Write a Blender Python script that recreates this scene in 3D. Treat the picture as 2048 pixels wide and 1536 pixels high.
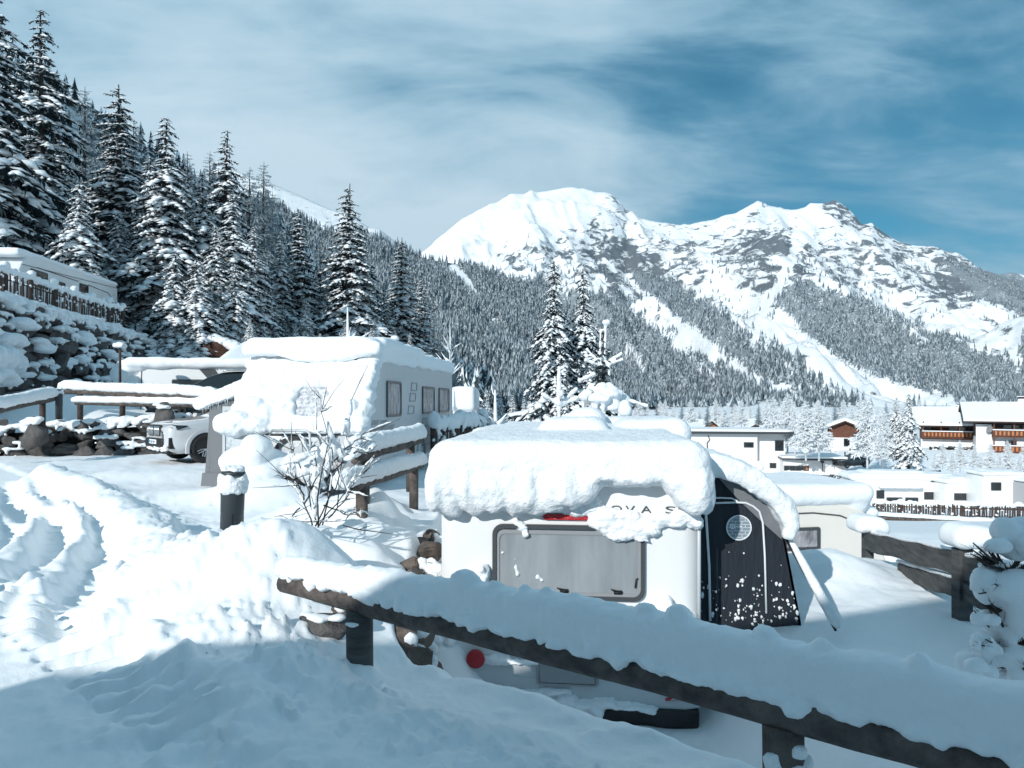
import bpy, math, random
import numpy as np
from mathutils import Vector, Matrix, Euler
for o in list(bpy.data.objects): bpy.data.objects.remove(o)
SC = bpy.context.scene
COL = SC.collection
R = math.radians
# ------------------------------------------------------------------ camera
F = 1450.0 / 2048.0                       # focal length in image widths
HZ = 800.0                                # horizon row (of 1536)
cam_d = bpy.data.cameras.new('camera'); cam = bpy.data.objects.new('camera', cam_d); COL.objects.link(cam)
cam_d.sensor_width = 36.0; cam_d.lens = 36.0 * F
cam_d.shift_y = (HZ - 768.0) / 2048.0
cam_d.clip_start = 0.05; cam_d.clip_end = 20000
cam.location = (0, 0, 0); cam.rotation_euler = (R(90), 0, 0)
SC.camera = cam
# ------------------------------------------------------------------ sun, sky
SUN_EL = R(25.0); SUN_AZ = R(213.0)        # azimuth clockwise from +Y: behind the viewer, to the left
TOSUN = np.array([math.sin(SUN_AZ) * math.cos(SUN_EL), math.cos(SUN_AZ) * math.cos(SUN_EL), math.sin(SUN_EL)])
sl = bpy.data.lights.new('sun', 'SUN'); sun = bpy.data.objects.new('sun', sl); COL.objects.link(sun)
sl.energy = 4.1; sl.angle = R(0.6); sl.color = (1.0, 0.985, 0.955)
sun.rotation_euler = Vector(TOSUN).to_track_quat('Z', 'Y').to_euler()
W = bpy.data.worlds.new('World'); SC.world = W; W.use_nodes = True
nt = W.node_tree; nt.nodes.clear()
def nd(nt, t, **kw):
    n = nt.nodes.new(t)
    for k, v in kw.items():
        if k.startswith('i_'):
            n.inputs[k[2:].replace('_', ' ')].default_value = v
        else: setattr(n, k, v)
    return n
def mathn(nt, op, a, b=None, clamp=False):
    n = nt.nodes.new('ShaderNodeMath'); n.operation = op; n.use_clamp = clamp
    for i, v in enumerate((a, b)):
        if v is None: continue
        if isinstance(v, (int, float)): n.inputs[i].default_value = v
        else: nt.links.new(v, n.inputs[i])
    return n.outputs[0]
def mixc(nt, fac, a, b, bt='MIX'):
    n = nt.nodes.new('ShaderNodeMix'); n.data_type = 'RGBA'; n.blend_type = bt
    if isinstance(fac, (int, float)): n.inputs[0].default_value = fac
    else: nt.links.new(fac, n.inputs[0])
    for i, v in ((6, a), (7, b)):
        if isinstance(v, tuple): n.inputs[i].default_value = v if len(v) == 4 else v + (1,)
        else: nt.links.new(v, n.inputs[i])
    return n.outputs[2]
def ramp(nt, fac, stops):
    n = nt.nodes.new('ShaderNodeValToRGB'); nt.links.new(fac, n.inputs[0])
    e = n.color_ramp.elements
    while len(e) < len(stops): e.new(0.5)
    for i, (p, c) in enumerate(stops):
        e[i].position = p; e[i].color = (c, c, c, 1) if isinstance(c, (int, float)) else c + (1,)
    return n.outputs[0]
sky = nd(nt, 'ShaderNodeTexSky', sky_type='NISHITA', sun_disc=False, sun_elevation=SUN_EL, sun_rotation=SUN_AZ,
         altitude=1200.0, air_density=1.0, dust_density=0.4, ozone_density=2.0)
skyc = mixc(nt, 1.0, sky.outputs[0], (0.04, 0.88, 0.98), 'MULTIPLY')
tc = nd(nt, 'ShaderNodeTexCoord')
sep = nd(nt, 'ShaderNodeSeparateXYZ'); nt.links.new(tc.outputs['Generated'], sep.inputs[0])
dz = mathn(nt, 'ADD', mathn(nt, 'MAXIMUM', sep.outputs[2], 0.0), 0.22)
cx = mathn(nt, 'DIVIDE', sep.outputs[0], dz); cy = mathn(nt, 'DIVIDE', sep.outputs[1], dz)
cmb = nd(nt, 'ShaderNodeCombineXYZ'); nt.links.new(cx, cmb.inputs[0]); nt.links.new(cy, cmb.inputs[1])
def wnoise(scale, rot, sc, detail, rough, dist=0.0, loc=(0, 0, 0)):
    mp = nd(nt, 'ShaderNodeMapping'); mp.inputs['Rotation'].default_value = (0, 0, R(rot)); mp.inputs['Scale'].default_value = sc
    mp.inputs['Location'].default_value = loc
    nt.links.new(cmb.outputs[0], mp.inputs[0])
    n = nd(nt, 'ShaderNodeTexNoise', i_Scale=scale, i_Detail=detail, i_Roughness=rough, i_Distortion=dist)
    nt.links.new(mp.outputs[0], n.inputs['Vector']); return n.outputs[0]
n1 = wnoise(1.15, 28, (0.95, 1.25, 1), 7.0, 0.52, 0.3, (2.7, 0.4, 0))
n2 = wnoise(2.4, 35, (0.7, 1.5, 1), 7.0, 0.62, 0.5)
# a large opening in the cloud, up and to the right
dirb = Vector((0.63, 1.0, 0.36)).normalized()
dv = nd(nt, 'ShaderNodeVectorMath', operation='DOT_PRODUCT'); nt.links.new(tc.outputs['Generated'], dv.inputs[0]); dv.inputs[1].default_value = dirb
hole = ramp(nt, dv.outputs['Value'], [(0.90, 0.0), (0.995, 1.0)])
dv2 = nd(nt, 'ShaderNodeVectorMath', operation='DOT_PRODUCT'); nt.links.new(tc.outputs['Generated'], dv2.inputs[0]); dv2.inputs[1].default_value = Vector((0.10, 1.0, 0.50)).normalized()
hole2 = ramp(nt, dv2.outputs['Value'], [(0.95, 0.0), (0.998, 1.0)])
cl = mathn(nt, 'ADD', mathn(nt, 'MULTIPLY', n1, 0.66), mathn(nt, 'MULTIPLY', n2, 0.34))
cl = mathn(nt, 'SUBTRACT', cl, mathn(nt, 'MULTIPLY', hole, 0.185))
cl = mathn(nt, 'SUBTRACT', cl, mathn(nt, 'MULTIPLY', hole2, 0.04))
low = ramp(nt, sep.outputs[2], [(0.04, 1.0), (0.42, 0.0)])
cl = mathn(nt, 'ADD', cl, mathn(nt, 'MULTIPLY', low, 0.13))
fwd = ramp(nt, sep.outputs[1], [(0.12, 0.0), (0.62, 1.0)])
cl = mathn(nt, 'SUBTRACT', cl, mathn(nt, 'MULTIPLY', mathn(nt, 'SUBTRACT', 1.0, fwd), 0.16))
mask = ramp(nt, cl, [(0.25, 0.0), (0.33, 0.45), (0.41, 0.88), (0.50, 1.0)])
ccol = ramp(nt, cl, [(0.30, (1.3, 4.3, 6.6)), (0.38, (3.2, 6.2, 8.4)), (0.47, (5.4, 8.2, 10.1)), (0.60, (8.4, 10.6, 12.1))])
final = mixc(nt, mask, skyc, ccol)
bg = nd(nt, 'ShaderNodeBackground'); bg.inputs[1].default_value = 0.069
nt.links.new(final, bg.inputs[0])
wo = nd(nt, 'ShaderNodeOutputWorld'); nt.links.new(bg.outputs[0], wo.inputs[0])
SC.view_settings.view_transform = 'Standard'; SC.view_settings.look = 'None'
SC.view_settings.exposure = 0.10; SC.view_settings.gamma = 1.0
SC.render.engine = 'CYCLES'
SC.cycles.use_denoising = True; SC.cycles.max_bounces = 6; SC.cycles.diffuse_bounces = 4
SC.cycles.transparent_max_bounces = 6; SC.cycles.caustics_reflective = False; SC.cycles.caustics_refractive = False
# ------------------------------------------------------------------ numpy noise
def _h(i, j, k, s):
    n = (i.astype(np.int64) * 374761393 + j.astype(np.int64) * 668265263 + k.astype(np.int64) * 2147483647 + s * 974634777) & 0xFFFFFFFF
    n = ((n ^ (n >> 13)) * 1274126177) & 0xFFFFFFFF
    n = (n ^ (n >> 16)) & 0xFFFFFF
    return n / float(0xFFFFFF) * 2 - 1
def vn(P, s=0):
    P = np.asarray(P, float); I = np.floor(P).astype(np.int64); f = P - I; u = f * f * f * (f * (f * 6 - 15) + 10)
    i, j, k = I[..., 0], I[..., 1], I[..., 2]; a, b, c = u[..., 0], u[..., 1], u[..., 2]
    def L(x, y, t): return x + (y - x) * t
    return L(L(L(_h(i, j, k, s), _h(i + 1, j, k, s), a), L(_h(i, j + 1, k, s), _h(i + 1, j + 1, k, s), a), b),
             L(L(_h(i, j, k + 1, s), _h(i + 1, j, k + 1, s), a), L(_h(i, j + 1, k + 1, s), _h(i + 1, j + 1, k + 1, s), a), b), c)
def fbm(P, oct=4, s=0, lac=2.03, g=0.5):
    P = np.asarray(P, float); a = 1.0; r = 0; t = 0
    for o in range(oct):
        r = r + a * vn(P * lac ** o + 17.3 * o, s + o); t += a; a *= g
    return r / t
def ridged(P, oct=5, s=0):
    a = 1.0; r = 0; t = 0
    for o in range(oct):
        r = r + a * (1 - np.abs(vn(P * 2.07 ** o + 9.1 * o, s + o)) * 2); t += a; a *= 0.52
    return r / t
def n2d(X, Y, sc, oct=4, s=0): return fbm(np.stack([X * sc, Y * sc, X * 0 + 0.5], -1), oct, s)
def S(a, b, x):
    t = np.clip((x - a) / (b - a), 0, 1); return t * t * (3 - 2 * t)
def px(u, v, Y): return ((u - 1024) / 1450.0 * Y, Y, (HZ - v) / 1450.0 * Y)
rng = np.random.default_rng(7)
# ------------------------------------------------------------------ mesh builder
class MB:
    def __init__(s): s.V = []; s.F = []; s.n = 0
    def add(s, V, Fs, mat=0):
        V = np.asarray(V, float).reshape(-1, 3)
        if not isinstance(Fs, list): Fs = [Fs]
        for f in Fs:
            f = np.asarray(f, dtype=np.int64)
            if f.size: s.F.append((f + s.n, mat))
        s.V.append(V); s.n += len(V); return s
    def box(s, x0, x1, y0, y1, z0, z1, mat=0, M=None):
        V = np.array([(x, y, z) for z in (z0, z1) for y in (y0, y1) for x in (x0, x1)], float)
        if M is not None: V = tf(V, M)
        return s.add(V, np.array([(0, 2, 3, 1), (4, 5, 7, 6), (0, 1, 5, 4), (2, 6, 7, 3), (0, 4, 6, 2), (1, 3, 7, 5)]), mat)
    def rbox(s, c, size, r, n=6, mat=0, fn=None, M=None):
        V, Fq = cube_grid(n); h = np.asarray(size, float) / 2; r = min(r, h.min() * 0.999)
        # spread the grid so the rounded rim keeps its own rows
        P = np.sign(V) * np.abs(V) ** 0.75 * h if r > h.min() * 0.5 else V * h
        Q = np.clip(P, -(h - r), h - r); D = P - Q; L = np.linalg.norm(D, axis=1, keepdims=True); L[L == 0] = 1
        N = D / L; P = Q + r * N
        if fn is not None: P = fn(P, N)
        P = P + np.asarray(c, float)
        if M is not None: P = tf(P, M)
        return s.add(P, Fq, mat)
    def blob(s, c, rad, n=5, noise=0.15, freq=1.5, seed=0, mat=0, M=None):
        V, Fq = cube_grid(n); N = V / np.linalg.norm(V, axis=1, keepdims=True)
        k = 1 + noise * fbm(N * freq + seed * 7.7, 3, seed)
        P = N * k[:, None] * np.asarray(rad, float)
        if M is not None: P = tf(P, M)
        return s.add(P + np.asarray(c, float), Fq, mat)
    def tube(s, pts, rad, n=8, mat=0, caps=True, flat=1.0, noise=0.0, seed=0):
        pts = np.asarray(pts, float); m = len(pts); rad = np.broadcast_to(np.asarray(rad, float), (m,))
        T = np.gradient(pts, axis=0); T /= np.linalg.norm(T, axis=1, keepdims=True) + 1e-9
        up = np.where(np.abs(T[:, 2:3]) > 0.95, np.array([[1.0, 0, 0]]), np.array([[0, 0, 1.0]]))
        A = np.cross(T, up); A /= np.linalg.norm(A, axis=1, keepdims=True) + 1e-9; B = np.cross(A, T)
        th = np.arange(n) * 2 * math.pi / n
        rr = rad[:, None] * np.ones((1, n))
        V = pts[:, None, :] + rr[..., None] * (A[:, None, :] * np.cos(th)[None, :, None] + B[:, None, :] * flat * np.sin(th)[None, :, None])
        if noise: 
            k = fbm(V * 9 + seed, 3, seed); V = pts[:, None, :] + (V - pts[:, None, :]) * (1 + noise * k)[..., None]
        i = np.arange(m - 1)[:, None] * n; j = np.arange(n)[None, :]; j2 = (j + 1) % n
        q = np.stack([i + j, i + j2, i + n + j2, i + n + j], -1).reshape(-1, 4)[:, ::-1]
        fs = [q]
        if caps: fs += [np.arange(n)[None, :], (np.arange(n)[::-1] + (m - 1) * n)[None, :]]
        return s.add(V.reshape(-1, 3), fs, mat)
    def lathe(s, prof, c=(0, 0, 0), n=24, mat=0, M=None):
        m = len(prof); th = np.arange(n) * 2 * math.pi / n
        V = np.array([[(r * math.cos(t), r * math.sin(t), z) for t in th] for r, z in prof]).reshape(-1, 3)
        i = np.arange(m - 1)[:, None] * n; j = np.arange(n)[None, :]; j2 = (j + 1) % n
        q = np.stack([i + j, i + j2, i + n + j2, i + n + j], -1).reshape(-1, 4)
        if M is not None: V = tf(V, M)
        return s.add(V + np.asarray(c, float), [q, np.arange(n)[::-1][None, :], (np.arange(n) + (m - 1) * n)[None, :]], mat)
    def prism(s, poly, axis, a0, a1, mat=0, M=None):
        """poly: 2-D outline; axis 'y' -> (x,z) outline pulled along y; 'x' -> (y,z) along x; 'z' -> (x,y) along z"""
        k = len(poly); V = []
        for a in (a0, a1):
            for p, q in poly: V.append({'y': (p, a, q), 'x': (a, p, q), 'z': (p, q, a)}[axis])
        V = np.array(V, float)
        if M is not None: V = tf(V, M)
        j = np.arange(k); j2 = (j + 1) % k
        ar = sum(poly[a][0] * poly[(a + 1) % k][1] - poly[(a + 1) % k][0] * poly[a][1] for a in range(k))
        f0 = np.arange(k)[None, :]; f1 = (np.arange(k) + k)[None, ::-1]; sd = np.stack([j, j + k, j2 + k, j2], -1)
        flip = (ar < 0) != (axis in ('x', 'z'))
        if (a1 < a0): flip = not flip
        if flip: f0, f1, sd = f0[:, ::-1], f1[:, ::-1], sd[:, ::-1]
        return s.add(V, [f0, f1, sd], mat)
    def ring(s, outer, inner, axis, a0, a1, mat=0, M=None):
        """frame between two outlines of equal length, pulled from a0 to a1"""
        k = len(outer); V = []
        for a in (a0, a1):
            for pl in (outer, inner):
                for p, q in pl: V.append({'y': (p, a, q), 'x': (a, p, q), 'z': (p, q, a)}[axis])
        V = np.array(V, float)
        if M is not None: V = tf(V, M)
        j = np.arange(k); j2 = (j + 1) % k; o0, i0, o1, i1 = 0, k, 2 * k, 3 * k
        return s.add(V, [np.stack([j + o0, j2 + o0, j2 + i0, j + i0], -1), np.stack([j + o1, j + i1, j2 + i1, j2 + o1], -1),
                         np.stack([j + o0, j + o1, j2 + o1, j2 + o0], -1), np.stack([j + i0, j2 + i0, j2 + i1, j + i1], -1)], mat)
    def spind(s, P0, P1, w, hh, mat=0, k=0.4, sag=0.0):
        """many spindles at once: flat lozenge-section needles from P0 to P1"""
        P0 = np.asarray(P0, float); P1 = np.asarray(P1, float); n = len(P0)
        w = np.broadcast_to(w, (n,))[:, None]; hh = np.broadcast_to(hh, (n,))[:, None]
        D = P1 - P0; A = np.cross(D, [0, 0, 1.0]); A /= np.linalg.norm(A, axis=1, keepdims=True) + 1e-6
        B = np.cross(A, D); B /= np.linalg.norm(B, axis=1, keepdims=True) + 1e-6
        C = P0 + D * k; C[:, 2] += sag
        V = np.stack([P0, C + A * w, C + B * hh, C - A * w, C - B * hh * 0.5, P1], 1).reshape(-1, 3)
        b = np.arange(n)[:, None, None] * 6
        t = np.array([(0, 2, 1), (0, 3, 2), (0, 4, 3), (0, 1, 4), (5, 1, 2), (5, 2, 3), (5, 3, 4), (5, 4, 1)])[None]
        return s.add(V, (b + t).reshape(-1, 3), mat)
    def build(s, name, mats, parent=None, smooth=True, loc=None, rz=0.0):
        me = bpy.data.meshes.new(name); V = np.concatenate(s.V)
        me.vertices.add(len(V)); me.vertices.foreach_set('co', V.astype(np.float32).ravel())
        ln = np.concatenate([np.full(len(f), f.shape[1]) for f, m in s.F]); mi = np.concatenate([np.full(len(f), m) for f, m in s.F])
        idx = np.concatenate([f.ravel() for f, m in s.F])
        me.loops.add(len(idx)); me.loops.foreach_set('vertex_index', idx.astype(np.int32))
        me.polygons.add(len(ln)); st = np.concatenate([[0], np.cumsum(ln)[:-1]])
        me.polygons.foreach_set('loop_start', st.astype(np.int32))
        me.polygons.foreach_set('material_index', mi.astype(np.int32))
        me.polygons.foreach_set('use_smooth', np.full(len(ln), smooth))
        me.update(calc_edges=True)
        for m in (mats if isinstance(mats, (list, tuple)) else [mats]): me.materials.append(m)
        o = bpy.data.objects.new(name, me); COL.objects.link(o)
        if parent is not None: o.parent = parent
        if loc is not None: o.location = loc
        if rz: o.rotation_euler = (0, 0, rz)
        return o
_cg = {}
def cube_grid(n):
    if n in _cg: return _cg[n]
    idx = {}; V = []; Fq = []
    def vid(p):
        if p not in idx: idx[p] = len(V); V.append([2 * c / n - 1 for c in p])
        return idx[p]
    for ax in range(3):
        for sd in (0, n):
            for a in range(n):
                for b in range(n):
                    q = []
                    for da, db in ((0, 0), (1, 0), (1, 1), (0, 1)):
                        p = [0, 0, 0]; p[ax] = sd; p[(ax + 1) % 3] = a + da; p[(ax + 2) % 3] = b + db; q.append(vid(tuple(p)))
                    Fq.append(q if sd else q[::-1])
    _cg[n] = (np.array(V, float), np.array(Fq)); return _cg[n]
def tf(V, M):
    M = np.array(M); return V @ M[:3, :3].T + M[:3, 3]
def rotm(loc=(0, 0, 0), e=(0, 0, 0)): return Matrix.Translation(loc) @ Euler(e).to_matrix().to_4x4()
def rrect(x0, x1, z0, z1, r, n=5):
    out = []
    for cx_, cz_, a0 in ((x1 - r, z1 - r, 0), (x0 + r, z1 - r, 90), (x0 + r, z0 + r, 180), (x1 - r, z0 + r, 270)):
        for i in range(n + 1):
            a = R(a0 + 90 * i / n); out.append((cx_ + r * math.cos(a), cz_ + r * math.sin(a)))
    return out
def flat(o):
    o.data.polygons.foreach_set('use_smooth', np.zeros(len(o.data.polygons), bool)); return o
def autosm(o, ang=35):
    m = o.modifiers.new('edges', 'EDGE_SPLIT'); m.split_angle = R(ang); return o
def tag(o, label=None, cat=None, group=None, kind=None):
    for k, v in (('label', label), ('category', cat), ('group', group), ('kind', kind)):
        if v: o[k] = v
    return o
def empty(name, loc, label, cat, group=None, rz=0.0):
    o = bpy.data.objects.new(name, None); COL.objects.link(o); o.location = loc; o.rotation_euler = (0, 0, rz); o.empty_display_size = 0.2
    return tag(o, label, cat, group)
def copy_tree(o, loc, rz=0.0, sc=1.0, label=None, group=None, parent=None):
    c = o.copy(); COL.objects.link(c); c.location = loc; c.rotation_euler = (0, 0, rz); c.scale = (sc, sc, sc) if not isinstance(sc, tuple) else sc
    if label: c['label'] = label
    if group: c['group'] = group
    for ch in o.children:
        d = ch.copy(); COL.objects.link(d); d.parent = c
        for g in ch.children:
            e = g.copy(); COL.objects.link(e); e.parent = d
    return c
_tex = {}
def ctex(size, depth=3):
    k = (size, depth)
    if k not in _tex:
        t = bpy.data.textures.new('lumps', 'CLOUDS'); t.noise_scale = size; t.noise_depth = depth; _tex[k] = t
    return _tex[k]
def mass(mb, name, mat, parent=None, vox=0.03, smooth=6, disp=((0.3, 0.04),), **kw):
    """merge overlapping closed lumps into one soft body of snow"""
    o = mb.build(name, mat, parent, **kw)
    m = o.modifiers.new('merge', 'REMESH'); m.mode = 'VOXEL'; m.voxel_size = vox; m.use_smooth_shade = True
    if smooth:
        m = o.modifiers.new('soften', 'SMOOTH'); m.iterations = smooth; m.factor = 0.5
    for sz, st in disp:
        m = o.modifiers.new('lumps', 'DISPLACE'); m.texture = ctex(sz); m.strength = st; m.mid_level = 0.5; m.texture_coords = 'LOCAL'
    return o
# ------------------------------------------------------------------ materials
def pm(name, col, rough=0.6, metal=0.0, var=0.0, vscale=5.0, bump=0.0, bscale=40.0, spec=0.5, bdist=0.02, col2=None, stretch=None, coat=0.0, bump2=None):
    m = bpy.data.materials.new(name); m.use_nodes = True; t = m.node_tree; b = t.nodes['Principled BSDF']
    b.inputs['Base Color'].default_value = col + (1,); b.inputs['Roughness'].default_value = rough; b.inputs['Metallic'].default_value = metal
    b.inputs['Specular IOR Level'].default_value = spec; b.inputs['Coat Weight'].default_value = coat
    c = nd(t, 'ShaderNodeTexCoord').outputs['Object']
    if stretch:
        mp = nd(t, 'ShaderNodeMapping'); mp.inputs['Scale'].default_value = stretch; t.links.new(c, mp.inputs[0]); c = mp.outputs[0]
    if var or col2:
        n = nd(t, 'ShaderNodeTexNoise', i_Scale=vscale, i_Detail=5.0, i_Roughness=0.6); t.links.new(c, n.inputs['Vector'])
        f = ramp(t, n.outputs[0], [(0.35, 0.0), (0.65, 1.0)])
        c2 = col2 or tuple(x * (1 - var) for x in col)
        t.links.new(mixc(t, f, col, c2), b.inputs['Base Color'])
    if bump:
        n = nd(t, 'ShaderNodeTexNoise', i_Scale=bscale, i_Detail=4.0, i_Roughness=0.65); t.links.new(c, n.inputs['Vector'])
        bp = nd(t, 'ShaderNodeBump', i_Strength=bump, i_Distance=bdist); t.links.new(n.outputs[0], bp.inputs['Height'])
        if bump2:
            n = nd(t, 'ShaderNodeTexNoise', i_Scale=bump2[0], i_Detail=3.0, i_Roughness=0.6); t.links.new(c, n.inputs['Vector'])
            b2 = nd(t, 'ShaderNodeBump', i_Strength=bump2[1], i_Distance=bump2[2]); t.links.new(n.outputs[0], b2.inputs['Height'])
            t.links.new(b2.outputs[0], bp.inputs['Normal'])
        t.links.new(bp.outputs[0], b.inputs['Normal'])
    return m
SNOWC = (0.87, 0.895, 0.91)
M_snow = pm('snow', SNOWC, 0.75, bump=0.35, bscale=90.0, bdist=0.006, spec=0.25, bump2=(14.0, 0.3, 0.02))
M_snow_rough = pm('rough_snow', SNOWC, 0.8, bump=0.6, bscale=45.0, bdist=0.02, spec=0.2, bump2=(12.0, 0.4, 0.05))
M_snow_g = pm('ground_snow', SNOWC, 0.75, bump=0.45, bscale=60.0, bdist=0.006, spec=0.25, bump2=(11.0, 0.35, 0.02))
M_snow_far = pm('far_snow', SNOWC, 0.8, spec=0.1)
M_frost = pm('frosted_twigs', (0.80, 0.83, 0.85), 0.8, spec=0.1)
M_frost2 = pm('frosted_larch_twigs', (0.30, 0.36, 0.39), 0.8, spec=0.1)
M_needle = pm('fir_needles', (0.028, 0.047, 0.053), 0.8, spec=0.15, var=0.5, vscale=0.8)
M_frost_haze = pm('hazy_frosted_crowns', (0.40, 0.455, 0.49), 0.85, spec=0.1)  # frosted crowns, greyed and blued to carry distance haze in the colour
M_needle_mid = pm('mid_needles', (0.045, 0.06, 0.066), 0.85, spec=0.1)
M_needle_haze = pm('hazy_far_needles', (0.11, 0.145, 0.165), 0.85, spec=0.1)  # needles lightened and blued: distance haze put into the colour
M_bark = pm('bark', (0.055, 0.045, 0.04), 0.9, var=0.5, vscale=8, bump=0.8, bscale=20, stretch=(1, 1, 0.2))
M_wood = pm('weathered_log', (0.045, 0.038, 0.035), 0.85, col2=(0.14, 0.115, 0.10), vscale=7, bump=1.0, bscale=30, bdist=0.02, stretch=(1, 1, 1))
M_wood_g = pm('grey_board', (0.10, 0.10, 0.10), 0.85, var=0.6, vscale=9, bump=0.8, bscale=50, bdist=0.01, stretch=(0.3, 0.3, 2))
M_wood_b = pm('brown_pickets', (0.075, 0.05, 0.042), 0.85, var=0.5, vscale=6, bump=0.5, bscale=20)
M_rock = pm('boulder_stone', (0.055, 0.048, 0.045), 0.9, col2=(0.125, 0.118, 0.115), vscale=2.2, bump=1.0, bscale=9, bdist=0.06)
M_rock_b = pm('brown_stone', (0.075, 0.055, 0.045), 0.9, col2=(0.17, 0.135, 0.115), vscale=4, bump=1.0, bscale=14, bdist=0.04)
M_rock_dk = pm('dark_gap_soil', (0.02, 0.018, 0.016), 1.0)  # near-black backing sheet that shows in the gaps between stones
M_white = pm('white_panel', (0.80, 0.805, 0.80), 0.22, spec=0.5, var=0.035, vscale=1.5, coat=0.2)
M_cream = pm('cream_panel', (0.80, 0.75, 0.68), 0.3, var=0.05, vscale=2)
M_wgrey = pm('light_grey_panel', (0.52, 0.55, 0.57), 0.35, var=0.05)
M_grey = pm('grey_trim', (0.28, 0.29, 0.30), 0.4)
M_dkgrey = pm('dark_grey_frame', (0.06, 0.065, 0.07), 0.35)
M_black = pm('black_rubber', (0.012, 0.012, 0.013), 0.5)
M_glass = pm('dark_glass', (0.012, 0.016, 0.018), 0.06, spec=0.8)
M_glass2 = pm('frosted_pane', (0.23, 0.25, 0.265), 0.28, col2=(0.33, 0.35, 0.365), vscale=1.4, spec=0.6, stretch=(3.0, 1, 0.6))
M_glass3 = pm('foil_lined_pane', (0.13, 0.12, 0.135), 0.2, col2=(0.50, 0.49, 0.51), vscale=5.0, spec=0.6, bump=0.8, bscale=6, bdist=0.05, stretch=(1, 1, 0.5))
M_red = pm('red_lens', (0.42, 0.012, 0.02), 0.15, bump=0.5, bscale=60)
M_chrome = pm('bright_metal', (0.6, 0.61, 0.62), 0.25, metal=0.9)
M_navy = pm('navy_canvas', (0.012, 0.019, 0.030), 0.75, bump=0.4, bscale=4, bdist=0.05, stretch=(3, 1, 0.6), var=0.3)
M_canvas_g = pm('grey_canvas', (0.17, 0.18, 0.19), 0.8, bump=0.4, bscale=5, bdist=0.05)
M_canvas_l = pm('light_canvas', (0.42, 0.43, 0.44), 0.8, bump=0.4, bscale=5, bdist=0.05)
M_clear = pm('clear_film_window', (0.30, 0.36, 0.39), 0.15, col2=(0.7, 0.73, 0.75), vscale=12)
M_render = pm('white_render', (0.78, 0.77, 0.77), 0.9, bump=0.2, bscale=60)
M_chaletw = pm('chalet_timber', (0.15, 0.055, 0.03), 0.8, var=0.4, vscale=3, bump=0.4, bscale=10)
M_chaletd = pm('dark_chalet_timber', (0.06, 0.035, 0.028), 0.8, var=0.4, vscale=3)
M_orange = pm('orange_timber', (0.45, 0.17, 0.06), 0.7)
M_carw = pm('pearl_car_paint', (0.62, 0.63, 0.64), 0.25, metal=0.15, coat=1.0)
M_carb = pm('black_car_paint', (0.012, 0.014, 0.018), 0.15, coat=1.0)
M_tyre = pm('tyre_rubber', (0.015, 0.015, 0.016), 0.8)
M_poly = pm('anthracite_metal', (0.035, 0.042, 0.048), 0.45)
M_blue = pm('blue_decal', (0.02, 0.25, 0.42), 0.4)
M_text = pm('dark_lettering', (0.05, 0.055, 0.06), 0.5)
M_strap = pm('white_piping', (0.78, 0.80, 0.82), 0.6)
def text(body, name, mat, parent, loc, size, rot, sx=1.0, ext=0.003):
    cu = bpy.data.curves.new('tmp_text', 'FONT'); cu.body = body; cu.size = size; cu.extrude = ext; cu.resolution_u = 4
    t = bpy.data.objects.new('tmp_text', cu); COL.objects.link(t)
    me = bpy.data.meshes.new_from_object(t.evaluated_get(bpy.context.evaluated_depsgraph_get()))
    bpy.data.objects.remove(t); me.name = name; me.materials.clear(); me.materials.append(mat)
    o = bpy.data.objects.new(name, me); COL.objects.link(o); o.parent = parent; o.location = loc; o.rotation_euler = rot; o.scale = (sx, 1, 1)
    return o
# ================================================================== THE SETTING
EDGE = np.array([(6.5, -1.6), (4.0, 0.90), (1.85, 2.72), (-0.50, 4.72), (-0.78, 5.4), (-0.95, 6.3), (-1.0, 9), (-1.05, 14), (-0.8, 26), (2, 40)])
def edge_d(X, Y):
    best = np.full(X.shape, 1e9); sg = np.zeros(X.shape)
    for a, b in zip(EDGE[:-1], EDGE[1:]):
        d = b - a; t = np.clip(((X - a[0]) * d[0] + (Y - a[1]) * d[1]) / (d @ d), 0, 1)
        qx = X - (a[0] + t * d[0]); qy = Y - (a[1] + t * d[1]); dd = np.hypot(qx, qy)
        s_ = np.sign(d[1] * qx - d[0] * qy)
        m = dd < best; best = np.where(m, dd, best); sg = np.where(m, s_, sg)
    return best * sg
def xfence(Y): return 4.66 + (Y - 9.5) * 0.18
def xwall(Y): return -18.6 - 0.18 * (Y - 26)
def valley(X, Y):
    z = np.interp(Y, [-50, 14, 24, 38, 55, 75, 100, 130, 200, 420, 900, 2000], [-4.1, -4.1, -4.4, -6.2, -8.0, -9.0, -10.0, -9.6, -9.6, -9, -9, -9])
    return z + 2.4 * S(40, 62, X) * S(70, 100, Y) * (1 - S(200, 400, Y))
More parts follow.
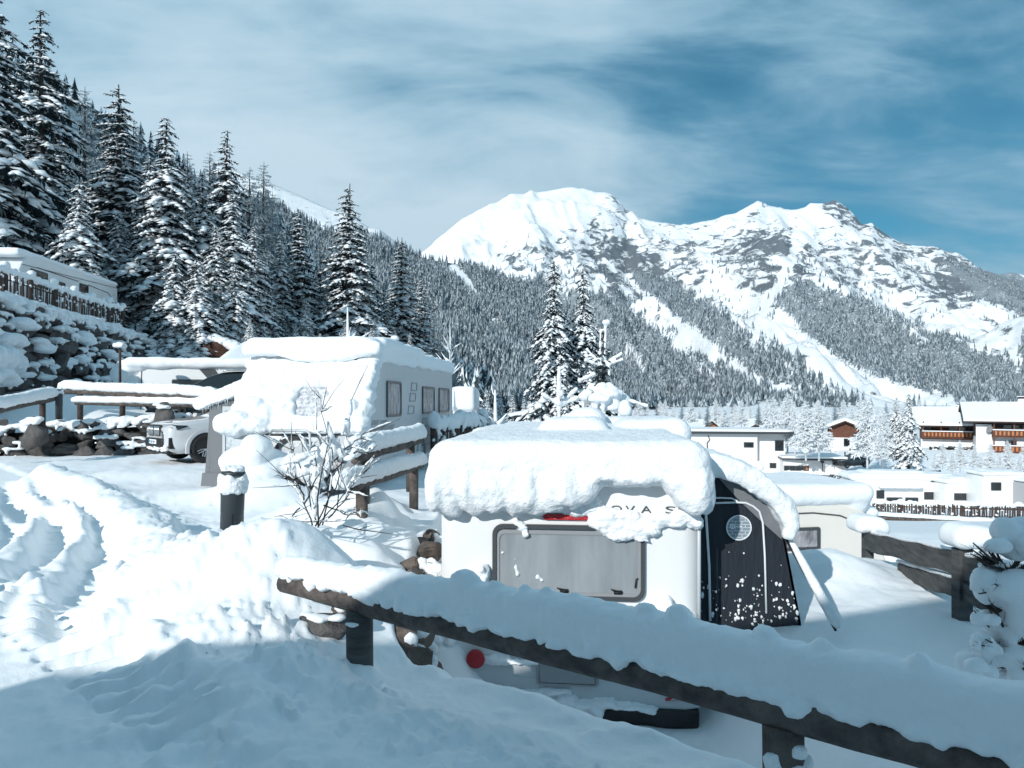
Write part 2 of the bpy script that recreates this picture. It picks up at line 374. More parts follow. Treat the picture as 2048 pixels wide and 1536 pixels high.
def ground_coarse(X, Y):
    d = edge_d(X, Y)
    L = -1.65 + 0 * X
    # banks, upper road and terrace to the left
    up = 1.0 * S(20.9, 25.0, Y + 0.05 * X) * S(-3.5, -8.0, X)
    up = up + 1.1 * S(-12.0, -18.5, X) * S(22, 27, Y) + 3.6 * S(31.5, 44, Y) * S(-3, -9, X) * S(-17.5, -15.5, X)
    L = L + up
    tw = S(0.0, -0.9, X - xwall(Y)) * S(12, 22, Y)
    L = L * (1 - tw) + tw * (3.72 + 0.28 * np.maximum(0, -(X + 27)))
    cc = X * 0.8387 - Y * 0.5446; aa = -(X * 0.5446 + Y * 0.8387)      # across and along the sun's direction
    hl = (S(-25, -33, cc) * 30 + np.clip((-cc - 38) * 0.95, 0, 120)) * S(26, 62, aa)
    L = L + hl
    back = S(44, 120, Y) * S(-30, -10, X)
    L = L * (1 - back) + back * -8.5
    lo = -2.85 + 0.74 * S(1.62, 2.3, X) + 0.09 * S(2.4, 4.2, X)
    lo = lo + (0.80 - 0.80 * S(0.15, 1.2, d)) * S(5.4, 6.6, Y)
    lo = lo + 0.2 * S(5.4, 4.2, Y) * S(1.2, 2.6, X)
    v = valley(X, Y)
    dr = np.maximum(S(0.35, 3.4, X - xfence(Y)), S(10.3, 14.0, Y + 0.5 * np.maximum(0, X - 2)) * S(2.4, 4.2, X) + S(12.5, 16, Y) * S(-1, 1.5, X))
    lo = lo * (1 - np.clip(dr, 0, 1)) + v * np.clip(dr, 0, 1)
    wl = S(4.9, 5.5, Y)
    k = S(0.0, 0.85, d) * (1 - wl) + S(-0.12, 0.10, d) * wl
    z = L * (1 - k) + lo * k
    far = S(70, 130, Y) * S(-60, -20, X)
    return z * (1 - far) + v * far
MOUNDS = [  # X, Y, rx, ry, height
    (-2.2, 6.0, 0.95, 0.75, 0.48), (-1.65, 5.65, 0.65, 0.5, 0.28), (-2.5, 7.0, 0.3, 0.3, 0.18), (-2.15, 7.3, 0.34, 0.3, 0.30), (-1.75, 7.6, 0.42, 0.3, 0.26),
    (-1.45, 7.2, 0.3, 0.25, 0.24), (-1.25, 7.9, 0.42, 0.36, 0.34), (-1.9, 8.6, 0.5, 0.35, 0.34), (-2.3, 9.6, 0.9, 0.5, 0.32), (-1.75, 9.2, 0.35, 0.35, 0.35),
    (-3.9, 11.6, 0.8, 0.6, 0.35), (-2.3, 11.0, 0.6, 0.5, 0.25), (-1.22, 4.2, 0.25, 0.2, 0.10), (-1.35, 4.05, 0.35, 0.3, 0.05), (-1.7, 4.9, 0.5, 0.3, 0.06),
    (3.62, 8.5, 0.60, 0.55, 0.27), (2.75, 5.5, 0.7, 0.5, 0.10), (-0.2, 3.7, 0.4, 0.2, 0.03),
    (-3.1, 9.2, 0.8, 0.4, 0.10), (-5.2, 12.0, 1.2, 0.7, 0.16), (-7.5, 15.5, 1.6, 0.8, 0.16), (-9.2, 9.8, 0.7, 0.8, 0.3), (0.9, 2.9, 0.3, 0.2, 0.05),
    (5.55, 12.4, 0.7, 0.6, 0.55), (4.9, 11.6, 0.5, 0.5, 0.35), (1.95, 5.9, 0.35, 0.5, 0.08), (-0.45, 8.0, 0.35, 1.2, 0.25), (-0.5, 10.5, 0.4, 1.2, 0.35)]
def seg_d(X, Y, pts):
    best = np.full(X.shape, 1e9); par = np.zeros(X.shape); acc = 0
    side = np.zeros(X.shape)
    for a, b in zip(pts[:-1], pts[1:]):
        a = np.array(a); b = np.array(b); d = b - a; L = math.hypot(*d)
        t = np.clip(((X - a[0]) * d[0] + (Y - a[1]) * d[1]) / (d @ d), 0, 1)
        qx = X - (a[0] + t * d[0]); qy = Y - (a[1] + t * d[1]); dd = np.hypot(qx, qy); m = dd < best
        side = np.where(m, np.sign(d[1] * qx - d[0] * qy), side)
        best = np.where(m, dd, best); par = np.where(m, acc + t * L, par); acc += L
    return best, par, side
WIND = [(-9.4, 14.6), (-7.9, 13.0), (-5.6, 10.2), (-3.95, 8.0), (-3.25, 6.9), (-2.75, 5.7), (-2.15, 4.9), (-1.7, 4.3), (-1.2, 3.7), (-0.6, 3.1), (0.3, 2.5)]
TREAD = [(-5.3, 7.0), (-4.3, 6.05), (-3.1, 5.0), (-2.25, 4.25), (-1.6, 3.65)]
RUT1 = [(-8.5, 12.0), (-6.2, 9.8), (-5.0, 7.9), (-4.7, 6.6), (-4.4, 5.4)]
RUT3 = [(-7.6, 12.6), (-5.9, 10.3), (-4.75, 8.6), (-4.1, 7.2), (-3.75, 6.2), (-3.1, 5.2)]
RUT2 = [(-9.8, 14.0), (-7.0, 10.2), (-5.9, 8.4), (-5.6, 7.0)]
def ground_fine(X, Y):
    z = ground_coarse(X, Y); d = edge_d(X, Y)
    r = np.hypot(X, Y); near = 1 - S(26, 45, r)
    for mx, my, rx, ry, h in MOUNDS:
        q = ((X - mx) / rx) ** 2 + ((Y - my) / ry) ** 2
        m = q < 9
        z[m] += h * np.exp(-q[m] ** 1.35 * 0.9)
    onroad = S(0.3, -0.4, d) * S(23, 19, Y)
    w, wp, ws = seg_d(X, Y, WIND)
    w = w * (1 + 0.0 * wp)
    wid = 0.42 + 0.14 * n2d(X, Y, 1.2, 2, 5)
    wh = (0.24 + 0.08 * n2d(wp, wp * 0, 1.1, 2, 4)) * S(11.8, 8.0, wp) + 0.08
    z += wh * np.exp(-(w / wid) ** 2 * 1.3) * onroad
    # clods thrown up along the ridge
    cl = np.maximum(0, n2d(X, Y, 5.0, 3, 11) + 0.12) * np.exp(-((w - 0.35) / 0.38) ** 2)
    cl2 = np.maximum(0, n2d(X, Y, 9.0, 3, 12)) * np.exp(-((w - 0.2) / 0.7) ** 2)
    z += (0.15 * cl + 0.06 * cl2) * onroad * near
    # driven lane left of the ridge: packed, rutted
    lane = np.where((ws < 0) | (w < 0.2), 1.0, 0.0) * 0 + S(0.15, 0.5, w) * (ws > 0) * onroad
    z -= 0.05 * lane
    for rut in (RUT1, RUT2, RUT3):
        q, qp, qs = seg_d(X, Y, rut)
        z += lane * near * ((-0.09 + 0.022 * np.sin(qp * 2 * math.pi / 0.2 + qs * q * 8)) * np.exp(-(q / 0.17) ** 4) + 0.085 * np.exp(-((q - 0.30) / 0.10) ** 2) * (1 + 0.8 * n2d(X, Y, 6, 2, 3)))
    q, qp, qs = seg_d(X, Y, TREAD)
    bars = np.clip(np.sin(qp * 2 * math.pi / 0.22 + qs * q * 9.0) * 2.2, -1, 1)
    tm = S(0.24, 0.18, q) * near
    z += tm * (0.04 * bars - 0.03) + 0.04 * np.exp(-((q - 0.31) / 0.07) ** 2) * (1 + n2d(X, Y, 8, 2, 8)) * near * onroad * (qs < 0)
    # fine scraping lines of the plough
    u = X * 0.62 + Y * 0.78; v_ = X * 0.78 - Y * 0.62
    sc = n2d(v_ * 1.0, u * 0.0 + 0 * v_, 7.0, 3, 31) * 0.022 + n2d(v_ * 9.0, u * 0.9, 1.6, 3, 33) * 0.018
    z += sc * S(0.4, 0.9, q) * lane * near
    # open snow: wind ripples, foot holes, lumps
    openf = (1 - lane)
    z += openf * near * (0.05 * n2d(X, Y, 1.3, 3, 21) + 0.030 * n2d(X, Y, 3.7, 4, 22))
    z += near * onroad * (0.016 * (ridged(np.stack([X * 3.1 + Y, Y * 3.4 - X, 0 * X], -1), 4, 27) - 0.4) * S(1.4, 0.3, w) + 0.010 * n2d(X, Y, 14, 3, 28) * (0.35 + S(1.0, 0.2, w)))
    chunk = np.maximum(0, n2d(X, Y, 11.0, 2, 29) - 0.16) * S(0.75, 0.25, np.abs(w - 0.3)) * (ws < 0)
    z += chunk * 0.13 * onroad * near
    z -= 0.11 * np.exp(-(((X + 0.62) / 0.5) ** 2 + ((Y - 4.72) / 0.45) ** 2))
    lum = np.maximum(0, n2d(X * 0.8, Y * 1.1, 2.7, 3, 23) - 0.1) * 0.08
    z += lum * S(0.6, 0.0, np.abs(Y - 4.2) - 1.0 - 0.0 * X) * S(1.5, -0.2, X) * S(0.2, -0.15, d) * 0.9
    bank = S(0.45, -0.1, d) * S(-0.9, -0.15, d)
    z += bank * near * (-0.085 + 0.07 * np.maximum(0, n2d(X, Y, 4.2, 3, 24)))
    hol = np.maximum(0, n2d(X, Y, 3.3, 2, 41) - 0.38) * S(16, 9, Y) * S(-6, -4.4, X) * S(7.8, 8.8, Y)
    z -= hol * 0.35 * onroad
    z += (1 - near) * (0.35 * n2d(X, Y, 0.12, 3, 51) + 0.1 * n2d(X, Y, 0.5, 2, 52)) * S(20, 60, r)
    low_side = S(0.9, 1.6, d) * (1 - S(0, 2, X - xfence(Y)))
    z += low_side * 0.03 * n2d(X * 0.6 + Y * 0.25, Y * 2.0 + X * 0.6, 1.6, 3, 61)
    return z
def G(x, y): return float(ground_coarse(np.array([float(x)]), np.array([float(y)]))[0])
def GF(x, y): return float(ground_fine(np.array([float(x)]), np.array([float(y)]))[0])
def grid_obj(name, P, mat, attrs=None, smooth=True, wrap=False):
    m, n = P.shape[:2]; mb = MB()
    i = np.arange(m - 1)[:, None] * n; j = np.arange(n - 1)[None, :]
    q = np.stack([i + j, i + j + 1, i + n + j + 1, i + n + j], -1).reshape(-1, 4)
    if wrap:
        i = np.arange(m - 1) * n
        q = np.concatenate([q, np.stack([i + n - 1, i, i + n, i + n + n - 1], -1)])
    mb.add(P.reshape(-1, 3), q); o = mb.build(name, mat, smooth=smooth)
    for k, v in (attrs or {}).items():
        a = o.data.attributes.new(k, 'FLOAT', 'POINT'); a.data.foreach_set('value', v.astype(np.float32).ravel())
    return o
ang = np.concatenate([np.linspace(-180, -56, 40)[:-1], np.linspace(-56, -38, 40)[:-1], np.linspace(-38, 38, 430), np.linspace(38, 56, 40)[1:], np.linspace(56, 180, 40)[1:-1]])
rad_ = np.concatenate([[0.3, 0.7, 1.1], np.geomspace(1.4, 12, 300), np.geomspace(12.08, 60, 190), np.geomspace(62, 1500, 90)])
A_, R_ = np.meshgrid(R(1) * ang, rad_)
GX = R_ * np.sin(A_); GY = R_ * np.cos(A_); GZ = ground_fine(GX, GY)
tag(grid_obj('snowy_ground', np.stack([GX, GY, GZ], -1)[:, ::-1], M_snow_g, wrap=True), kind='structure')
# ------------------------------------------------------------------ mountains
def hill_mat(name, rock, forest, scale):
    m = bpy.data.materials.new(name); m.use_nodes = True; t = m.node_tree; b = t.nodes['Principled BSDF']
    b.inputs['Roughness'].default_value = 0.85; b.inputs['Specular IOR Level'].default_value = 0.15
    c = nd(t, 'ShaderNodeTexCoord').outputs['Object']
    a1 = nd(t, 'ShaderNodeAttribute', attribute_name='rock').outputs['Fac']; a2 = nd(t, 'ShaderNodeAttribute', attribute_name='wood').outputs['Fac']
    mp = nd(t, 'ShaderNodeMapping'); mp.inputs['Scale'].default_value = (1.0, 0.45, 1.6); mp.inputs['Rotation'].default_value = (0, R(28), 0); t.links.new(c, mp.inputs[0])
    n = nd(t, 'ShaderNodeTexNoise', i_Scale=scale, i_Detail=11.0, i_Roughness=0.68, i_Distortion=0.6); t.links.new(mp.outputs[0], n.inputs['Vector'])
    rf = ramp(t, mathn(t, 'ADD', n.outputs[0], mathn(t, 'MULTIPLY', mathn(t, 'SUBTRACT', a1, 0.5), 0.26)), [(0.54, 0.0), (0.61, 1.0)])
    n3 = nd(t, 'ShaderNodeTexNoise', i_Scale=scale * 9, i_Detail=6.0, i_Roughness=0.7); t.links.new(c, n3.inputs['Vector'])
    wf = ramp(t, mathn(t, 'ADD', n3.outputs[0], mathn(t, 'MULTIPLY', mathn(t, 'SUBTRACT', a2, 0.5), 0.30)), [(0.50, 0.0), (0.62, 1.0)])
    k = mixc(t, rf, SNOWC, rock); k = mixc(t, wf, k, forest); t.links.new(k, b.inputs['Base Color'])
    bp = nd(t, 'ShaderNodeBump', i_Strength=1.0, i_Distance=6.0 / scale * 0.004 * 6); t.links.new(n.outputs[0], bp.inputs['Height']); t.links.new(bp.outputs[0], b.inputs['Normal'])
    return m
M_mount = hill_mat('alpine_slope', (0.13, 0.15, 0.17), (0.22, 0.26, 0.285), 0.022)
M_hillA = hill_mat('wooded_hill_floor', (0.12, 0.12, 0.12), (0.10, 0.12, 0.13), 0.03)
def inpoly(u, v, poly):
    c = np.zeros(u.shape, bool); n = len(poly); j = n - 1
    for i in range(n):
        xi, yi = poly[i]; xj, yj = poly[j]
        c ^= ((yi > v) != (yj > v)) & (u < (xj - xi) * (v - yi) / ((yj - yi) or 1e-9) + xi); j = i
    return c
class Range:
    """a mountain side: columns by bearing, rows from its foot to its crest, relief from noise in metres"""
    def __init__(s, prof, foot, d0, d1, relief, rs, crest=0.25, seed=0, pw=1.0):
        s.p = np.array(prof, float); s.f = np.array(foot, float); s.d0 = d0; s.d1 = d1; s.re = relief; s.rs = rs; s.cr = crest; s.seed = seed; s.pw = pw
    def at(s, u, t):
        ry = np.interp(u, s.p[:, 0], s.p[:, 1]); fy = np.interp(u, s.f[:, 0], s.f[:, 1])
        d0 = np.interp(u, [p[0] for p in s.d0], [p[1] for p in s.d0]); d1 = np.interp(u, [p[0] for p in s.d1], [p[1] for p in s.d1])
        tc_ = np.minimum(t, 1.0); D = d0 + (d1 - d0) * tc_ ** s.pw
        z0 = (HZ - fy) / 1450 * d0; z1 = (HZ - ry) / 1450 * d1
        v = fy + (ry - fy) * tc_; Z = (HZ - v) / 1450 * D
        over = np.maximum(0, t - 1.0); D = D + over * (d1 - d0) * 1.2; Z = Z - over * (z1 - z0) * 1.4
        X = (u - 1024) / 1450 * D
        # gullies run down the slope: noise stretched along the fall line
        P = np.stack([X * s.rs + D * s.rs * 0.15, D * s.rs * 0.35, Z * 0], -1)
        k = ridged(P, 6, s.seed) - 0.35
        P2 = np.stack([X * s.rs * 3, D * s.rs * 3, Z * 0], -1); k = k + 0.25 * fbm(P2, 5, s.seed + 9)
        amp = s.re * (s.cr + (1 - s.cr) * np.sin(np.clip(t, 0, 1) * math.pi) ** 0.7) * S(0, 0.08, t)
        Z = Z + k * amp
        return X, D, Z, HZ - Z / D * 1450
    def mesh(s, name, u0, u1, nu, nt_, mat, rock=None, wood=None):
        u, t = np.meshgrid(np.linspace(u0, u1, nu), np.concatenate([np.linspace(0, 1, nt_), [1.06, 1.2, 1.5, 2.0]]))
        X, Y, Z, v = s.at(u, t)
        at = {'rock': rock(u, v, t) if rock else 0 * u, 'wood': wood(u, v, t) if wood else 0 * u}
        o = grid_obj(name, np.stack([X, Y, Z], -1), mat, at); return tag(o, kind='structure')
PM = [(500, 640), (700, 560), (800, 520), (840, 500), (880, 470), (930, 440), (980, 413), (1020, 390), (1045, 388), (1060, 381), (1090, 377), (1130, 368), (1165, 372), (1195, 385), (1225, 393), (1240, 400), (1252, 418),
      (1290, 420), (1340, 430), (1380, 433), (1410, 428), (1440, 426), (1470, 415), (1500, 398), (1515, 391), (1535, 402), (1560, 399), (1580, 408), (1620, 401), (1650, 406), (1668, 403), (1690, 420), (1705, 432), (1720, 446),
      (1745, 442), (1765, 462), (1800, 485), (1850, 500), (1900, 515), (1950, 530), (2000, 545), (2048, 552), (2200, 575), (2500, 640), (2900, 720)]
RM = Range(PM, [(500, 815), (3000, 815)], [(500, 800), (1100, 900), (2048, 900)], [(500, 3000), (1100, 3200), (2100, 2900), (3000, 2300)], 200, 1 / 380., 0.24, 3, 1.15)
PB = [(400, 380), (540, 398), (562, 412), (610, 440), (655, 466), (700, 468), (738, 456), (759, 458), (786, 478), (819, 499), (849, 517), (891, 524), (960, 536), (1000, 548), (1060, 574), (1120, 615), (1200, 690), (1300, 790), (1330, 812)]
RB = Range(PB, [(400, 812), (1330, 814)], [(400, 250), (850, 380), (1330, 700)], [(400, 1100), (900, 1250), (1330, 1100)], 35, 1 / 160., 0.1, 5, 1.1)
PS = [(420, 320), (480, 345), (550, 371), (600, 392), (640, 410), (660, 418), (700, 431), (740, 456), (790, 484), (830, 508), (880, 540)]
RS = Range(PS, [(420, 700), (880, 700)], [(420, 1500), (880, 1500)], [(420, 2600), (880, 2600)], 60, 1 / 400., 0.05, 8)
PA = [(-1600, -900), (-900, -420), (-300, -60), (0, 110), (130, 190), (180, 215), (230, 240), (300, 300), (360, 338), (430, 370), (480, 395), (540, 440), (600, 500), (700, 570), (800, 650), (900, 735), (1000, 812)]
FA = [(-1600, 640), (0, 676), (300, 682), (500, 700), (640, 752), (760, 800), (900, 822), (1000, 828)]
RA = Range(PA, FA, [(-1600, 50), (0, 47), (500, 44), (700, 60), (900, 95), (1000, 130)], [(-1600, 200), (0, 260), (560, 330), (1000, 420)], 9, 1 / 45., 0.15, 12)
def band(u, v, pts, w0, w1):
    """how much (0-1) a chute with this centre line covers"""
    d, par, sd = seg_d(u, v, pts); tot = sum(math.hypot(b[0] - a[0], b[1] - a[1]) for a, b in zip(pts[:-1], pts[1:]))
    w = w0 + (w1 - w0) * par / tot; n = n2d(u, v, 0.045, 4, 71) * 1.1
    return S(1.35, 0.75, d / (w * (1 + n)))
CH = [([(1210, 520), (1290, 590), (1350, 640), (1420, 695), (1490, 745), (1590, 795)], 6, 9), ([(1400, 500), (1450, 570), (1530, 640), (1620, 700), (1700, 750), (1800, 785), (1900, 812)], 9, 19),
      ([(1625, 430), (1580, 520), (1545, 600)], 16, 6), ([(1730, 570), (1800, 630), (1850, 680)], 12, 5), ([(1640, 560), (1750, 600), (1830, 640)], 10, 5), ([(1900, 640), (1960, 670), (2040, 720)], 8, 6), ([(1960, 610), (2060, 660)], 14, 12),
      ([(1430, 560), (1390, 600)], 8, 4), ([(1470, 640), (1530, 700), (1590, 740)], 8, 4), ([(1560, 770), (1680, 790)], 4, 6), ([(1420, 812), (1540, 812)], 5, 8), ([(1700, 810), (2048, 825)], 4, 4), ([(930, 545), (950, 570), (975, 620)], 7, 4), ([(1255, 700), (1290, 740)], 5, 2), ([(1320, 655), (1400, 735), (1430, 752)], 6, 4)]
WOODS = [[(1030, 830), (1040, 560), (1085, 552), (1100, 575), (1150, 580), (1230, 585), (1290, 632), (1400, 708), (1480, 760), (1600, 830)],
         [(1255, 535), (1330, 560), (1410, 590), (1470, 640), (1560, 700), (1640, 760), (1760, 830), (1600, 830), (1480, 740), (1380, 665), (1300, 600)],
         [(1545, 605), (1590, 565), (1650, 560), (1700, 585), (1760, 620), (1850, 655), (1950, 700), (2060, 735), (2060, 830), (1880, 830), (1740, 760), (1640, 690)],
         [(1880, 520), (1960, 536), (2060, 550), (2060, 640), (1960, 600)]]
def wood_M(u, v, t=None, j=0):
    if j: r_ = np.random.default_rng(5); u = u + r_.normal(0, j, u.shape); v = v + r_.normal(0, j, u.shape)
    uu = u + 14 * n2d(u, v, 0.02, 3, 81); vv = v + 14 * n2d(u, v, 0.022, 3, 82); w = np.zeros(u.shape)
    for p in WOODS: w = np.maximum(w, inpoly(uu, vv, p) * 1.0)
    w = np.where((v > 640) & (u > 2040), 1.0, w)
    for pts, a, b in CH: w = w * (1 - band(u, v, pts, a, b))
    return w
def rock_M(u, v, t):
    r = 0.42 + 0.0 * u
    r = r - 0.55 * S(0.66, 0.92, t) * (u < 1180) + 0.32 * S(460, 500, v) * S(1150, 1250, u) * S(640, 560, v)
    r = r + 0.40 * band(u, v, [(1170, 480), (1250, 540), (1330, 600)], 45, 30) + 0.35 * band(u, v, [(1540, 480), (1580, 500), (1500, 480)], 30, 30)
    r = r + 0.3 * band(u, v, [(1235, 400), (1250, 415)], 14, 14) + 0.45 * band(u, v, [(1660, 412), (1720, 450), (1770, 465)], 14, 10) + 0.3 * band(u, v, [(1900, 560), (2048, 620)], 40, 50)
    r = r + 0.25 * band(u, v, [(1030, 500), (1110, 520), (1090, 560)], 24, 16) + 0.2 * band(u, v, [(1340, 620), (1420, 690)], 12, 10)
    for pts, a, b in CH: r = r - 0.6 * band(u, v, pts, a, b)
    return np.clip(r, 0, 1)
RM.mesh('mountain', 500, 2900, 620, 260, M_mount, rock_M, wood_M)
RS.mesh('snow_ridge', 420, 880, 120, 60, M_mount, lambda u, v, t: 0.3 + 0 * u)
def wood_B(u, v, t=None):
    w = 1 - np.clip(sum(band(u, v, p, a, b) for p, a, b in ([([(905, 540), (930, 560), (955, 590)], 9, 5), ([(745, 462), (775, 470), (790, 490)], 8, 5), ([(985, 640), (1010, 660)], 4, 3)])), 0, 1)
    return w * 1.0
RB.mesh('wooded_slope', 400, 1330, 260, 90, M_hillA, None, wood_B)
RA.mesh('near_hillside', -1600, 1000, 300, 90, M_hillA, lambda u, v, t: 0.35 + 0.4 * (t > .7), lambda u, v, t: 0.25 + 0 * u)
# ------------------------------------------------------------------ woods too many to count
def far_tree(tiers, pts, seed):
    r = np.random.default_rng(seed); V = []; Fs = []; M = []
    for k in range(tiers):
        z0 = k / tiers * 0.85 + 0.02; z1 = min(1.0, z0 + 1.55 / tiers); rr = 0.19 * (1 - k / tiers) ** 0.8 + 0.02
        b = len(V); V.append((0, 0, z1))
        n = pts * 2; off = r.random() * 6
        for i in range(n):
            a = off + i * 2 * math.pi / n; q = rr * (1.0 if i % 2 == 0 else 0.45) * (0.75 + 0.5 * r.random()); V.append((q * math.cos(a), q * math.sin(a), z0 + (0.0 if i % 2 == 0 else 0.35 / tiers)))
        for i in range(n): Fs.append((b, b + 1 + i, b + 1 + (i + 1) % n)); M.append(0 if r.random() < 0.58 else 1)
    return np.array(V), np.array(Fs), np.array(M)
def forest(name, pts, hs, label, tiers=3, npts=3, nvar=6, mats=None):
    mb = MB(); r = np.random.default_rng(len(pts)); var = r.integers(0, nvar, len(pts)); an = r.random(len(pts)) * 6.28
    for k in range(nvar):
        V, Fs, M = far_tree(tiers, npts, 100 + k); m = var == k; P = pts[m]; H = hs[m]; c, s_ = np.cos(an[m]), np.sin(an[m])
        W_ = H * (0.8 + 0.5 * r.random(m.sum()))
        VX = (V[None, :, 0] * c[:, None] - V[None, :, 1] * s_[:, None]) * W_[:, None] + P[:, 0:1]
        VY = (V[None, :, 0] * s_[:, None] + V[None, :, 1] * c[:, None]) * W_[:, None] + P[:, 1:2]
        VZ = V[None, :, 2] * H[:, None] + P[:, 2:3] - H[:, None] * 0.03
        base = (np.arange(m.sum()) * len(V))[:, None, None]
        n0 = mb.n; VV = np.stack([VX, VY, VZ], -1).reshape(-1, 3)
        f = (base + Fs[None]); mb.add(VV, f[:, M == 0].reshape(-1, 3), 0)
        mb.F.append((f[:, M == 1].reshape(-1, 3) + n0, 1))
    o = mb.build(name, mats or [M_needle_haze, M_frost_haze], smooth=False); return tag(o, label, kind='stuff')
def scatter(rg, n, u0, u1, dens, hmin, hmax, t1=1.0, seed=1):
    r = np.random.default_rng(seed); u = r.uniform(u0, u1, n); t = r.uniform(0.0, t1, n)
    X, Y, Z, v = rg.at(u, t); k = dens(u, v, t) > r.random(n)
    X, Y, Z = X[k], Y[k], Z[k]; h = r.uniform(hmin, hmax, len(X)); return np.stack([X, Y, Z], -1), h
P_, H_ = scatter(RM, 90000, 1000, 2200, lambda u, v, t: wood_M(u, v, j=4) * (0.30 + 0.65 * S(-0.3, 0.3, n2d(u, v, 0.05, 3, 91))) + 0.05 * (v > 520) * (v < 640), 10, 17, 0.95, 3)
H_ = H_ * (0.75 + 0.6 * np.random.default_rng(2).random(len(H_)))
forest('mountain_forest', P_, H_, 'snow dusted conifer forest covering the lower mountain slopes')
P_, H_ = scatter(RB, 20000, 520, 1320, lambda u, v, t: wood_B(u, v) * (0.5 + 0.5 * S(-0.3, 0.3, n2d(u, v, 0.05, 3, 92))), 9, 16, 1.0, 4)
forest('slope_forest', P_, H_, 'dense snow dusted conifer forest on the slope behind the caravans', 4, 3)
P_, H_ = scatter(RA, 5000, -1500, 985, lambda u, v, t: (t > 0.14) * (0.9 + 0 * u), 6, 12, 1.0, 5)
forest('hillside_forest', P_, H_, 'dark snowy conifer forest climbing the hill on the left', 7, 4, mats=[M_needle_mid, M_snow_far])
# ================================================================== TREES
def fir_meshes(h, r, seed, snow=1.0, droop=0.35, dens=1.0, dark=1.0, zmin=0.05, twigs=7, up=0.15, lumps=1.0):
    g = np.random.default_rng(seed); N0 = []; N1 = []; NW = []; S0 = []; S1 = []; SW = []; SH = []
    z = h * zmin; blobs = []
    while z < h * 0.97:
        f = z / h; L0 = r * (1 - f) ** 0.80 * (0.85 + 0.15 * math.sin(f * 19 + seed)) + 0.03 * r
        nb = int((5 + 4 * (1 - f)) * dens + 0.5); a0 = g.random() * 6.28
        for k in range(nb):
            a = a0 + k * 6.283 / nb + g.normal() * 0.18; L = L0 * g.uniform(0.62, 1.12); zz = z + g.normal() * h * 0.008
            dr = droop * g.uniform(0.7, 1.35); m = 6; t = np.linspace(0, 1, m + 1)
            hx = L * t; hz = zz + L * (up * t * (1 - t) * 2 - dr * t ** 1.7) + L * 0.12 * (t > 0.9)
            px_ = hx * math.cos(a); py_ = hx * math.sin(a); B = np.stack([px_, py_, hz], 1)
            N0 += list(B[:-1]); N1 += list(B[1:]); NW += [0.05 * L + 0.02] * m
            # side twigs
            nt_ = max(3, int(twigs * (0.5 + 0.5 * (1 - f)))); tt = g.uniform(0.12, 1.0, nt_ * 2)
            sd = np.where(np.arange(nt_ * 2) % 2 == 0, 1.0, -1.0)
            C = np.stack([np.interp(tt, t, B[:, i]) for i in range(3)], 1)
            tl = L * (0.36 * (1 - tt) + 0.14) * g.uniform(0.7, 1.2, nt_ * 2); aa = a + sd * g.uniform(0.6, 1.1, nt_ * 2)
            E = C + np.stack([tl * np.cos(aa), tl * np.sin(aa), -tl * g.uniform(0.25, 0.7, nt_ * 2)], 1)
            N0 += list(C); N1 += list(E); NW += list(tl * 0.22 + 0.01)
            # hanging twigs
            H = C.copy(); H[:, 2] -= L * g.uniform(0.10, 0.24, nt_ * 2) ; H[:, :2] += g.normal(size=(nt_ * 2, 2)) * 0.05 * L
            N0 += list(C); N1 += list(H); NW += list(tl * 0.16)
            if g.random() < 0.25 * (1 - snow): continue
            # snow lying on the branch and its side twigs
            w = np.interp(t, [0, 0.25, 0.8, 1], [0.03, 0.13, 0.10, 0.05]) * L * g.uniform(0.7, 1.2) * snow
            for i in range(1, m):
                if g.random() < 0.86: 
                    q0 = B[i] - (B[i + 1] - B[i - 1]) * 0.42; q1 = B[i] + (B[i + 1] - B[i - 1]) * 0.42; zof = 0.035 * L * snow
                    S0.append(q0 + [0, 0, zof]); S1.append(q1 + [0, 0, zof]); SW.append(w[i] * g.uniform(0.8, 1.3)); SH.append(w[i] * 0.55)
            m2 = g.random(nt_ * 2) < 0.8 * snow
            off = np.array([0, 0, 0.018 * L]); S0 += list(C[m2] + off); S1 += list((C + (E - C) * 0.92)[m2] + off); SW += list(tl[m2] * 0.17 * snow); SH += list(tl[m2] * 0.14)
        z += h * (0.030 + 0.012 * (1 - f)) / max(dens, 0.6) * g.uniform(0.8, 1.2)
    cr = MB(); cr.spind(N0, N1, np.array(NW), np.array(NW) * 0.6, k=0.45)
    top = np.array([0, 0, h]); cr.spind([top - [0, 0, h * 0.07]], [top + [0, 0, h * 0.03]], 0.02 * r, 0.02 * r)
    sn = MB(); S0.append(top - [0, 0, h * 0.04]); S1.append(top + [0, 0, h * 0.02]); SW.append(0.03 * r); SH.append(0.03 * r)
    sn.spind(S0, S1, np.array(SW), np.array(SH), k=0.5, sag=0.0)
    tr = MB(); zt = np.linspace(-0.8, h * 0.97, 9); tr.tube(np.stack([0.03 * r * np.sin(zt * 0.4), 0 * zt, zt], 1), np.interp(zt, [0, h], [h * 0.016 + 0.03, 0.02]), 8)
    return tr, cr, sn
M_pow = pm('branch_snow', SNOWC, 0.8, spec=0.15)
def make_fir(label, group=None, **kw):
    tr, cr, sn = fir_meshes(**kw); e = empty('fir_tree', (0, 0, 0), label, 'tree', group)
    tr.build('trunk', M_bark, e); flat(cr.build('crown', M_needle, e)); sn.build('snow', M_pow, e, smooth=True); return e
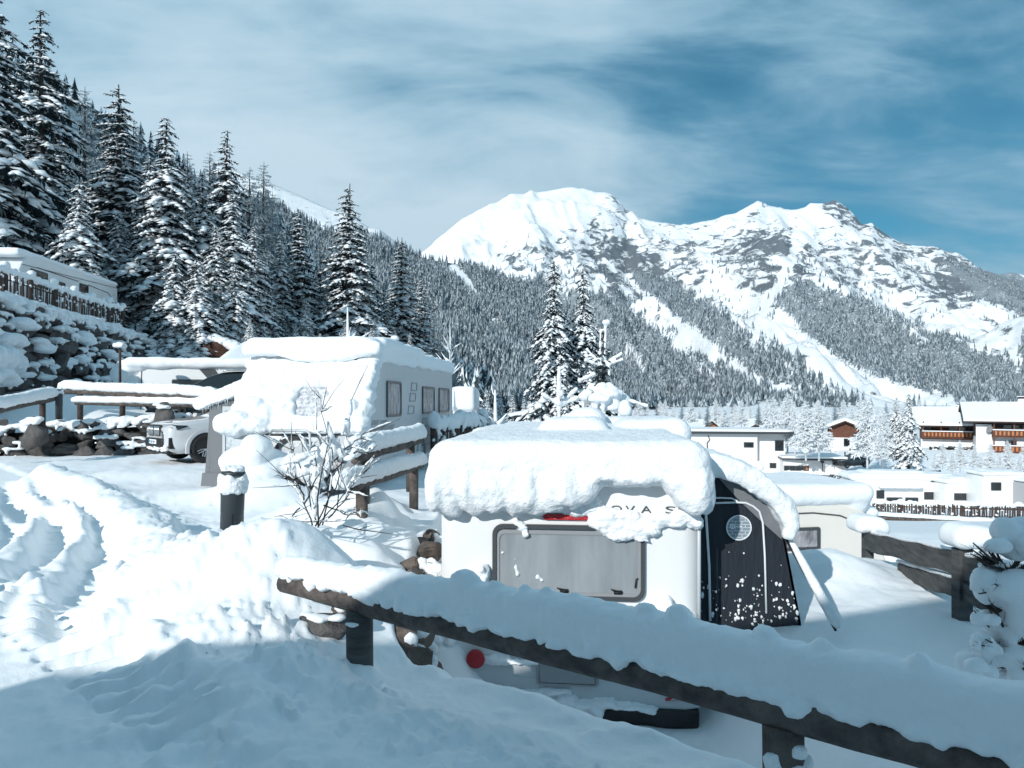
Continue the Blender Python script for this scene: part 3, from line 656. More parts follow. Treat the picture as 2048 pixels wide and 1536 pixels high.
def make_larch(label, h, r, seed, dens=1.0, mat=None, group=None, name='larch_tree', wid=1.0, upw=0.25):
    g = np.random.default_rng(seed); e = empty(name, (0, 0, 0), label, 'tree', group); P0 = []; P1 = []; Wd = []
    z = h * 0.12
    while z < h * 0.98:
        f = z / h; L0 = r * (1 - f) ** 0.7 + 0.05 * r
        for k in range(int(5 * dens)):
            a = g.random() * 6.28; L = L0 * g.uniform(0.5, 1.1); dr = g.uniform(0.0, 0.4)
            t = np.linspace(0, 1, 6); B = np.stack([L * t * math.cos(a), L * t * math.sin(a), z + L * (upw * t - dr * t * t)], 1)
            P0 += list(B[:-1]); P1 += list(B[1:]); Wd += [0.012 * L + 0.015] * 5
            n = int(16 * dens); tt = g.uniform(0.15, 1, n); C = np.stack([np.interp(tt, t, B[:, i]) for i in range(3)], 1)
            tl = L * g.uniform(0.12, 0.32, n) * (1.1 - 0.5 * tt); aa = a + g.normal(size=n) * 0.9
            E = C + np.stack([tl * np.cos(aa), tl * np.sin(aa), tl * g.normal(-0.45, 0.5, n)], 1); P0 += list(C); P1 += list(E); Wd += list(0.010 * L + tl * 0.05)
        z += h * 0.022 * g.uniform(0.7, 1.3) / dens
    c = MB(); c.spind(P0, P1, np.array(Wd) * wid, np.array(Wd) * wid); flat(c.build('crown', mat or M_frost2, e))
    t = MB(); t.tube([(0, 0, -0.8), (0.05 * r, 0, h * 0.5), (0, 0, h)], [h * 0.014 + 0.03, h * 0.009 + 0.02, 0.015], 7); t.build('trunk', M_frost if mat else M_bark, e); return e
PB_ = {}
used = set()
def plant(kind, x, y, h, label, group=None, rz=None, z=None, zoff=0.0, wf=1.0):
    """one tree: its own copy of the prototype of its kind"""
    proto, h0 = PB_[kind]; rz = rz if rz is not None else (x * 37.7 + y * 11.3) % 6.28
    sc = h / h0; zz = (G(x, y) if z is None else z) + zoff
    if kind not in used:
        used.add(kind); proto.location = (x, y, zz); proto.rotation_euler = (0, 0, rz); proto.scale = (sc * wf, sc * wf, sc)
        proto['label'] = label
        if group: proto['group'] = group
        return proto
    return copy_tree(proto, (x, y, zz), rz, (sc * wf, sc * wf, sc), label, group)
GT = 'snowy firs standing at the foot of the hill'
PB_['A'] = (make_fir('fir', h=20, r=4.9, seed=1, snow=1.2, droop=0.42, dens=1.0, zmin=0.10), 20)
PB_['B'] = (make_fir('fir', h=18, r=4.1, seed=2, snow=1.6, droop=0.55, dens=1.05, zmin=0.04), 18)
PB_['C'] = (make_fir('fir', h=12, r=3.3, seed=3, snow=1.8, droop=0.60, dens=1.1, zmin=0.02, twigs=6), 12)
PB_['D'] = (make_fir('fir', h=20, r=4.3, seed=4, snow=1.25, droop=0.35, dens=1.0, zmin=0.15, twigs=8), 20)
PB_['E'] = (make_fir('fir', h=6, r=1.45, seed=5, snow=1.7, droop=0.5, dens=0.9, zmin=0.02, twigs=5), 6)
PB_['L'] = (make_larch('larch', 18, 3.6, 6, 1.3, wid=1.3), 18)
PB_['F'] = (make_larch('larch', 9, 2.7, 7, 1.35, M_frost, name='frosted_tree', wid=1.9), 9)
def hillz(u, Y):
    """height of the hillside surface under bearing u at distance Y"""
    lo, hi = 0.0, 1.0
    for _ in range(30):
        m = (lo + hi) / 2; X, D, Z, v = RA.at(np.array([float(u)]), np.array([m]))
        if D[0] < Y: lo = m
        else: hi = m
    return float(Z[0])
def tree_at(kind, u, vtop, Y, label, group=None, base=None):
    x = (u - 1024) / 1450 * Y; zt = (HZ - vtop) / 1450 * Y
    if base is None:
        d0 = np.interp(u, [-1600, 0, 500, 700, 900, 1000], [50, 47, 44, 60, 95, 130])
        base = hillz(u, Y) if Y > d0 else G(x, Y)
    return plant(kind, x, Y, max(zt - base, 1.5), label, group, z=base - 0.15, wf=1.32 if kind in 'BCD' else 1.12)
TREES = [
 ('A', 82, -6, 46, 'tallest dark fir with heavy snow clumps behind the motorhome on the terrace'),
 ('A', -32, -150, 40, 'huge fir cut by the left edge of the view above the motorhome roof'),
 ('A', 20, 40, 50, 'dark fir partly hidden between the edge fir and the tallest fir'),
 ('C', 160, 352, 40, 'small fir thickly coated in snow right beside the motorhome roof'),
 ('D', 238, 148, 52, 'tall slender fir with a bare dark trunk left of the group of snowy firs'),
 ('B', 332, 216, 46, 'broad snow laden fir with stacked drooping boughs above the lamp post'),
 ('B', 405, 330, 48, 'snowy fir between the broad drooping fir and the dark topped fir'),
 ('A', 452, 243, 56, 'dark topped fir with white flecks rising above its snowy neighbours'),
 ('B', 466, 372, 46, 'snow coated fir standing in front of the dark topped fir'),
 ('C', 238, 415, 46, 'small snowy fir in the gap right of the motorhome'),
 ('C', 350, 492, 42, 'low bushy snow covered fir in front of the broad drooping fir'),
 ('C', 395, 505, 42, 'low snow covered fir over the bank behind the black car'),
 ('B', 470, 520, 44, 'snow draped fir just behind the roof of the parked black car'),
 ('B', 540, 555, 50, 'mid height snowy fir above the left end of the grey caravan roof'),
 ('D', 598, 405, 60, 'dark pointed fir standing alone left of the tall lone fir'),
 ('B', 560, 470, 58, 'snowy fir left of the dark pointed fir'),
 ('C', 612, 590, 52, 'small snowy fir below the dark pointed fir'),
 ('D', 697, 352, 56, 'tall lone fir with an open flecked crown above the grey caravan'),
 ('B', 722, 450, 57, 'whiter fir leaning close to the right side of the tall lone fir'),
 ('B', 655, 575, 56, 'snowy fir filling the gap left of the tall lone fir'),
 ('D', 803, 463, 62, 'dark drooping fir right of the tall lone fir, above the roof chimney'),
 ('D', 768, 560, 60, 'lower dark fir between the tall lone fir and the drooping one'),
 ('D', 843, 545, 66, 'narrow fir rightmost in the row above the grey caravan'),
 ('C', 745, 640, 54, 'low snowy fir behind the young twigs over the caravan roof'),
 ('B', 362, 400, 47, 'snowy fir just right of the broad drooping fir'),
 ('B', 432, 440, 45, 'snow draped fir between its darker topped neighbours, low in front'),
 ('B', 508, 440, 49, 'snowy fir right of the dark topped fir'),
 ('B', 282, 380, 50, 'snowy fir just left of the broad drooping fir'),
 ('B', 300, 300, 66, 'snowy fir further back between the slender fir and the broad drooping fir'),
]
for k, u, vt, Y, lb in TREES: tree_at(k, u, vt, Y, lb, GT)
for i, (u, vt, Y) in enumerate([(170, 170, 75), (215, 255, 72), (268, 235, 80), (375, 300, 74), (420, 300, 85), (500, 330, 66), (528, 320, 68), (545, 380, 80), (640, 480, 76), (660, 500, 90), (735, 500, 86), (820, 545, 84), (868, 620, 80), (285, 350, 60), (185, 330, 62),
                                (885, 650, 75), (905, 680, 80)]):
    tree_at('L', u, vt, Y, 'thin grey frosted larch in the wood behind the front row of firs', 'bare frosted larches on the hillside')
for i, (u, vt, Y, k) in enumerate([(120, 250, 60, 'D'), (50, 260, 56, 'D'), (-20, 200, 55, 'A'), (200, 420, 54, 'D'), (280, 420, 56, 'B'), (310, 520, 45, 'C'), (430, 480, 52, 'D'), (510, 450, 60, 'D'), (520, 580, 48, 'C'), (590, 640, 50, 'C'), (640, 660, 48, 'C'),
                                (690, 640, 50, 'B'), (790, 650, 58, 'D'), (820, 660, 56, 'B'), (120, 430, 48, 'D'), (30, 400, 46, 'D'), (440, 590, 43, 'C'), (335, 600, 42, 'C'), (500, 640, 43, 'C'), (265, 560, 45, 'C'), (565, 600, 52, 'D'), (640, 520, 66, 'D'), (755, 560, 70, 'D')]):
    tree_at(k, u, vt, Y, 'dark snowy fir crowded among the trees behind the front row', 'firs crowded behind the front row')
# garden firs behind the caravan roof
yb = 27.0
PB_['G'] = (make_fir('fir', h=8, r=1.9, seed=21, snow=1.35, droop=0.5, dens=1.25, zmin=0.02, twigs=6), 8)
plant('G', *px(1108, 0, yb)[:2], 8.0, 'left of two tall snowy firs behind the near caravan roof', 'tall firs behind the near caravan', z=-2.6, rz=1.0)
plant('G', *px(1166, 0, yb + 1)[:2], 7.9, 'right of two tall snowy firs behind the near caravan roof', 'tall firs behind the near caravan', z=-2.6, rz=3.4)
# shorter garden fir, buried in snow slabs, with thick rimed shoots on top
gx, gy = px(1205, 0, 22)[:2]; e = empty('garden_fir', (gx, gy, -2.4), 'short garden fir buried in snow with thick white shoots on top', 'tree')
tr, cr, sn = fir_meshes(h=4.6, r=1.1, seed=31, snow=1.3, droop=0.5, dens=0.8, zmin=0.1)
tr.build('trunk', M_bark, e); flat(cr.build('crown', M_needle, e))
mb = MB(); g = np.random.default_rng(3)
for cx_, cz_, rr, n in ((0.0, 2.85, 0.62, 26), (0.10, 1.75, 0.80, 34), (-0.45, 1.95, 0.6, 20), (0.62, 1.55, 0.4, 10), (0.2, 2.5, 0.5, 14)):
    for k in range(n):
        a = g.random() * 6.28; q = rr * math.sqrt(g.random()); dz_ = -0.45 * (q / rr) ** 2
        mb.blob((cx_ + q * math.cos(a), q * math.sin(a), cz_ + dz_), (0.22, 0.22, 0.15), 3, 0.25, seed=k)
        if q > 0.6 * rr: mb.blob((cx_ + q * 1.08 * math.cos(a), q * 1.08 * math.sin(a), cz_ + dz_ - 0.2), (0.06, 0.06, 0.2), 3, 0.2, seed=k)
for p0, p1, w in (((0.05, 0, 3.5), (0.10, 0, 4.75), 0.05), ((-0.08, 0, 3.5), (-0.05, 0.05, 4.55), 0.045), ((0.0, 0, 3.45), (0.6, 0, 3.8), 0.06), ((0.0, 0, 3.4), (0.62, -0.1, 3.62), 0.05), ((0, 0, 3.4), (-0.55, -0.1, 3.6), 0.06),
                  ((0, 0, 3.4), (-0.5, 0, 3.95), 0.05), ((-0.2, 0, 3.2), (-0.75, -0.1, 2.95), 0.07), ((0.2, 0, 3.1), (0.2, -0.1, 3.5), 0.05), ((0.4, 0, 2.5), (1.35, -0.2, 2.2), 0.06)):
    p0 = np.array(p0); p1 = np.array(p1); t = np.linspace(0, 1, 8)[:, None]; mb.tube(p0 + (p1 - p0) * t + [0, 0, 0.02], w * (1 + 0.25 * np.sin(np.arange(8) * 2.1)), 7)
mb.blob((0.12, 0, 4.75), (0.14, 0.12, 0.10), 4)
mass(mb, 'snow', M_snow_rough, e, 0.035, 2, ((0.12, 0.04),))
gx, gy = px(1118, 0, 20)[:2]; e = empty('young_fir', (gx, gy, -2.3), 'slender young fir with bare forked snow covered shoots left of the garden fir', 'tree')
mb = MB(); mb2 = MB()
for p0, p1, w in (((0, 0, 0), (0, 0, 3.2), 0.05), ((0, 0, 2.15), (-0.5, -0.1, 2.45), 0.05), ((0, 0, 2.1), (0.5, -0.1, 2.6), 0.05), ((0, 0, 2.1), (0.55, 0, 2.35), 0.05), ((0, 0, 2.1), (0.05, -.3, 2.5), 0.05), ((0, 0, 1.6), (0.4, -0.1, 1.9), 0.05), ((0, 0, 1.6), (-0.4, -0.1, 1.8), 0.05), ((0.3, 0, 0.9), (0.32, 0, 1.9), 0.06)):
    p0 = np.array(p0); p1 = np.array(p1); t = np.linspace(0, 1, 7)[:, None]; mb.tube(p0 + (p1 - p0) * t + [0, 0, 0.035], w * 1.25 * (1 + 0.3 * np.sin(np.arange(7) * 1.7)), 6); mb2.tube([p0, p1], w * 0.45, 5)
for k in range(16): mb.blob((g.normal() * 0.35 - 0.2, g.normal() * 0.2, 0.5 + g.random() * 0.8), (0.22, 0.2, 0.12), 4, 0.2, seed=k)
mb2.build('stem', M_bark, e); mass(mb, 'snow', M_snow_rough, e, 0.03, 2, ((0.12, 0.03),))
# young trees poking over the grey caravan's roof
for u, v, Y, hh, lb in ((695, 690, 24, 2.6, 'bare young tree with rimed upright twigs over the grey caravan roof'), (990, 850, 17, 1.7, 'bare snow laden bush with slanting twigs beside the picket fence'), (900, 700, 50, 3.5, 'low frosted bush right of the grey caravan roof')):
    X, Y, Z = px(u, v, Y); e = empty('young_tree', (X, Y, Z - hh * 0.55), lb, 'bush' if 'bush' in lb else 'tree'); a = MB(); b = MB()
    for k in range(26):
        a0 = g.random() * 6.28; z0 = g.random() * hh * 0.6; L = hh * g.uniform(0.15, 0.38); p0 = np.array([0, 0, z0]); p1 = p0 + [L * math.cos(a0) * 0.8, L * math.sin(a0) * 0.8, L * g.uniform(0.4, 1.0)]
        a.tube([p0, p1], 0.012, 4); b.tube([p0 + [0, 0, .03], (p0 + p1) / 2 + [0, 0, .03], p1 + [0, 0, .03]], [0.02, 0.05, 0.015], 5)
    a.tube([(0, 0, -0.5), (0, 0, hh)], [0.04, 0.01], 6); b.tube([(0.02, 0, hh * 0.3), (0.01, 0, hh * 0.7), (0, 0, hh * 1.03)], [0.03, 0.05, 0.02], 6)
    a.build('branches', M_bark, e); b.build('snow', M_snow_rough, e)
# ---------------- near pine at the right edge
e = empty('young_pine', (2.78, 3.75, -1.95), 'young pine bowed under thick pillows of snow at the right edge', 'tree')
LX, LY, LZ = 2.78, 3.75, -1.95
def Lp(u, v, Y):
    p = px(u, v, Y); return np.array([p[0] - LX, p[1] - LY, p[2] - LZ])
tw = MB(); sm = MB(); g = np.random.default_rng(14)
tw.tube([(0, 0, -0.3), (0.02, 0, 0.5), (0, 0, 1.15)], [0.035, 0.03, 0.015], 8)
for u0, v0, u1, v1, w in ((2010, 1135, 1955, 1100, 10), (2012, 1140, 1950, 1108, 9), (2012, 1140, 1975, 1085, 9), (2020, 1140, 2048, 1110, 9), (2020, 1150, 2070, 1120, 9), (2010, 1150, 1960, 1122, 8), (2020, 1170, 1960, 1172, 9), (2015, 1178, 1985, 1160, 8),
                          (2020, 1240, 1970, 1195, 12), (2020, 1245, 1945, 1180, 9), (2020, 1230, 2070, 1200, 12), (2020, 1290, 1960, 1225, 10), (2025, 1290, 1985, 1218, 9), (2030, 1300, 1960, 1300, 12), (2030, 1300, 1970, 1275, 12), (2035, 1290, 2075, 1270, 12), (2035, 1330, 1965, 1345, 12), (2030, 1340, 2070, 1330, 12)):
    for j in range(3):
        p0 = Lp(u0, v0, 3.75 + g.normal() * .06); p1 = Lp(u1 + g.normal() * 9, v1 + g.normal() * 9, 3.65 + g.normal() * .12)
        tw.tube([p0, (p0 + p1) / 2 + [0, 0, -.01], p1], [0.009, 0.007, 0.003], 5)
        n = 26; t = g.random(n); C = p0 + (p1 - p0) * t[:, None]; E = C + (p1 - p0) / np.linalg.norm(p1 - p0) * 0.03 + g.normal(size=(n, 3)) * 0.022; tw.spind(C, E, 0.0015, 0.0015)
tw.build('branches', M_bark, e)
def pil(u, v, ru, rv, Y=3.7, dep=1.0, sd=0):
    s_ = Y / 1450 * 1.16; sm.blob(Lp(u - 4, v, Y), (ru * s_, (ru + rv) / 2 * s_ * dep, rv * s_ * 1.12), 8, 0.10, 1.2, sd)
for i, a in enumerate([(2015, 1062, 24, 22), (2030, 1085, 34, 24), (2000, 1092, 24, 12), (2046, 1070, 30, 30), (2040, 1105, 26, 14), (2085, 1090, 40, 26),
                       (1985, 1130, 22, 9), (2040, 1150, 26, 10), (1965, 1160, 16, 20), (1950, 1158, 6, 8, 3.6), (1948, 1175, 5, 8, 3.6), (1975, 1170, 20, 30), (2000, 1165, 34, 20), (2035, 1175, 44, 24), (1993, 1180, 18, 12), (2020, 1190, 30, 24), (2032, 1208, 14, 18), (2080, 1185, 60, 34), (1975, 1150, 14, 10),
                       (1960, 1238, 13, 13), (1978, 1236, 16, 14), (1990, 1240, 14, 10), (2010, 1250, 22, 12), (2035, 1245, 30, 20), (2070, 1240, 40, 30), (1995, 1262, 16, 16), (1972, 1290, 18, 22), (1955, 1286, 8, 16), (1992, 1280, 14, 14), (2000, 1300, 9, 9), (2025, 1272, 12, 14),
                       (1935, 1322, 18, 15), (1955, 1330, 20, 12), (1985, 1318, 24, 14), (2010, 1310, 26, 14), (1985, 1345, 14, 12), (2006, 1350, 12, 12), (2040, 1312, 34, 16), (2045, 1350, 20, 20), (2075, 1330, 50, 34), (2040, 1380, 30, 14)]):
    pil(*a[:4], *(a[4:] or (3.62 + 0.08 * math.sin(i * 2.3),)), sd=i)
mass(sm, 'snow', M_snow, e, 0.012, 5, ((0.07, 0.008),))
# ---------------- snow laden bush between the lamp post and the grey caravan
BX, BY = px(640, 0, 6.9)[:2]; BZ = -1.42
e = empty('twiggy_bush', (BX, BY, BZ), 'bare twiggy bush clotted with snow behind the bollard lamp', 'bush')
def Bp(u, v, Y=6.9): p = px(u, v, Y); return np.array([p[0] - BX, p[1] - BY, p[2] - BZ])
tw = MB(); sm = MB(); g = np.random.default_rng(8)
main = [((634, 1050), (670, 975), (690, 900), (700, 810)), ((634, 1050), (610, 960), (585, 900)), ((634, 1050), (640, 960), (655, 880), (640, 800)), ((628, 1050), (600, 990), (568, 955)), ((634, 1055), (690, 985), (735, 935)),
        ((645, 1050), (660, 980), (665, 900), (620, 850)), ((610, 1000), (590, 960), (550, 950)), ((650, 960), (700, 910), (740, 905)), ((660, 930), (700, 890), (735, 862)), ((610, 1010), (640, 940), (600, 870)), ((650, 1010), (690, 1030), (720, 1020)), ((600, 1015), (575, 1042), (690, 1045)), ((655, 1040), (700, 985), (680, 955))]
for i, ln in enumerate(main):
    P = [Bp(u, v, 6.9 + 0.25 * math.sin(i * 1.9 + j * 0.8)) for j, (u, v) in enumerate(ln)]; t = np.linspace(0, 1, 10); s0 = np.linspace(0, 1, len(P))
    Q = np.stack([np.interp(t, s0, [p[k] for p in P]) for k in range(3)], 1) + g.normal(size=(10, 3)) * 0.008
    tw.tube(Q, np.linspace(0.008, 0.0025, 10), 5)
    for j in range(9):
        b = Q[g.integers(2, 10)]; d = Q[-1] - Q[0]; d = d / np.linalg.norm(d) + g.normal(size=3) * 0.6; L = g.uniform(0.08, 0.28); c_ = b + d * L
        tw.tube([b, (b + c_) / 2 + g.normal(size=3) * 0.01, c_], [0.004, 0.003, 0.0015], 4)
        if g.random() < 0.5: sm.tube([b + [0, 0, .008], (b + c_) / 2 + [0, 0, .015], c_], [0.006, 0.015, 0.006], 6)
    if i % 2: sm.tube(Q[3:] + [0, 0, 0.012], 0.008 + 0.008 * np.abs(np.sin(np.arange(7) * 1.9 + i)), 6)
for u, v, ru, rv, rot in ((700, 815, 7, 22, 0), (695, 850, 9, 26, 0), (662, 870, 7, 34, -15), (655, 905, 14, 26, -20), (668, 905, 10, 20, 10), (640, 905, 22, 14, 20), (690, 900, 14, 24, 25), (628, 915, 30, 13, 0), (600, 915, 22, 10, -20), (632, 935, 18, 16, 0), (612, 940, 12, 14, 0), (655, 935, 8, 26, 10),
                          (700, 915, 18, 8, -20), (672, 890, 8, 18, 20), (735, 880, 14, 4, -15), (632, 985, 10, 26, 15), (642, 965, 9, 20, -30), (630, 1015, 9, 26, 0), (628, 960, 8, 10, 0), (570, 955, 5, 3, 0), (607, 880, 6, 10, 0), (686, 860, 5, 16, 10), (715, 868, 10, 4, -20)):
    s_ = 6.9 / 1450 * 0.82; M = Euler((0, R(rot), 0)).to_matrix().to_4x4(); sm.blob(Bp(u, v, 6.85 + g.normal() * 0.08), (ru * s_, min(ru, rv) * s_ * 1.1, rv * s_), 5, 0.35, 2.0, int(u), M=M)
tw.build('branches', M_bark, e); mass(sm, 'snow', M_snow_rough, e, 0.014, 2, ((0.06, 0.015),))
# ================================================================== VEHICLES
def wheel(parent, loc, r=0.36, w=0.24, rz=0.0, spokes=5, name='wheel', snow=False):
    """wheel with tyre and rim; axle along local y"""
    M = Matrix.Rotation(R(90), 4, 'X')
    o = MB(); prof = [(r * 0.62, -w / 2), (r * 0.93, -w / 2), (r, -w * 0.36), (r, w * 0.36), (r * 0.93, w / 2), (r * 0.62, w / 2)]
    n = 32; m = len(prof); th = np.arange(n) * 2 * math.pi / n
    V = np.array([[(q * math.cos(t), q * math.sin(t), z) for t in th] for q, z in prof]).reshape(-1, 3)
    i = np.arange(m)[:, None] * n; i2 = ((np.arange(m) + 1) % m)[:, None] * n; j = np.arange(n)[None, :]; j2 = (j + 1) % n
    o.add(tf(V, M), np.stack([i + j, i + j2, i2 + j2, i2 + j], -1).reshape(-1, 4))
    t_ = o.build('tyre', M_tyre, parent, loc=loc); t_.name = name
    d = MB(); d.lathe([(r * 0.60, -w * 0.2), (r * 0.62, w * 0.35), (r * 0.57, w * 0.38), (r * 0.55, w * 0.1), (0.001, w * 0.05)], n=28, M=M, mat=1)
    for k in range(spokes):
        a = k * 6.283 / spokes; Ms = M @ Matrix.Rotation(a, 4, 'Z')
        for s_ in (-1, 1): d.box(0.03, r * 0.57, -0.014 + s_ * 0.03, 0.014 + s_ * 0.03, w * 0.28, w * 0.4, 0, Ms)
    d.lathe([(0.05, w * .25), (0.05, w * .42), (0.001, w * .43)], n=12, M=M, mat=0)
    d.build('rim', [M_chrome, M_poly], t_, smooth=False)
    return t_
# ---------------------------------------------------------------- near caravan
CX, CY, CZ = 0.49, 6.40, -2.95
car1 = empty('caravan', (CX, CY, CZ), 'white caravan seen from behind under a thick overhanging snow cap', 'caravan', rz=R(-6))
zt = -0.62 - CZ
def wallfn(P, N): return P
b = MB(); b.rbox((0, 2.8, (0.27 + zt) / 2), (2.32, 5.6, zt - 0.27), 0.09, 14); b.build('body', M_white, car1)
b = MB(); b.rbox((0, 0.05, 0.47), (2.33, 0.22, 0.42), 0.08, 12)                      # bumper moulding
b.rbox((0.02, -0.02, 0.60), (1.05, 0.10, 0.22), 0.04, 8); b.build('bumper', M_wgrey, car1)
b = MB(); b.rbox((0, 0.06, 0.19), (2.28, 0.20, 0.20), 0.05, 10); b.rbox((0, 2.7, 0.2), (2.26, 5.2, 0.2), 0.04, 8); b.build('skirt', M_black, car1)
for sx in (1,):
    b = MB(); b.tube([(sx * 1.135, -0.012, 0.75), (sx * 1.135, -0.014, zt - 0.08)], 0.016, 8); b.build('corner_trim', M_wgrey, car1)
wx0, wx1, wz0, wz1 = -0.665, 0.672, -1.755 - CZ, -1.10 - CZ
fr = MB(); o_ = rrect(wx0, wx1, wz0, wz1, 0.09); 
fr.ring(o_, rrect(wx0 + .035, wx1 - .035, wz0 + .035, wz1 - .035, 0.07), 'y', -0.035, 0.02)
fr.ring(rrect(wx0 + .03, wx1 - .03, wz0 + .03, wz1 - .05, 0.075), rrect(wx0 + .062, wx1 - .062, wz0 + .062, wz1 - .085, 0.055), 'y', -0.022, 0.02, 1)
fr.box(wx0 + 0.1, wx1 - 0.1, -0.048, 0.0, wz1 - 0.032, wz1 - 0.008, 0)
w1 = fr.build('window', [M_dkgrey, M_grey], car1, smooth=False)
p = MB(); p.prism(rrect(wx0 + .05, wx1 - .05, wz0 + .05, wz1 - .07, 0.05), 'y', -0.012, 0.01); p.build('pane', M_glass2, w1, smooth=False)
for lx in (-0.50, -0.03, 0.44):
    p = MB(); p.box(lx - 0.035, lx + 0.035, -0.035, -0.01, wz0 + 0.06, wz0 + 0.09); p.tube([(lx, -0.03, wz0 + 0.085), (lx - 0.06, -0.05, wz0 + 0.105)], 0.008, 6); p.build('latch', M_black, w1)
p = MB(); p.tube([(wx1 - 0.085, -0.03, wz0 + 0.12), (wx1 - 0.075, -0.04, wz0 + 0.2), (wx1 - 0.06, -0.03, wz0 + 0.2)], 0.007, 6); p.build('latch', M_black, w1)
b = MB(); b.prism(rrect(-0.215, 0.185, -1.055 - CZ, -1.005 - CZ, 0.024), 'y', -0.03, 0.0); b.build('brake_light', M_red, car1, smooth=False)
for sx in (-1, 1):
    zo = 0.0 if sx < 0 else -0.13
    b = MB(); b.prism([(sx * 1.14, 0.80 + zo), (sx * 1.14, 0.60 + zo), (sx * 1.03, 0.52 + zo), (sx * 0.84, 0.50 + zo), (sx * 1.0, 0.62 + zo)], 'y', -0.10, 0.02)
    t_ = b.build('tail_light', M_red, car1, smooth=False)
    b = MB(); b.prism([(sx * 1.04, 0.535 + zo), (sx * 0.88, 0.508 + zo), (sx * 0.97, 0.585 + zo)], 'y', -0.104, -0.09); b.build('reversing_lens', M_clear, t_, smooth=False)
b = MB(); b.lathe([(0.082, 0.0), (0.082, 0.03), (0.07, 0.042), (0.001, 0.046)], n=28, M=rotm((-0.81, -0.055, 0.66), (R(90), 0, 0))); b.build('round_light', M_red, car1)
b = MB(); b.ring(rrect(-0.27, 0.27, 0.46, 0.65, 0.03), rrect(-0.25, 0.25, 0.475, 0.635, 0.025), 'y', -0.09, -0.07); b.box(-0.24, 0.24, -0.082, -0.075, 0.48, 0.63); b.build('plate_recess', M_grey, car1, smooth=False)
text('HYMER', 'lettering', M_dkgrey, car1, (-0.16, -0.078, 0.665), 0.085, (R(90), 0, 0), 1.35)
text('12', 'plate_number', M_clear, car1, (0.02, -0.09, 0.56), 0.055, (R(90), 0, 0), 1.2)
zl = -0.985 - CZ
for i, ch in enumerate('NOVA'): text(ch, 'lettering', M_text, car1, (0.235 + i * 0.135, -0.006, zl), 0.088, (R(90), 0, 0), 1.55)
text('S', 'lettering', M_text, car1, (0.84, -0.006, zl), 0.088, (R(90), 0, 0), 2.6)
text('Eriba', 'lettering', M_grey, car1, (-0.93, -0.006, -0.965 - CZ), 0.10, (R(90), 0, R(0)), 1.1)
# snow on the roof: slab, rounded lip with an uneven lower edge, humps over hatches
b = MB(); g = np.random.default_rng(5)
b.rbox((0.0, 2.6, zt + 0.07), (2.40, 5.6, 0.42), 0.20, 30)
b.rbox((0.0, 0.12, zt + 0.075), (2.46, 0.72, 0.40), 0.199, 24)
def droop(x): return 0.34 - 0.20 * S(0.12, 0.3, x) * S(1.0, 0.86, x) * 1.0 - 0.06 * S(-0.3, 0.1, x) + 0.05 * S(0.98, 1.15, x)
for x in np.arange(-1.14, 1.17, 0.045):
    dd = float(droop(np.array(x))) + g.normal() * 0.02
    b.blob((x, -0.10 + g.normal() * 0.02, zt - dd * 0.42), (0.11, 0.15 + 0.03 * g.random(), dd * 0.72), 4, 0.25, 2, int(x * 50) + 80)
for sx in (-1, 1):
    for y in np.arange(0, 5.3, 0.16): b.blob((sx * 1.13, y, zt - 0.04 + g.normal() * 0.03), (0.10, 0.14, 0.14), 4, 0.2, 2, int(y * 9))
for cx_, cy_, cz_, rx, ry, rz_ in ((0.02, 2.1, 0.33, 0.40, 0.42, 0.22), (-0.62, 2.0, 0.24, 0.55, 0.8, 0.16), (-0.30, 1.6, 0.24, 0.5, 0.5, 0.13), (0.95, 3.0, 0.30, 0.45, 0.8, 0.24), (0.60, 2.6, 0.25, 0.4, 0.5, 0.17), (0.15, 4.2, 0.36, 0.3, 0.3, 0.30), (0.5, 4.6, 0.28, 0.4, 0.3, 0.22), (-0.9, 3.2, 0.22, 0.4, 0.8, 0.18)):
    b.rbox((cx_, cy_, zt + cz_ - 0.10), (rx * 2, ry * 2, rz_ * 1.7), rz_ * 0.8, 12)
mass(b, 'snow_cap', M_snow_rough, car1, 0.018, 9, ((0.5, 0.05), (0.09, 0.012), (0.03, 0.010)))
b = MB()                                                                              # wet snow stuck to the wall below the cap
def wp(u, v): return ((u - 1135) / 1450 * 6.4, (HZ - v) / 1450 * 6.4 - CZ)
def cling(pts, dep=0.06, fr_=2.5):
    for i, (u, v, ru, rv) in enumerate(pts):
        x, z = wp(u, v); s_ = 6.4 / 1450; b.blob((x, -0.01, z), (ru * s_, dep, rv * s_), 6, 0.45, fr_, int(u + v))
cling([(890, 995, 24, 24), (905, 1012, 22, 14), (900, 1030, 8, 10), (880, 1000, 12, 20), (950, 1000, 40, 14), (1100, 1010, 40, 16), (1150, 1018, 50, 13), (1060, 1008, 30, 10), (1165, 1000, 40, 20)])
cling([(1200, 1040, 24, 24), (1230, 1045, 36, 28), (1265, 1052, 36, 26), (1290, 1050, 26, 20), (1240, 1068, 30, 14), (1215, 1030, 26, 18), (1320, 1035, 34, 16), (1350, 1040, 20, 12), (1280, 1072, 16, 8), (1385, 1000, 16, 24), (1378, 1020, 18, 30), (1390, 1040, 11, 14), (1360, 1025, 22, 14), (1305, 1060, 12, 10), (1250, 1030, 30, 16)], 0.08)
cling([(1035, 1046, 10, 6), (1046, 1056, 12, 9), (1052, 1068, 7, 9)], 0.05)
cling([(1005, 1108, 4, 4), (1032, 1137, 4, 9), (1035, 1150, 5, 5), (1075, 1155, 6, 6), (1030, 1120, 2, 4), (1085, 1162, 4, 4)], 0.02)
cling([(955, 1170, 22, 24), (965, 1148, 14, 20), (940, 1185, 26, 12)], 0.11, 1.2)
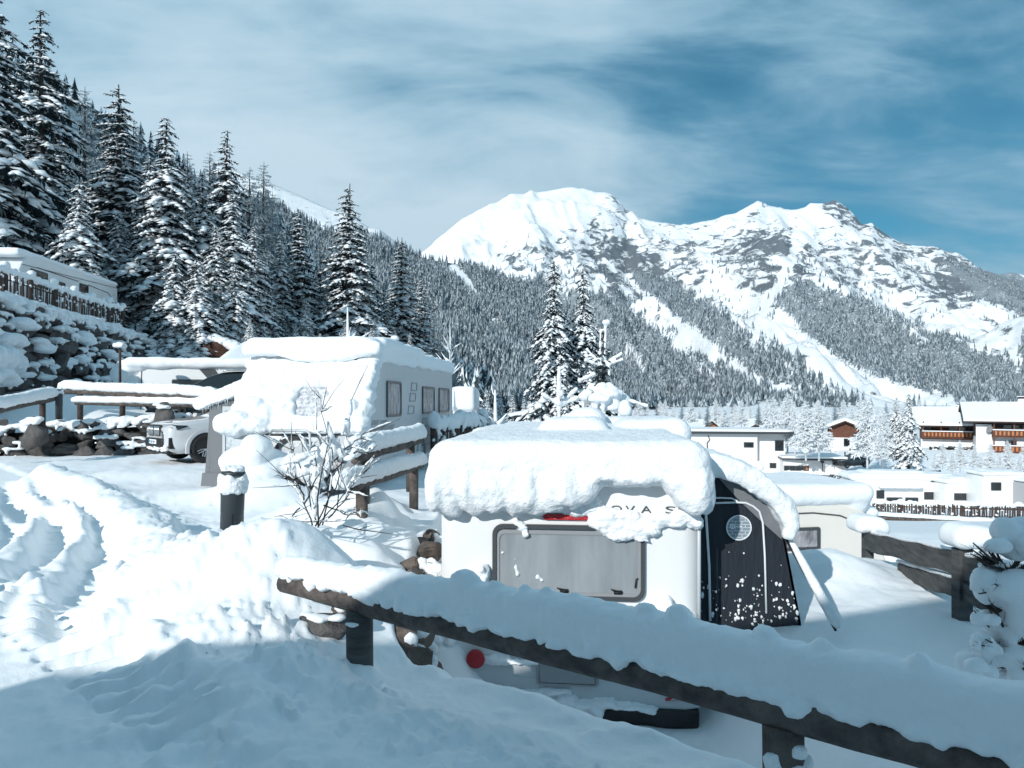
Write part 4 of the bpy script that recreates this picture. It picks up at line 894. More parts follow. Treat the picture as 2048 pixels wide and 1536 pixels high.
cling([(1315, 1215, 26, 26), (1328, 1200, 14, 16), (1345, 1230, 24, 22), (1370, 1235, 22, 22), (1300, 1235, 24, 14), (1322, 1240, 40, 16)], 0.14, 1.2)
cling([(1000, 1322, 40, 9), (1050, 1322, 40, 7)], 0.10)
cling([(912, 1322, 8, 16), (922, 1345, 9, 20), (936, 1372, 20, 14), (896, 1288, 14, 10)], 0.13, 1.4)
cling([(960, 1378, 40, 14), (1010, 1388, 46, 16), (1070, 1392, 44, 16), (1120, 1398, 44, 16), (1170, 1402, 40, 14), (1205, 1395, 26, 12), (1250, 1400, 44, 8), (1290, 1402, 24, 5), (1190, 1412, 20, 16), (1110, 1375, 34, 5), (1130, 1412, 30, 14)], 0.16, 1.4)
mass(b, 'clinging_snow', M_snow_rough, car1, 0.013, 1, ((0.045, 0.028), (0.15, 0.02)))
# ---------------------------------------------------------------- its awning tent
AX, AY, AZ = 1.70, 6.75, -2.60
aw = empty('awning_tent', (AX, AY, AZ), 'navy awning tent with round printed window beside the near caravan', 'awning')
def Ap(u, v, Y=6.75, dy=0.0): p = px(u, v, Y); return np.array([p[0] - AX, p[1] - AY + dy, p[2] - AZ])
def apoly(pts): return [tuple(Ap(u, v)[[0, 2]]) for u, v in pts]
side = apoly([(1388, 1330), (1385, 940), (1420, 935), (1470, 965), (1520, 1010), (1552, 1060), (1568, 1075), (1582, 1140), (1602, 1245), (1606, 1330)])
b = MB(); b.prism(side, 'y', 0.0, 0.02); b.build('side_panel', M_navy, aw, smooth=False)
b = MB(); b.prism(apoly([(1422, 938), (1470, 955), (1515, 985), (1550, 1022), (1565, 1062), (1562, 1078), (1530, 1050), (1480, 1003), (1440, 960)]), 'y', -0.018, -0.004); b.build('gable_band', M_canvas_g, aw, smooth=False)
rf = np.array([Ap(u, v)[[0, 2]] for u, v in [(1400, 925), (1450, 938), (1500, 962), (1540, 995), (1566, 1040), (1570, 1072)]])
b = MB(); b.prism([tuple(p) for p in rf] + [tuple(p + [-0.01, -0.02]) for p in rf[::-1]], 'y', -0.05, 3.0); b.build('roof_sheet', M_canvas_g, aw, smooth=False)
b = MB(); b.prism([tuple(p) for p in apoly([(1570, 1075), (1602, 1245), (1606, 1330), (1601, 1330), (1597, 1245), (1566, 1080)])], 'y', 0.0, 3.0); b.build('front_panel', M_navy, aw, smooth=False)
b = MB()
t = np.linspace(0, 1, 14)
prof = np.array([(1395, 915), (1430, 918), (1470, 932), (1505, 952), (1535, 975), (1558, 1000), (1572, 1028), (1566, 1052)])
for k, (u, v) in enumerate(np.stack([np.interp(np.linspace(0, 7, 22), np.arange(8), prof[:, i]) for i in (0, 1)], 1)):
    c = Ap(u, v + 8); rr = (0.115 if k < 17 else 0.105 - 0.012 * (k - 17))
    ys = np.linspace(-0.16, 3.0, 12); b.tube(np.stack([c[0] + 0.01 * np.sin(ys * 4 + k), ys, c[2] + 0.012 * np.sin(ys * 5 + k)], 1), rr * np.r_[0.75, np.ones(10), 0.8], 10, noise=0.12, seed=k)
    b.blob((c[0], -0.15, c[2] - 0.015), (0.07, 0.06, rr * 1.05), 3, 0.3, 2, k)
mass(b, 'snow_cap', M_snow_rough, aw, 0.022, 4, ((0.3, 0.04), (0.06, 0.02)))
def pipe(pts, r=0.010):
    b.tube([Ap(u, v) + [0, -0.022, 0] for u, v in pts], r, 6)
b = MB(); pipe([(1406, 945), (1408, 985), (1412, 1050), (1417, 1130), (1419, 1240)], 0.012); pipe([(1412, 1006), (1470, 1004), (1490, 1005), (1505, 1012), (1517, 1022), (1524, 1045), (1528, 1110), (1531, 1225)]); pipe([(1412, 996), (1440, 995), (1462, 996), (1472, 1001), (1477, 1005)], 0.008); b.build('piping', M_strap, aw)
c = Ap(1477, 1055); b = MB(); ringp = [(c[0] + 0.118 * math.cos(a), c[2] + 0.118 * math.sin(a)) for a in np.linspace(0, 6.283, 29)[:-1]]
b.prism(ringp, 'y', -0.008, -0.002, 0)
b.ring(ringp, [(c[0] + 0.108 * math.cos(a), c[2] + 0.108 * math.sin(a)) for a in np.linspace(0, 6.283, 29)[:-1]], 'y', -0.016, -0.002, 1)
for i, zz in enumerate(np.arange(-0.09, 0.1, 0.03)):
    hw = math.sqrt(max(0.108 ** 2 - zz ** 2, 0)); b.box(c[0] - hw, c[0] + hw, -0.012, -0.005, c[2] + zz - .0016, c[2] + zz + .0016, 1)
    for xx in np.arange(-0.09 + (i % 2) * 0.03, 0.1, 0.06):
        if abs(xx) < hw - 0.015 and i < 6: b.box(c[0] + xx - .0016, c[0] + xx + .0016, -0.012, -0.005, c[2] + zz, c[2] + zz + 0.03, 1)
b.ring([(c[0] - .06 + 0.026 * math.cos(a), c[2] + .012 + 0.026 * math.sin(a)) for a in np.linspace(0, 6.283, 17)[:-1]], [(c[0] - .06 + 0.016 * math.cos(a), c[2] + .012 + 0.016 * math.sin(a)) for a in np.linspace(0, 6.283, 17)[:-1]], 'y', -0.016, -0.002, 1)
b.prism([(c[0] - .06 + 0.009 * math.cos(a), c[2] + .012 + 0.009 * math.sin(a)) for a in np.linspace(0, 6.283, 13)[:-1]], 'y', -0.016, -0.002, 1); b.box(c[0] - .035, c[0] + .03, -0.015, -0.005, c[2] + .008, c[2] + .016, 1)
b.build('round_window', [pm('printed_mesh', (0.22, 0.27, 0.31), 0.6), M_strap], aw, smooth=False)
b = MB(); g = np.random.default_rng(9)
def clods(u, v, n, su, sv, r0=3.0):
    for k in range(int(n * 0.45)):
        uu = u + g.normal() * su; vv = v + g.normal() * sv; q = r0 * (0.22 + 0.9 * g.random() ** 2.2) / 1450 * 6.75
        if uu < 1394 or uu > 1570 + (vv - 1075) * 0.185 - 4 or vv < 1085: continue
        b.blob(Ap(uu, vv) + [0, -0.01, 0], (q, 0.012, q * g.uniform(0.8, 2.0)), 3, 0.9, 3, k)
for u, v, n, su, sv in ((1407, 1185, 16, 8, 26), (1432, 1200, 16, 6, 18), (1450, 1165, 12, 7, 14), (1475, 1195, 30, 10, 22), (1505, 1200, 40, 9, 26), (1520, 1170, 14, 6, 20), (1552, 1200, 30, 9, 22), (1580, 1210, 50, 14, 16), (1470, 1225, 36, 30, 9), (1540, 1232, 36, 36, 6), (1560, 1160, 10, 10, 16), (1440, 1110, 5, 18, 18), (1500, 1235, 24, 20, 8)): clods(u, v, n, su, sv)
tag(b.build('clinging_snow', M_snow_rough, aw), kind='stuff')
# snow covered storm strap
e = empty('storm_strap', (2.55, 6.68, -1.25), 'snow covered storm strap slanting from the awning corner to the ground', 'strap')
A0 = np.array(px(1568, 1070, 6.70)) - [2.55, 6.68, -1.25]; A1 = np.array(px(1672, 1262, 6.35)) - [2.55, 6.68, -1.25]; t = np.linspace(0, 1, 16)[:, None]
b = MB(); b.tube([A0, A1], 0.012, 6); b.build('strap', M_black, e)
b = MB(); b.tube(A0 + (A1 - A0) * t + np.array([0.022, 0, 0.022]), np.interp(t[:, 0], [0, 0.15, 0.5, 0.93, 1], [0.012, 0.028, 0.042, 0.045, 0.02]), 10, noise=0.15); b.build('snow', M_snow_rough, e)
# ---------------------------------------------------------------- generic caravan body by side profile
def loft_body(name, prof, x0, x1, mat, parent, r=0.06):
    b = MB(); pr = np.array(prof); c = pr.mean(0); k = len(pr)
    xs = [x0, x0 + r * 0.3, x0 + r, x1 - r, x1 - r * 0.3, x1]; ins = [r, r * 0.35, 0, 0, r * 0.35, r]
    V = []
    for x, q in zip(xs, ins):
        for p in pr:
            d = p - c; L = np.linalg.norm(d); pp = p - d / L * q; V.append((x, pp[0], pp[1]))
    i = np.arange(5)[:, None] * k; j = np.arange(k)[None, :]; j2 = (j + 1) % k
    qd = np.stack([i + j, i + j2, i + k + j2, i + k + j], -1).reshape(-1, 4)
    ar = sum(pr[a][0] * pr[(a + 1) % k][1] - pr[(a + 1) % k][0] * pr[a][1] for a in range(k))
    f0 = np.arange(k)[None, ::-1]; f1 = (np.arange(k) + 5 * k)[None, :]
    if ar < 0: f0, f1 = f0[:, ::-1], f1[:, ::-1]
    else: qd = qd[:, ::-1]
    b.add(V, [qd[:, ::-1] if ar > 0 else qd, f0, f1]); o = b.build(name, mat, parent); autosm(o, 40); return o
def side_window(parent, xs, y0, y1, z0, z1, pane, fmat=None, r=0.06, name='window', out=0.03):
    sg = 1 if xs > 0 else -1
    f = MB(); f.ring(rrect(y0, y1, z0, z1, r), rrect(y0 + .05, y1 - .05, z0 + .05, z1 - .05, r * 0.6), 'x', xs, xs + sg * out)
    w = f.build(name, fmat or M_dkgrey, parent, smooth=False)
    p = MB(); p.prism(rrect(y0 + .04, y1 - .04, z0 + .04, z1 - .04, r * 0.6), 'x', xs - sg * 0.01, xs + sg * out * 0.5); p.build('pane', pane, w, smooth=False); return w
# ---------------------------------------------------------------- grey caravan on the upper pitch
c2 = empty('caravan', (-3.70, 12.95, -1.62), 'grey sided caravan with its nose plastered in snow, behind the log rails', 'caravan', rz=R(-5))
prof = [(-0.05, 0.28), (-0.38, 0.55), (-0.42, 0.95), (-0.20, 1.35), (0.20, 1.95), (0.50, 2.30), (0.75, 2.45), (1.2, 2.50), (8.6, 2.50), (8.85, 2.35), (8.9, 0.35), (8.7, 0.28)]
loft_body('body', prof, -1.15, 1.15, M_wgrey, c2, 0.07)
xs = 1.151
side_window(c2, xs, 1.25, 2.40, 1.28, 2.00, M_glass3); side_window(c2, xs, 4.55, 6.0, 1.28, 1.95, M_glass3); side_window(c2, xs, 6.65, 8.2, 1.28, 1.95, M_glass3)
for k, (z0, y0) in enumerate(((1.82, 3.35), (1.58, 3.22), (1.30, 3.05))):
    b = MB(); pl = [(y0, z0), (y0 + 0.6, z0), (y0 + 0.66, z0 + 0.2), (y0 + 0.08, z0 + 0.2)]; pi = [(y0 + .04, z0 + .03), (y0 + 0.57, z0 + .03), (y0 + 0.61, z0 + 0.17), (y0 + 0.11, z0 + 0.17)]
    b.ring(pl, pi, 'x', 1.15, 1.162); b.build('vent_outline', M_grey, c2, smooth=False)
for y0, y1, z0, z1 in ((4.6, 5.5, 0.98, 1.18), (4.5, 5.6, 0.52, 0.75), (7.2, 8.2, 0.90, 1.02)):
    b = MB(); b.ring(rrect(y0, y1, z0, z1, .03), rrect(y0 + .03, y1 - .03, z0 + .02, z1 - .02, .02), 'x', 1.15, 1.158); b.build('service_flap', M_grey, c2, smooth=False)
b = MB(); b.prism([(-0.1, 1.13), (1.9, 1.13), (1.65, 0.99), (-0.1, 0.99)], 'x', 1.15, 1.156); b.prism([(0.15, 0.93), (1.0, 0.93), (0.85, 0.79), (0.05, 0.79)], 'x', 1.15, 1.156); b.prism([(6.9, 0.80), (8.6, 0.80), (8.6, 0.70), (7.1, 0.70)], 'x', 1.15, 1.156)
for k in range(3): b.prism([(0.2 + k * .16, 1.16), (0.32 + k * .16, 1.16), (0.40 + k * .16, 1.25), (0.28 + k * .16, 1.25)], 'x', 1.15, 1.155)
b.build('stripe', M_grey, c2, smooth=False)
text('HYMER', 'lettering', M_grey, c2, (1.153, 0.78, 1.155), 0.12, (R(90), 0, R(90)), 1.5)
b = MB(); b.tube([(1.13, p[0] + 0.02, p[1]) for p in prof[1:8]], 0.022, 7); b.tube([(1.14, 8.8, 0.4), (1.14, 8.8, 2.35)], 0.02, 6); b.tube([(1.145, 1.2, 2.46), (1.145, 8.6, 2.46)], 0.018, 6); b.build('edge_trim', M_grey, c2)
ax = wheel(c2, (1.02, 4.4, 0.36), 0.34, 0.2, spokes=6); ax.rotation_euler = (0, 0, R(90))
b = MB()
th = np.linspace(0, math.pi, 12); b.ring([(4.4 + .46 * math.cos(a), 0.32 + .48 * math.sin(a)) for a in th] + [(3.94, 0.28)], [(4.4 + .40 * math.cos(a), 0.32 + .42 * math.sin(a)) for a in th] + [(4.0, 0.28)], 'x', 1.15, 1.175); b.build('wheel_arch', M_grey, c2, smooth=False)
# nose: lower panel lines, reflectors, hoop rail, drawbar
b = MB(); b.rbox((0, -0.16, 0.36), (2.2, 0.5, 0.5), 0.12, 10); b.build('lower_nose', M_grey, c2)
for pts in (([(-0.62, -0.43, 1.0), (-0.58, -0.45, 0.72), (-0.52, -0.44, 0.6)]), ([(0.72, -0.43, 1.02), (0.62, -0.45, 0.8)]), ([(-0.95, -0.42, 1.04), (-0.3, -0.43, 1.02), (0.4, -0.43, 1.02), (1.05, -0.42, 1.04)])):
    b = MB(); b.tube(pts, 0.013, 6); b.build('panel_seam', M_black, c2)
b = MB(); b.lathe([(0.07, 0), (0.07, 0.015), (0.001, 0.02)], n=20, M=rotm((0.80, -0.45, 0.62), (R(90), 0, 0))); b.build('reflector', M_chrome, c2)
b = MB(); b.tube([(-0.45, -0.7, 0.45), (-0.40, -0.62, 1.0), (-0.34, -0.60, 1.10), (0.26, -0.60, 1.10), (0.32, -0.62, 1.05), (0.38, -0.7, 0.5)], 0.022, 8); b.tube([(-0.0, -0.6, 1.1), (0.0, -0.66, 0.4)], 0.008, 6); b.build('carrier_rail', M_wgrey, c2)
b = MB(); b.box(-0.5, 0.3, -0.9, -0.3, 0.18, 0.26); b.tube([(-0.6, -0.2, 0.28), (-0.05, -1.5, 0.25)], 0.05, 6); b.tube([(0.6, -0.2, 0.28), (-0.05, -1.5, 0.25)], 0.05, 6); b.build('drawbar', M_poly, c2, smooth=False)
b = MB(); b.ring([(-0.0 + .42 * math.cos(a), 0.62 + .38 * math.sin(a)) for a in np.linspace(0.2, math.pi - 0.2, 14)] + [(-0.4, .4)], [(-0.0 + .36 * math.cos(a), 0.62 + .32 * math.sin(a)) for a in np.linspace(0.2, math.pi - 0.2, 14)] + [(-0.34, .4)], 'y', -0.46, -0.43); b.build('locker_arch', M_black, c2, smooth=False)
# roof snow
b = MB(); g = np.random.default_rng(6)
b.rbox((0.0, 4.9, 2.60), (2.42, 8.3, 0.30), 0.13, 26); b.rbox((-0.05, 0.75, 2.60), (2.50, 0.9, 0.36), 0.17, 16); b.rbox((0.35, 2.6, 2.68), (1.9, 3.6, 0.30), 0.14, 14); b.rbox((-1.0, 1.3, 2.50), (0.6, 1.5, 0.4), 0.18, 10)
for x in np.arange(-1.2, 1.25, 0.1): b.blob((x, 0.34, 2.50 - 0.07 * math.sin(x * 3 + 1.2)), (0.12, 0.12, 0.15), 4, 0.2, 2, int(x * 10) + 30)
for y in np.arange(0.8, 8.8, 0.25): b.blob((1.16, y, 2.50 - (0.05 if 1.0 < y < 3.6 else 0)), (0.09, 0.2, 0.14), 4, 0.15, 2, int(y * 7))
mass(b, 'snow_cap', M_snow, c2, 0.035, 8, ((0.7, 0.10), (0.15, 0.02)))
# snow plastered on the nose
b = MB()
def nose(z): return float(np.interp(z, [0.28, 0.55, 0.95, 1.35, 1.95, 2.30, 2.45], [-0.05, -0.38, -0.42, -0.20, 0.20, 0.5, 0.75]))
for x in np.arange(-1.16, 1.2, 0.115):
    for z in np.arange(1.12, 2.42, 0.115):
        win = (-0.22 < x < 0.55) and (1.28 < z < 1.86)
        if win and g.random() < 0.97: continue
        th_ = 0.045 if win else 0.10 + 0.05 * g.random() + (0.10 if (x < -0.55 and z < 1.5) or (x > 0.85) else 0)
        b.blob((x + g.normal() * .02, nose(z) - 0.03, z), (0.13, th_, 0.12), 3, 0.3, 2, int(x * 99 + z * 77))
for c_, r_ in (((-1.12, -0.42, 1.20), (0.34, 0.26, 0.24)), ((-0.75, -0.40, 1.18), (0.3, 0.22, 0.16)), ((-0.3, -0.35, 1.14), (0.35, 0.16, 0.10)), ((0.9, -0.28, 1.35), (0.24, 0.2, 0.3)), ((0.95, -0.34, 1.12), (0.2, 0.18, 0.12)), ((0.5, -0.35, 1.12), (0.3, 0.16, 0.09)), ((-0.9, -0.2, 1.45), (0.3, 0.2, 0.25))): b.blob(c_, r_, 8, 0.15, 1.5, 3)
mass(b, 'clinging_snow', M_snow_rough, c2, 0.028, 2, ((0.12, 0.05), (0.4, 0.05)))
b = MB(); p_ = [(-0.42, 1.22), (0.62, 1.22), (0.55, 1.92), (-0.36, 1.92)]; V = []
for off in (-0.012, -0.04):
    for x, z in p_: V.append((x, nose(z) + off, z))
b.add(V, np.array([(0, 1, 2, 3), (7, 6, 5, 4), (0, 4, 5, 1), (1, 5, 6, 2), (2, 6, 7, 3), (3, 7, 4, 0)])); b.build('front_window', pm('iced_pane', (0.30, 0.30, 0.33), 0.5, col2=(0.72, 0.74, 0.76), vscale=16, bump=0.6, bscale=20), c2, smooth=False)
for k in range(6): pass
b = MB()
for c_, r_ in (((-0.62, -1.0, 0.62), (0.42, 0.4, 0.26)), ((-0.38, -1.15, 0.78), (0.26, 0.3, 0.28)), ((-0.30, -0.9, 0.5), (0.36, 0.4, 0.34)), ((-0.40, -1.1, 0.32), (0.42, 0.5, 0.2)), ((0.15, -0.8, 0.55), (0.26, 0.3, 0.20)), ((0.45, -0.8, 0.42), (0.22, 0.3, 0.2))): b.blob(c_, r_, 9, 0.12, 1.3, 5)
mass(b, 'drawbar_snow', M_snow, c2, 0.035, 5, ((0.3, 0.08),))
b = MB(); b.lathe([(0.05, 0), (0.05, 0.28), (0.085, 0.30), (0.085, 0.36), (0.02, 0.40)], c=(0.55, 4.3, 2.68), n=14); ch = b.build('roof_chimney', M_wgrey, c2)
b = MB(); b.blob((0.55, 4.3, 3.08), (0.10, 0.10, 0.07), 5); b.build('snow_cap', M_snow, ch)
# its awning
a2 = empty('awning_tent', (-5.25, 13.6, -1.62), 'grey awning with icicles along its snowy eave beside the grey caravan', 'awning', rz=R(-5))
b = MB(); b.prism([(-0.55, 0.0), (-0.42, 1.62), (-0.20, 1.70), (-0.18, 0.0)], 'y', 0, 0.04); b.prism([(-0.2, 1.55), (0.42, 1.95), (0.42, 1.50), (-0.2, 1.48)], 'y', 0.0, 0.03); b.prism([(0.28, 0.3), (0.45, 0.3), (0.45, 1.5), (0.28, 1.5)], 'y', 0, 0.03); b.build('front_panel', M_canvas_g, a2, smooth=False)
b = MB(); b.prism([(-0.6, 0.0), (0.45, 0.0), (0.45, 0.25), (-0.57, 0.25)], 'y', -0.03, 0.01); b.build('mud_flap', M_canvas_g, a2, smooth=False)
b = MB(); b.ring([(-0.18, 0.25), (0.28, 0.25), (0.28, 1.5), (-0.18, 1.5)], [(-0.13, 0.30), (0.23, 0.30), (0.23, 1.42), (-0.13, 1.42)], 'y', -0.02, 0.02); b.box(0.04, 0.06, -0.015, 0.0, 0.3, 1.42); w = b.build('film_window', M_wgrey, a2, smooth=False)
b = MB(); b.prism([(-0.14, 0.29), (0.24, 0.29), (0.24, 1.43), (-0.14, 1.43)], 'y', 0.0, 0.01); b.build('pane', M_clear, w, smooth=False)
b = MB(); b.prism([(-0.45, 0.0), (-0.45, 1.55), (-0.43, 1.55), (-0.43, 0)], 'y', 0.0, 2.5); b.prism([(-0.62, 1.45), (0.5, 1.88), (0.5, 1.92), (-0.62, 1.50)], 'y', -0.05, 2.5); b.build('canopy', M_canvas_g, a2, smooth=False)
b = MB(); ys = np.linspace(-0.1, 2.5, 8)
for k in range(13):
    t_ = k / 12; b.tube(np.stack([np.full(8, -0.62 + 1.12 * t_), ys, np.full(8, 1.56 + 0.42 * t_) + 0.01 * np.sin(ys * 5 + k)], 1), 0.13, 9, noise=0.15, seed=k)
mass(b, 'snow_cap', M_snow_rough, a2, 0.03, 3, ((0.2, 0.04),))
b = MB()
for k in range(18):
    x = -0.55 + k * 0.055 + g.normal() * .01; L = g.uniform(0.05, 0.15); b.tube([(x, -0.06, 1.47 + 0.40 * (x + .62) / 1.12), (x, -0.06, 1.47 + 0.40 * (x + .62) / 1.12 - L)], [0.013, 0.002], 5)
b.build('icicles', M_clear, a2)
# ---------------------------------------------------------------- passenger cars
def make_car(name, label, cat, paint, loc, rz, plate=False, full=True, sx=1.0, group=None):
    e = empty(name, loc, label, cat, group, rz)
    # stations along x (front positive): half width, sill z, belt z, roof z, roof half width
    st = [(2.46, 0.62, 0.38, 0.80, 0.86, 0.40), (2.42, 0.80, 0.30, 0.90, 0.95, 0.66), (2.25, 0.92, 0.24, 0.97, 1.02, 0.80), (1.9, 0.985, 0.24, 1.02, 1.08, 0.86), (1.5, 1.0, 0.24, 1.04, 1.12, 0.86), (1.05, 1.0, 0.24, 1.06, 1.17, 0.84), (0.85, 1.0, 0.24, 1.08, 1.24, 0.80),
          (0.35, 1.0, 0.24, 1.09, 1.58, 0.72), (0.0, 1.0, 0.24, 1.10, 1.70, 0.69), (-0.6, 1.0, 0.24, 1.12, 1.75, 0.68), (-1.4, 1.0, 0.24, 1.14, 1.73, 0.68), (-1.95, 0.99, 0.26, 1.16, 1.64, 0.67), (-2.25, 0.96, 0.30, 1.16, 1.35, 0.72), (-2.42, 0.88, 0.36, 1.12, 1.16, 0.70), (-2.46, 0.70, 0.42, 1.0, 1.04, 0.5)]
    V = []
    for x, w, z0, zb, zr, wr in st:
        half = [(w * 0.55, z0 - .03), (w * 0.93, z0), (w * 0.985, (z0 + zb) / 2 - .1), (w, (z0 + zb) / 2 + .1), (w * 0.965, zb - .03), (w * 0.93, zb), (wr + (w * .93 - wr) * .35, zb + (zr - zb) * .6), (wr, zr - .035 * (zr - zb > .2)), (wr * 0.6, zr)]
        for y, z in half: V.append((x, y, z))
        for y, z in half[::-1]: V.append((x, -y, z))
    k = 18; n = len(st); i = np.arange(n - 1)[:, None] * k; j = np.arange(k)[None, :]; j2 = (j + 1) % k
    q = np.stack([i + j, i + k + j, i + k + j2, i + j2], -1).reshape(-1, 4); V = np.array(V)
    cen = V[q].mean(1); glass = (np.abs(cen[:, 1]) > 0.3) & (cen[:, 0] < 0.9) & (cen[:, 0] > -2.2)
    jj = np.tile(np.arange(k), n - 1); gl = glass & np.isin(jj, (5, 6, 10, 11))
    ws = (cen[:, 0] < 0.95) & (cen[:, 0] > 0.15) & np.isin(jj, (7, 8, 9)); gl = gl | ws
    b = MB(); b.V.append(V); b.n = len(V); b.F.append((q[~gl][:, ::-1], 0)); b.F.append((np.arange(k)[None, :], 0)); b.F.append((np.arange(k)[None, ::-1] + (n - 1) * k, 0))
    body = b.build('body', paint, e); m = body.modifiers.new('s', 'SUBSURF'); m.levels = 2; m.render_levels = 2
    b = MB(); Vg = V.copy(); b.V.append(V * [1, 0.985, 0.992]); b.n = len(V); b.F.append((q[:, ::-1], 0)); gg = b.build('windows', M_glass, e); m = gg.modifiers.new('s', 'SUBSURF'); m.levels = 2; m.render_levels = 2
    for wx in (1.55, -1.45):
        for sy in (-1, 1):
            w_ = wheel(e, (wx, sy * 0.88, 0.36), 0.375, 0.25, spokes=7)
            if sy > 0: w_.rotation_euler = (0, 0, math.pi)
            b = MB(); th = np.linspace(0, math.pi, 16); b.ring([(wx + .50 * math.cos(a), 0.36 + .50 * math.sin(a)) for a in th] + [(wx - .50, .25), (wx + .5, .25)], [(wx + .42 * math.cos(a), 0.36 + .42 * math.sin(a)) for a in th] + [(wx - .42, .25), (wx + .42, .25)], 'y', sy * 0.93, sy * 1.012)
            b.prism([(wx + .44 * math.cos(a), 0.36 + .44 * math.sin(a)) for a in th], 'y', sy * 0.95, sy * 1.004, 1); b.build('wheel_arch', [paint if paint is M_carw else M_black, M_black], e, smooth=False)
    if not full: return e
    for sy in (-1, 1):
        b = MB(); b.rbox((2.44, sy * 0.215, 0.83), (0.10, 0.40, 0.30), 0.05, 8, mat=1)
        for k_ in range(7): b.box(2.485, 2.505, sy * 0.215 - 0.16 + k_ * 0.053, sy * 0.215 - 0.145 + k_ * 0.053, 0.71, 0.95, 0)
        b.build('grille', [M_chrome, M_black], e)
        b = MB(); M = rotm((2.20, sy * 0.80, 0.90), (0, 0, sy * R(-0)))
        b.add([(2.42, sy * 0.50, 0.86), (2.40, sy * 0.52, 0.95), (2.30, sy * 0.78, 0.985), (2.05, sy * 0.975, 0.97), (2.02, sy * 0.985, 0.94), (2.20, sy * 0.94, 0.87), (2.36, sy * 0.78, 0.84),
               (2.25, sy * 0.50, 0.86), (2.25, sy * 0.52, 0.95), (2.15, sy * 0.70, 0.985), (1.95, sy * 0.9, 0.97), (1.95, sy * 0.9, 0.94), (2.1, sy * 0.84, 0.87), (2.2, sy * 0.7, 0.84)],
              [np.array([[0, 1, 2, 3, 4, 5, 6]]) if sy < 0 else np.array([[6, 5, 4, 3, 2, 1, 0]]), np.array([[i_, (i_ + 1) % 7, 7 + (i_ + 1) % 7, 7 + i_] for i_ in range(7)])])
        hl = b.build('headlight', M_glass, e, smooth=False)
        b = MB(); b.blob((2.28, sy * 0.76, 0.90), (0.10, 0.08, 0.035), 4); b.build('lamp', M_chrome, hl)
        b = MB(); b.box(2.26, 2.40, sy * 0.80 - .05, sy * 0.80 + .05, 0.38, 0.66); b.build('air_intake', M_black, e, smooth=False)
    b = MB(); b.rbox((2.40, 0, 0.52), (0.22, 1.25, 0.24), 0.05, 8); b.rbox((2.30, 0, 0.28), (0.3, 1.5, 0.08), 0.03, 6); b.build('lower_grille', M_black, e)
    if plate:
        b = MB(); b.box(2.51, 2.525, -0.26, 0.26, 0.49, 0.60); pl = b.build('number_plate', M_strap, e, smooth=False)
        b = MB(); b.box(2.524, 2.528, -0.26, -0.215, 0.49, 0.60); b.build('plate_band', M_blue, pl, smooth=False)
        text('M QH 2431', 'plate_text', M_black, pl, (2.528, -0.20, 0.515), 0.085, (R(90), 0, R(90)), 0.95, 0.001)
    for sy in (-1, 1):
        b = MB(); b.rbox((0.62, sy * 1.08, 1.14), (0.14, 0.2, 0.14), 0.05, 5); b.build('wing_mirror', paint, e)
        b = MB(); b.tube([(0.1, sy * 0.62, 1.75), (0.0, sy * 0.62, 1.79), (-1.6, sy * 0.62, 1.79), (-1.75, sy * 0.62, 1.74)], 0.02, 6); b.build('roof_rail', M_chrome, e)
    return e
cw = make_car('parked_car', 'white car parked nose out by the boulder wall, behind the grey awning', 'car', M_carw, (-7.55, 20.6, -1.62), R(225), True)
b = MB(); g = np.random.default_rng(2)
for k in range(26): b.blob((2.42 + g.normal() * .03, g.uniform(-0.6, 0.7), 0.36 + g.normal() * .03), (0.07, 0.10, 0.04), 3, 0.3, 2, k)
b.build('snow', M_snow_rough, cw)
cb = make_car('parked_car', 'black car on the upper road beyond the snowy log rail', 'car', M_carb, (-10.6, 26.6, -0.68), R(192))
make_car('parked_car', 'small dark snowy car parked between the village houses', 'car', M_carb, (*px(1702, 0, 96)[:2], -8.9), R(200), full=False)
# ---------------------------------------------------------------- caravan on the upper road
c3 = empty('caravan', (-14.6, 29.0, -1.05), 'white caravan with a drooping snow roof behind the black car', 'caravan', rz=R(-90 + 8))
loft_body('body', [(-0.1, 0.3), (-0.35, 0.7), (-0.2, 1.4), (0.1, 2.2), (0.3, 2.3), (5.2, 2.3), (5.35, 2.2), (5.35, 0.3)], -1.15, 1.15, M_white, c3)
for y0, y1 in ((1.3, 3.1), (3.9, 4.6)): side_window(c3, 1.151, y0, y1, 1.15, 1.85, M_glass)
b = MB(); b.prism([(2.3, 2.25), (2.9, 2.25), (3.6, 1.1), (3.3, 1.1)], 'x', 1.15, 1.157); b.prism([(3.2, 1.85), (4.6, 1.85), (4.6, 1.80), (3.2, 1.80)], 'x', 1.15, 1.157); b.prism([(3.3, 1.72), (4.6, 1.72), (4.6, 1.67), (3.3, 1.67)], 'x', 1.15, 1.157); b.tube([(1.15, 0.15, 0.4), (1.15, 0.2, 2.2)], 0.02, 5); b.build('stripe', M_dkgrey, c3, smooth=False)
b = MB(); b.rbox((0, 2.6, 2.48), (2.7, 6.1, 0.42), 0.2, 22); b.blob((0.8, -0.55, 2.05), (0.6, 0.5, 0.45), 8); b.blob((0.9, -0.2, 1.75), (0.35, 0.4, 0.4), 8); b.rbox((0.3, -0.2, 2.35), (1.9, 1.2, 0.5), 0.22, 10); mass(b, 'snow_cap', M_snow, c3, 0.045, 6, ((0.8, 0.12),))
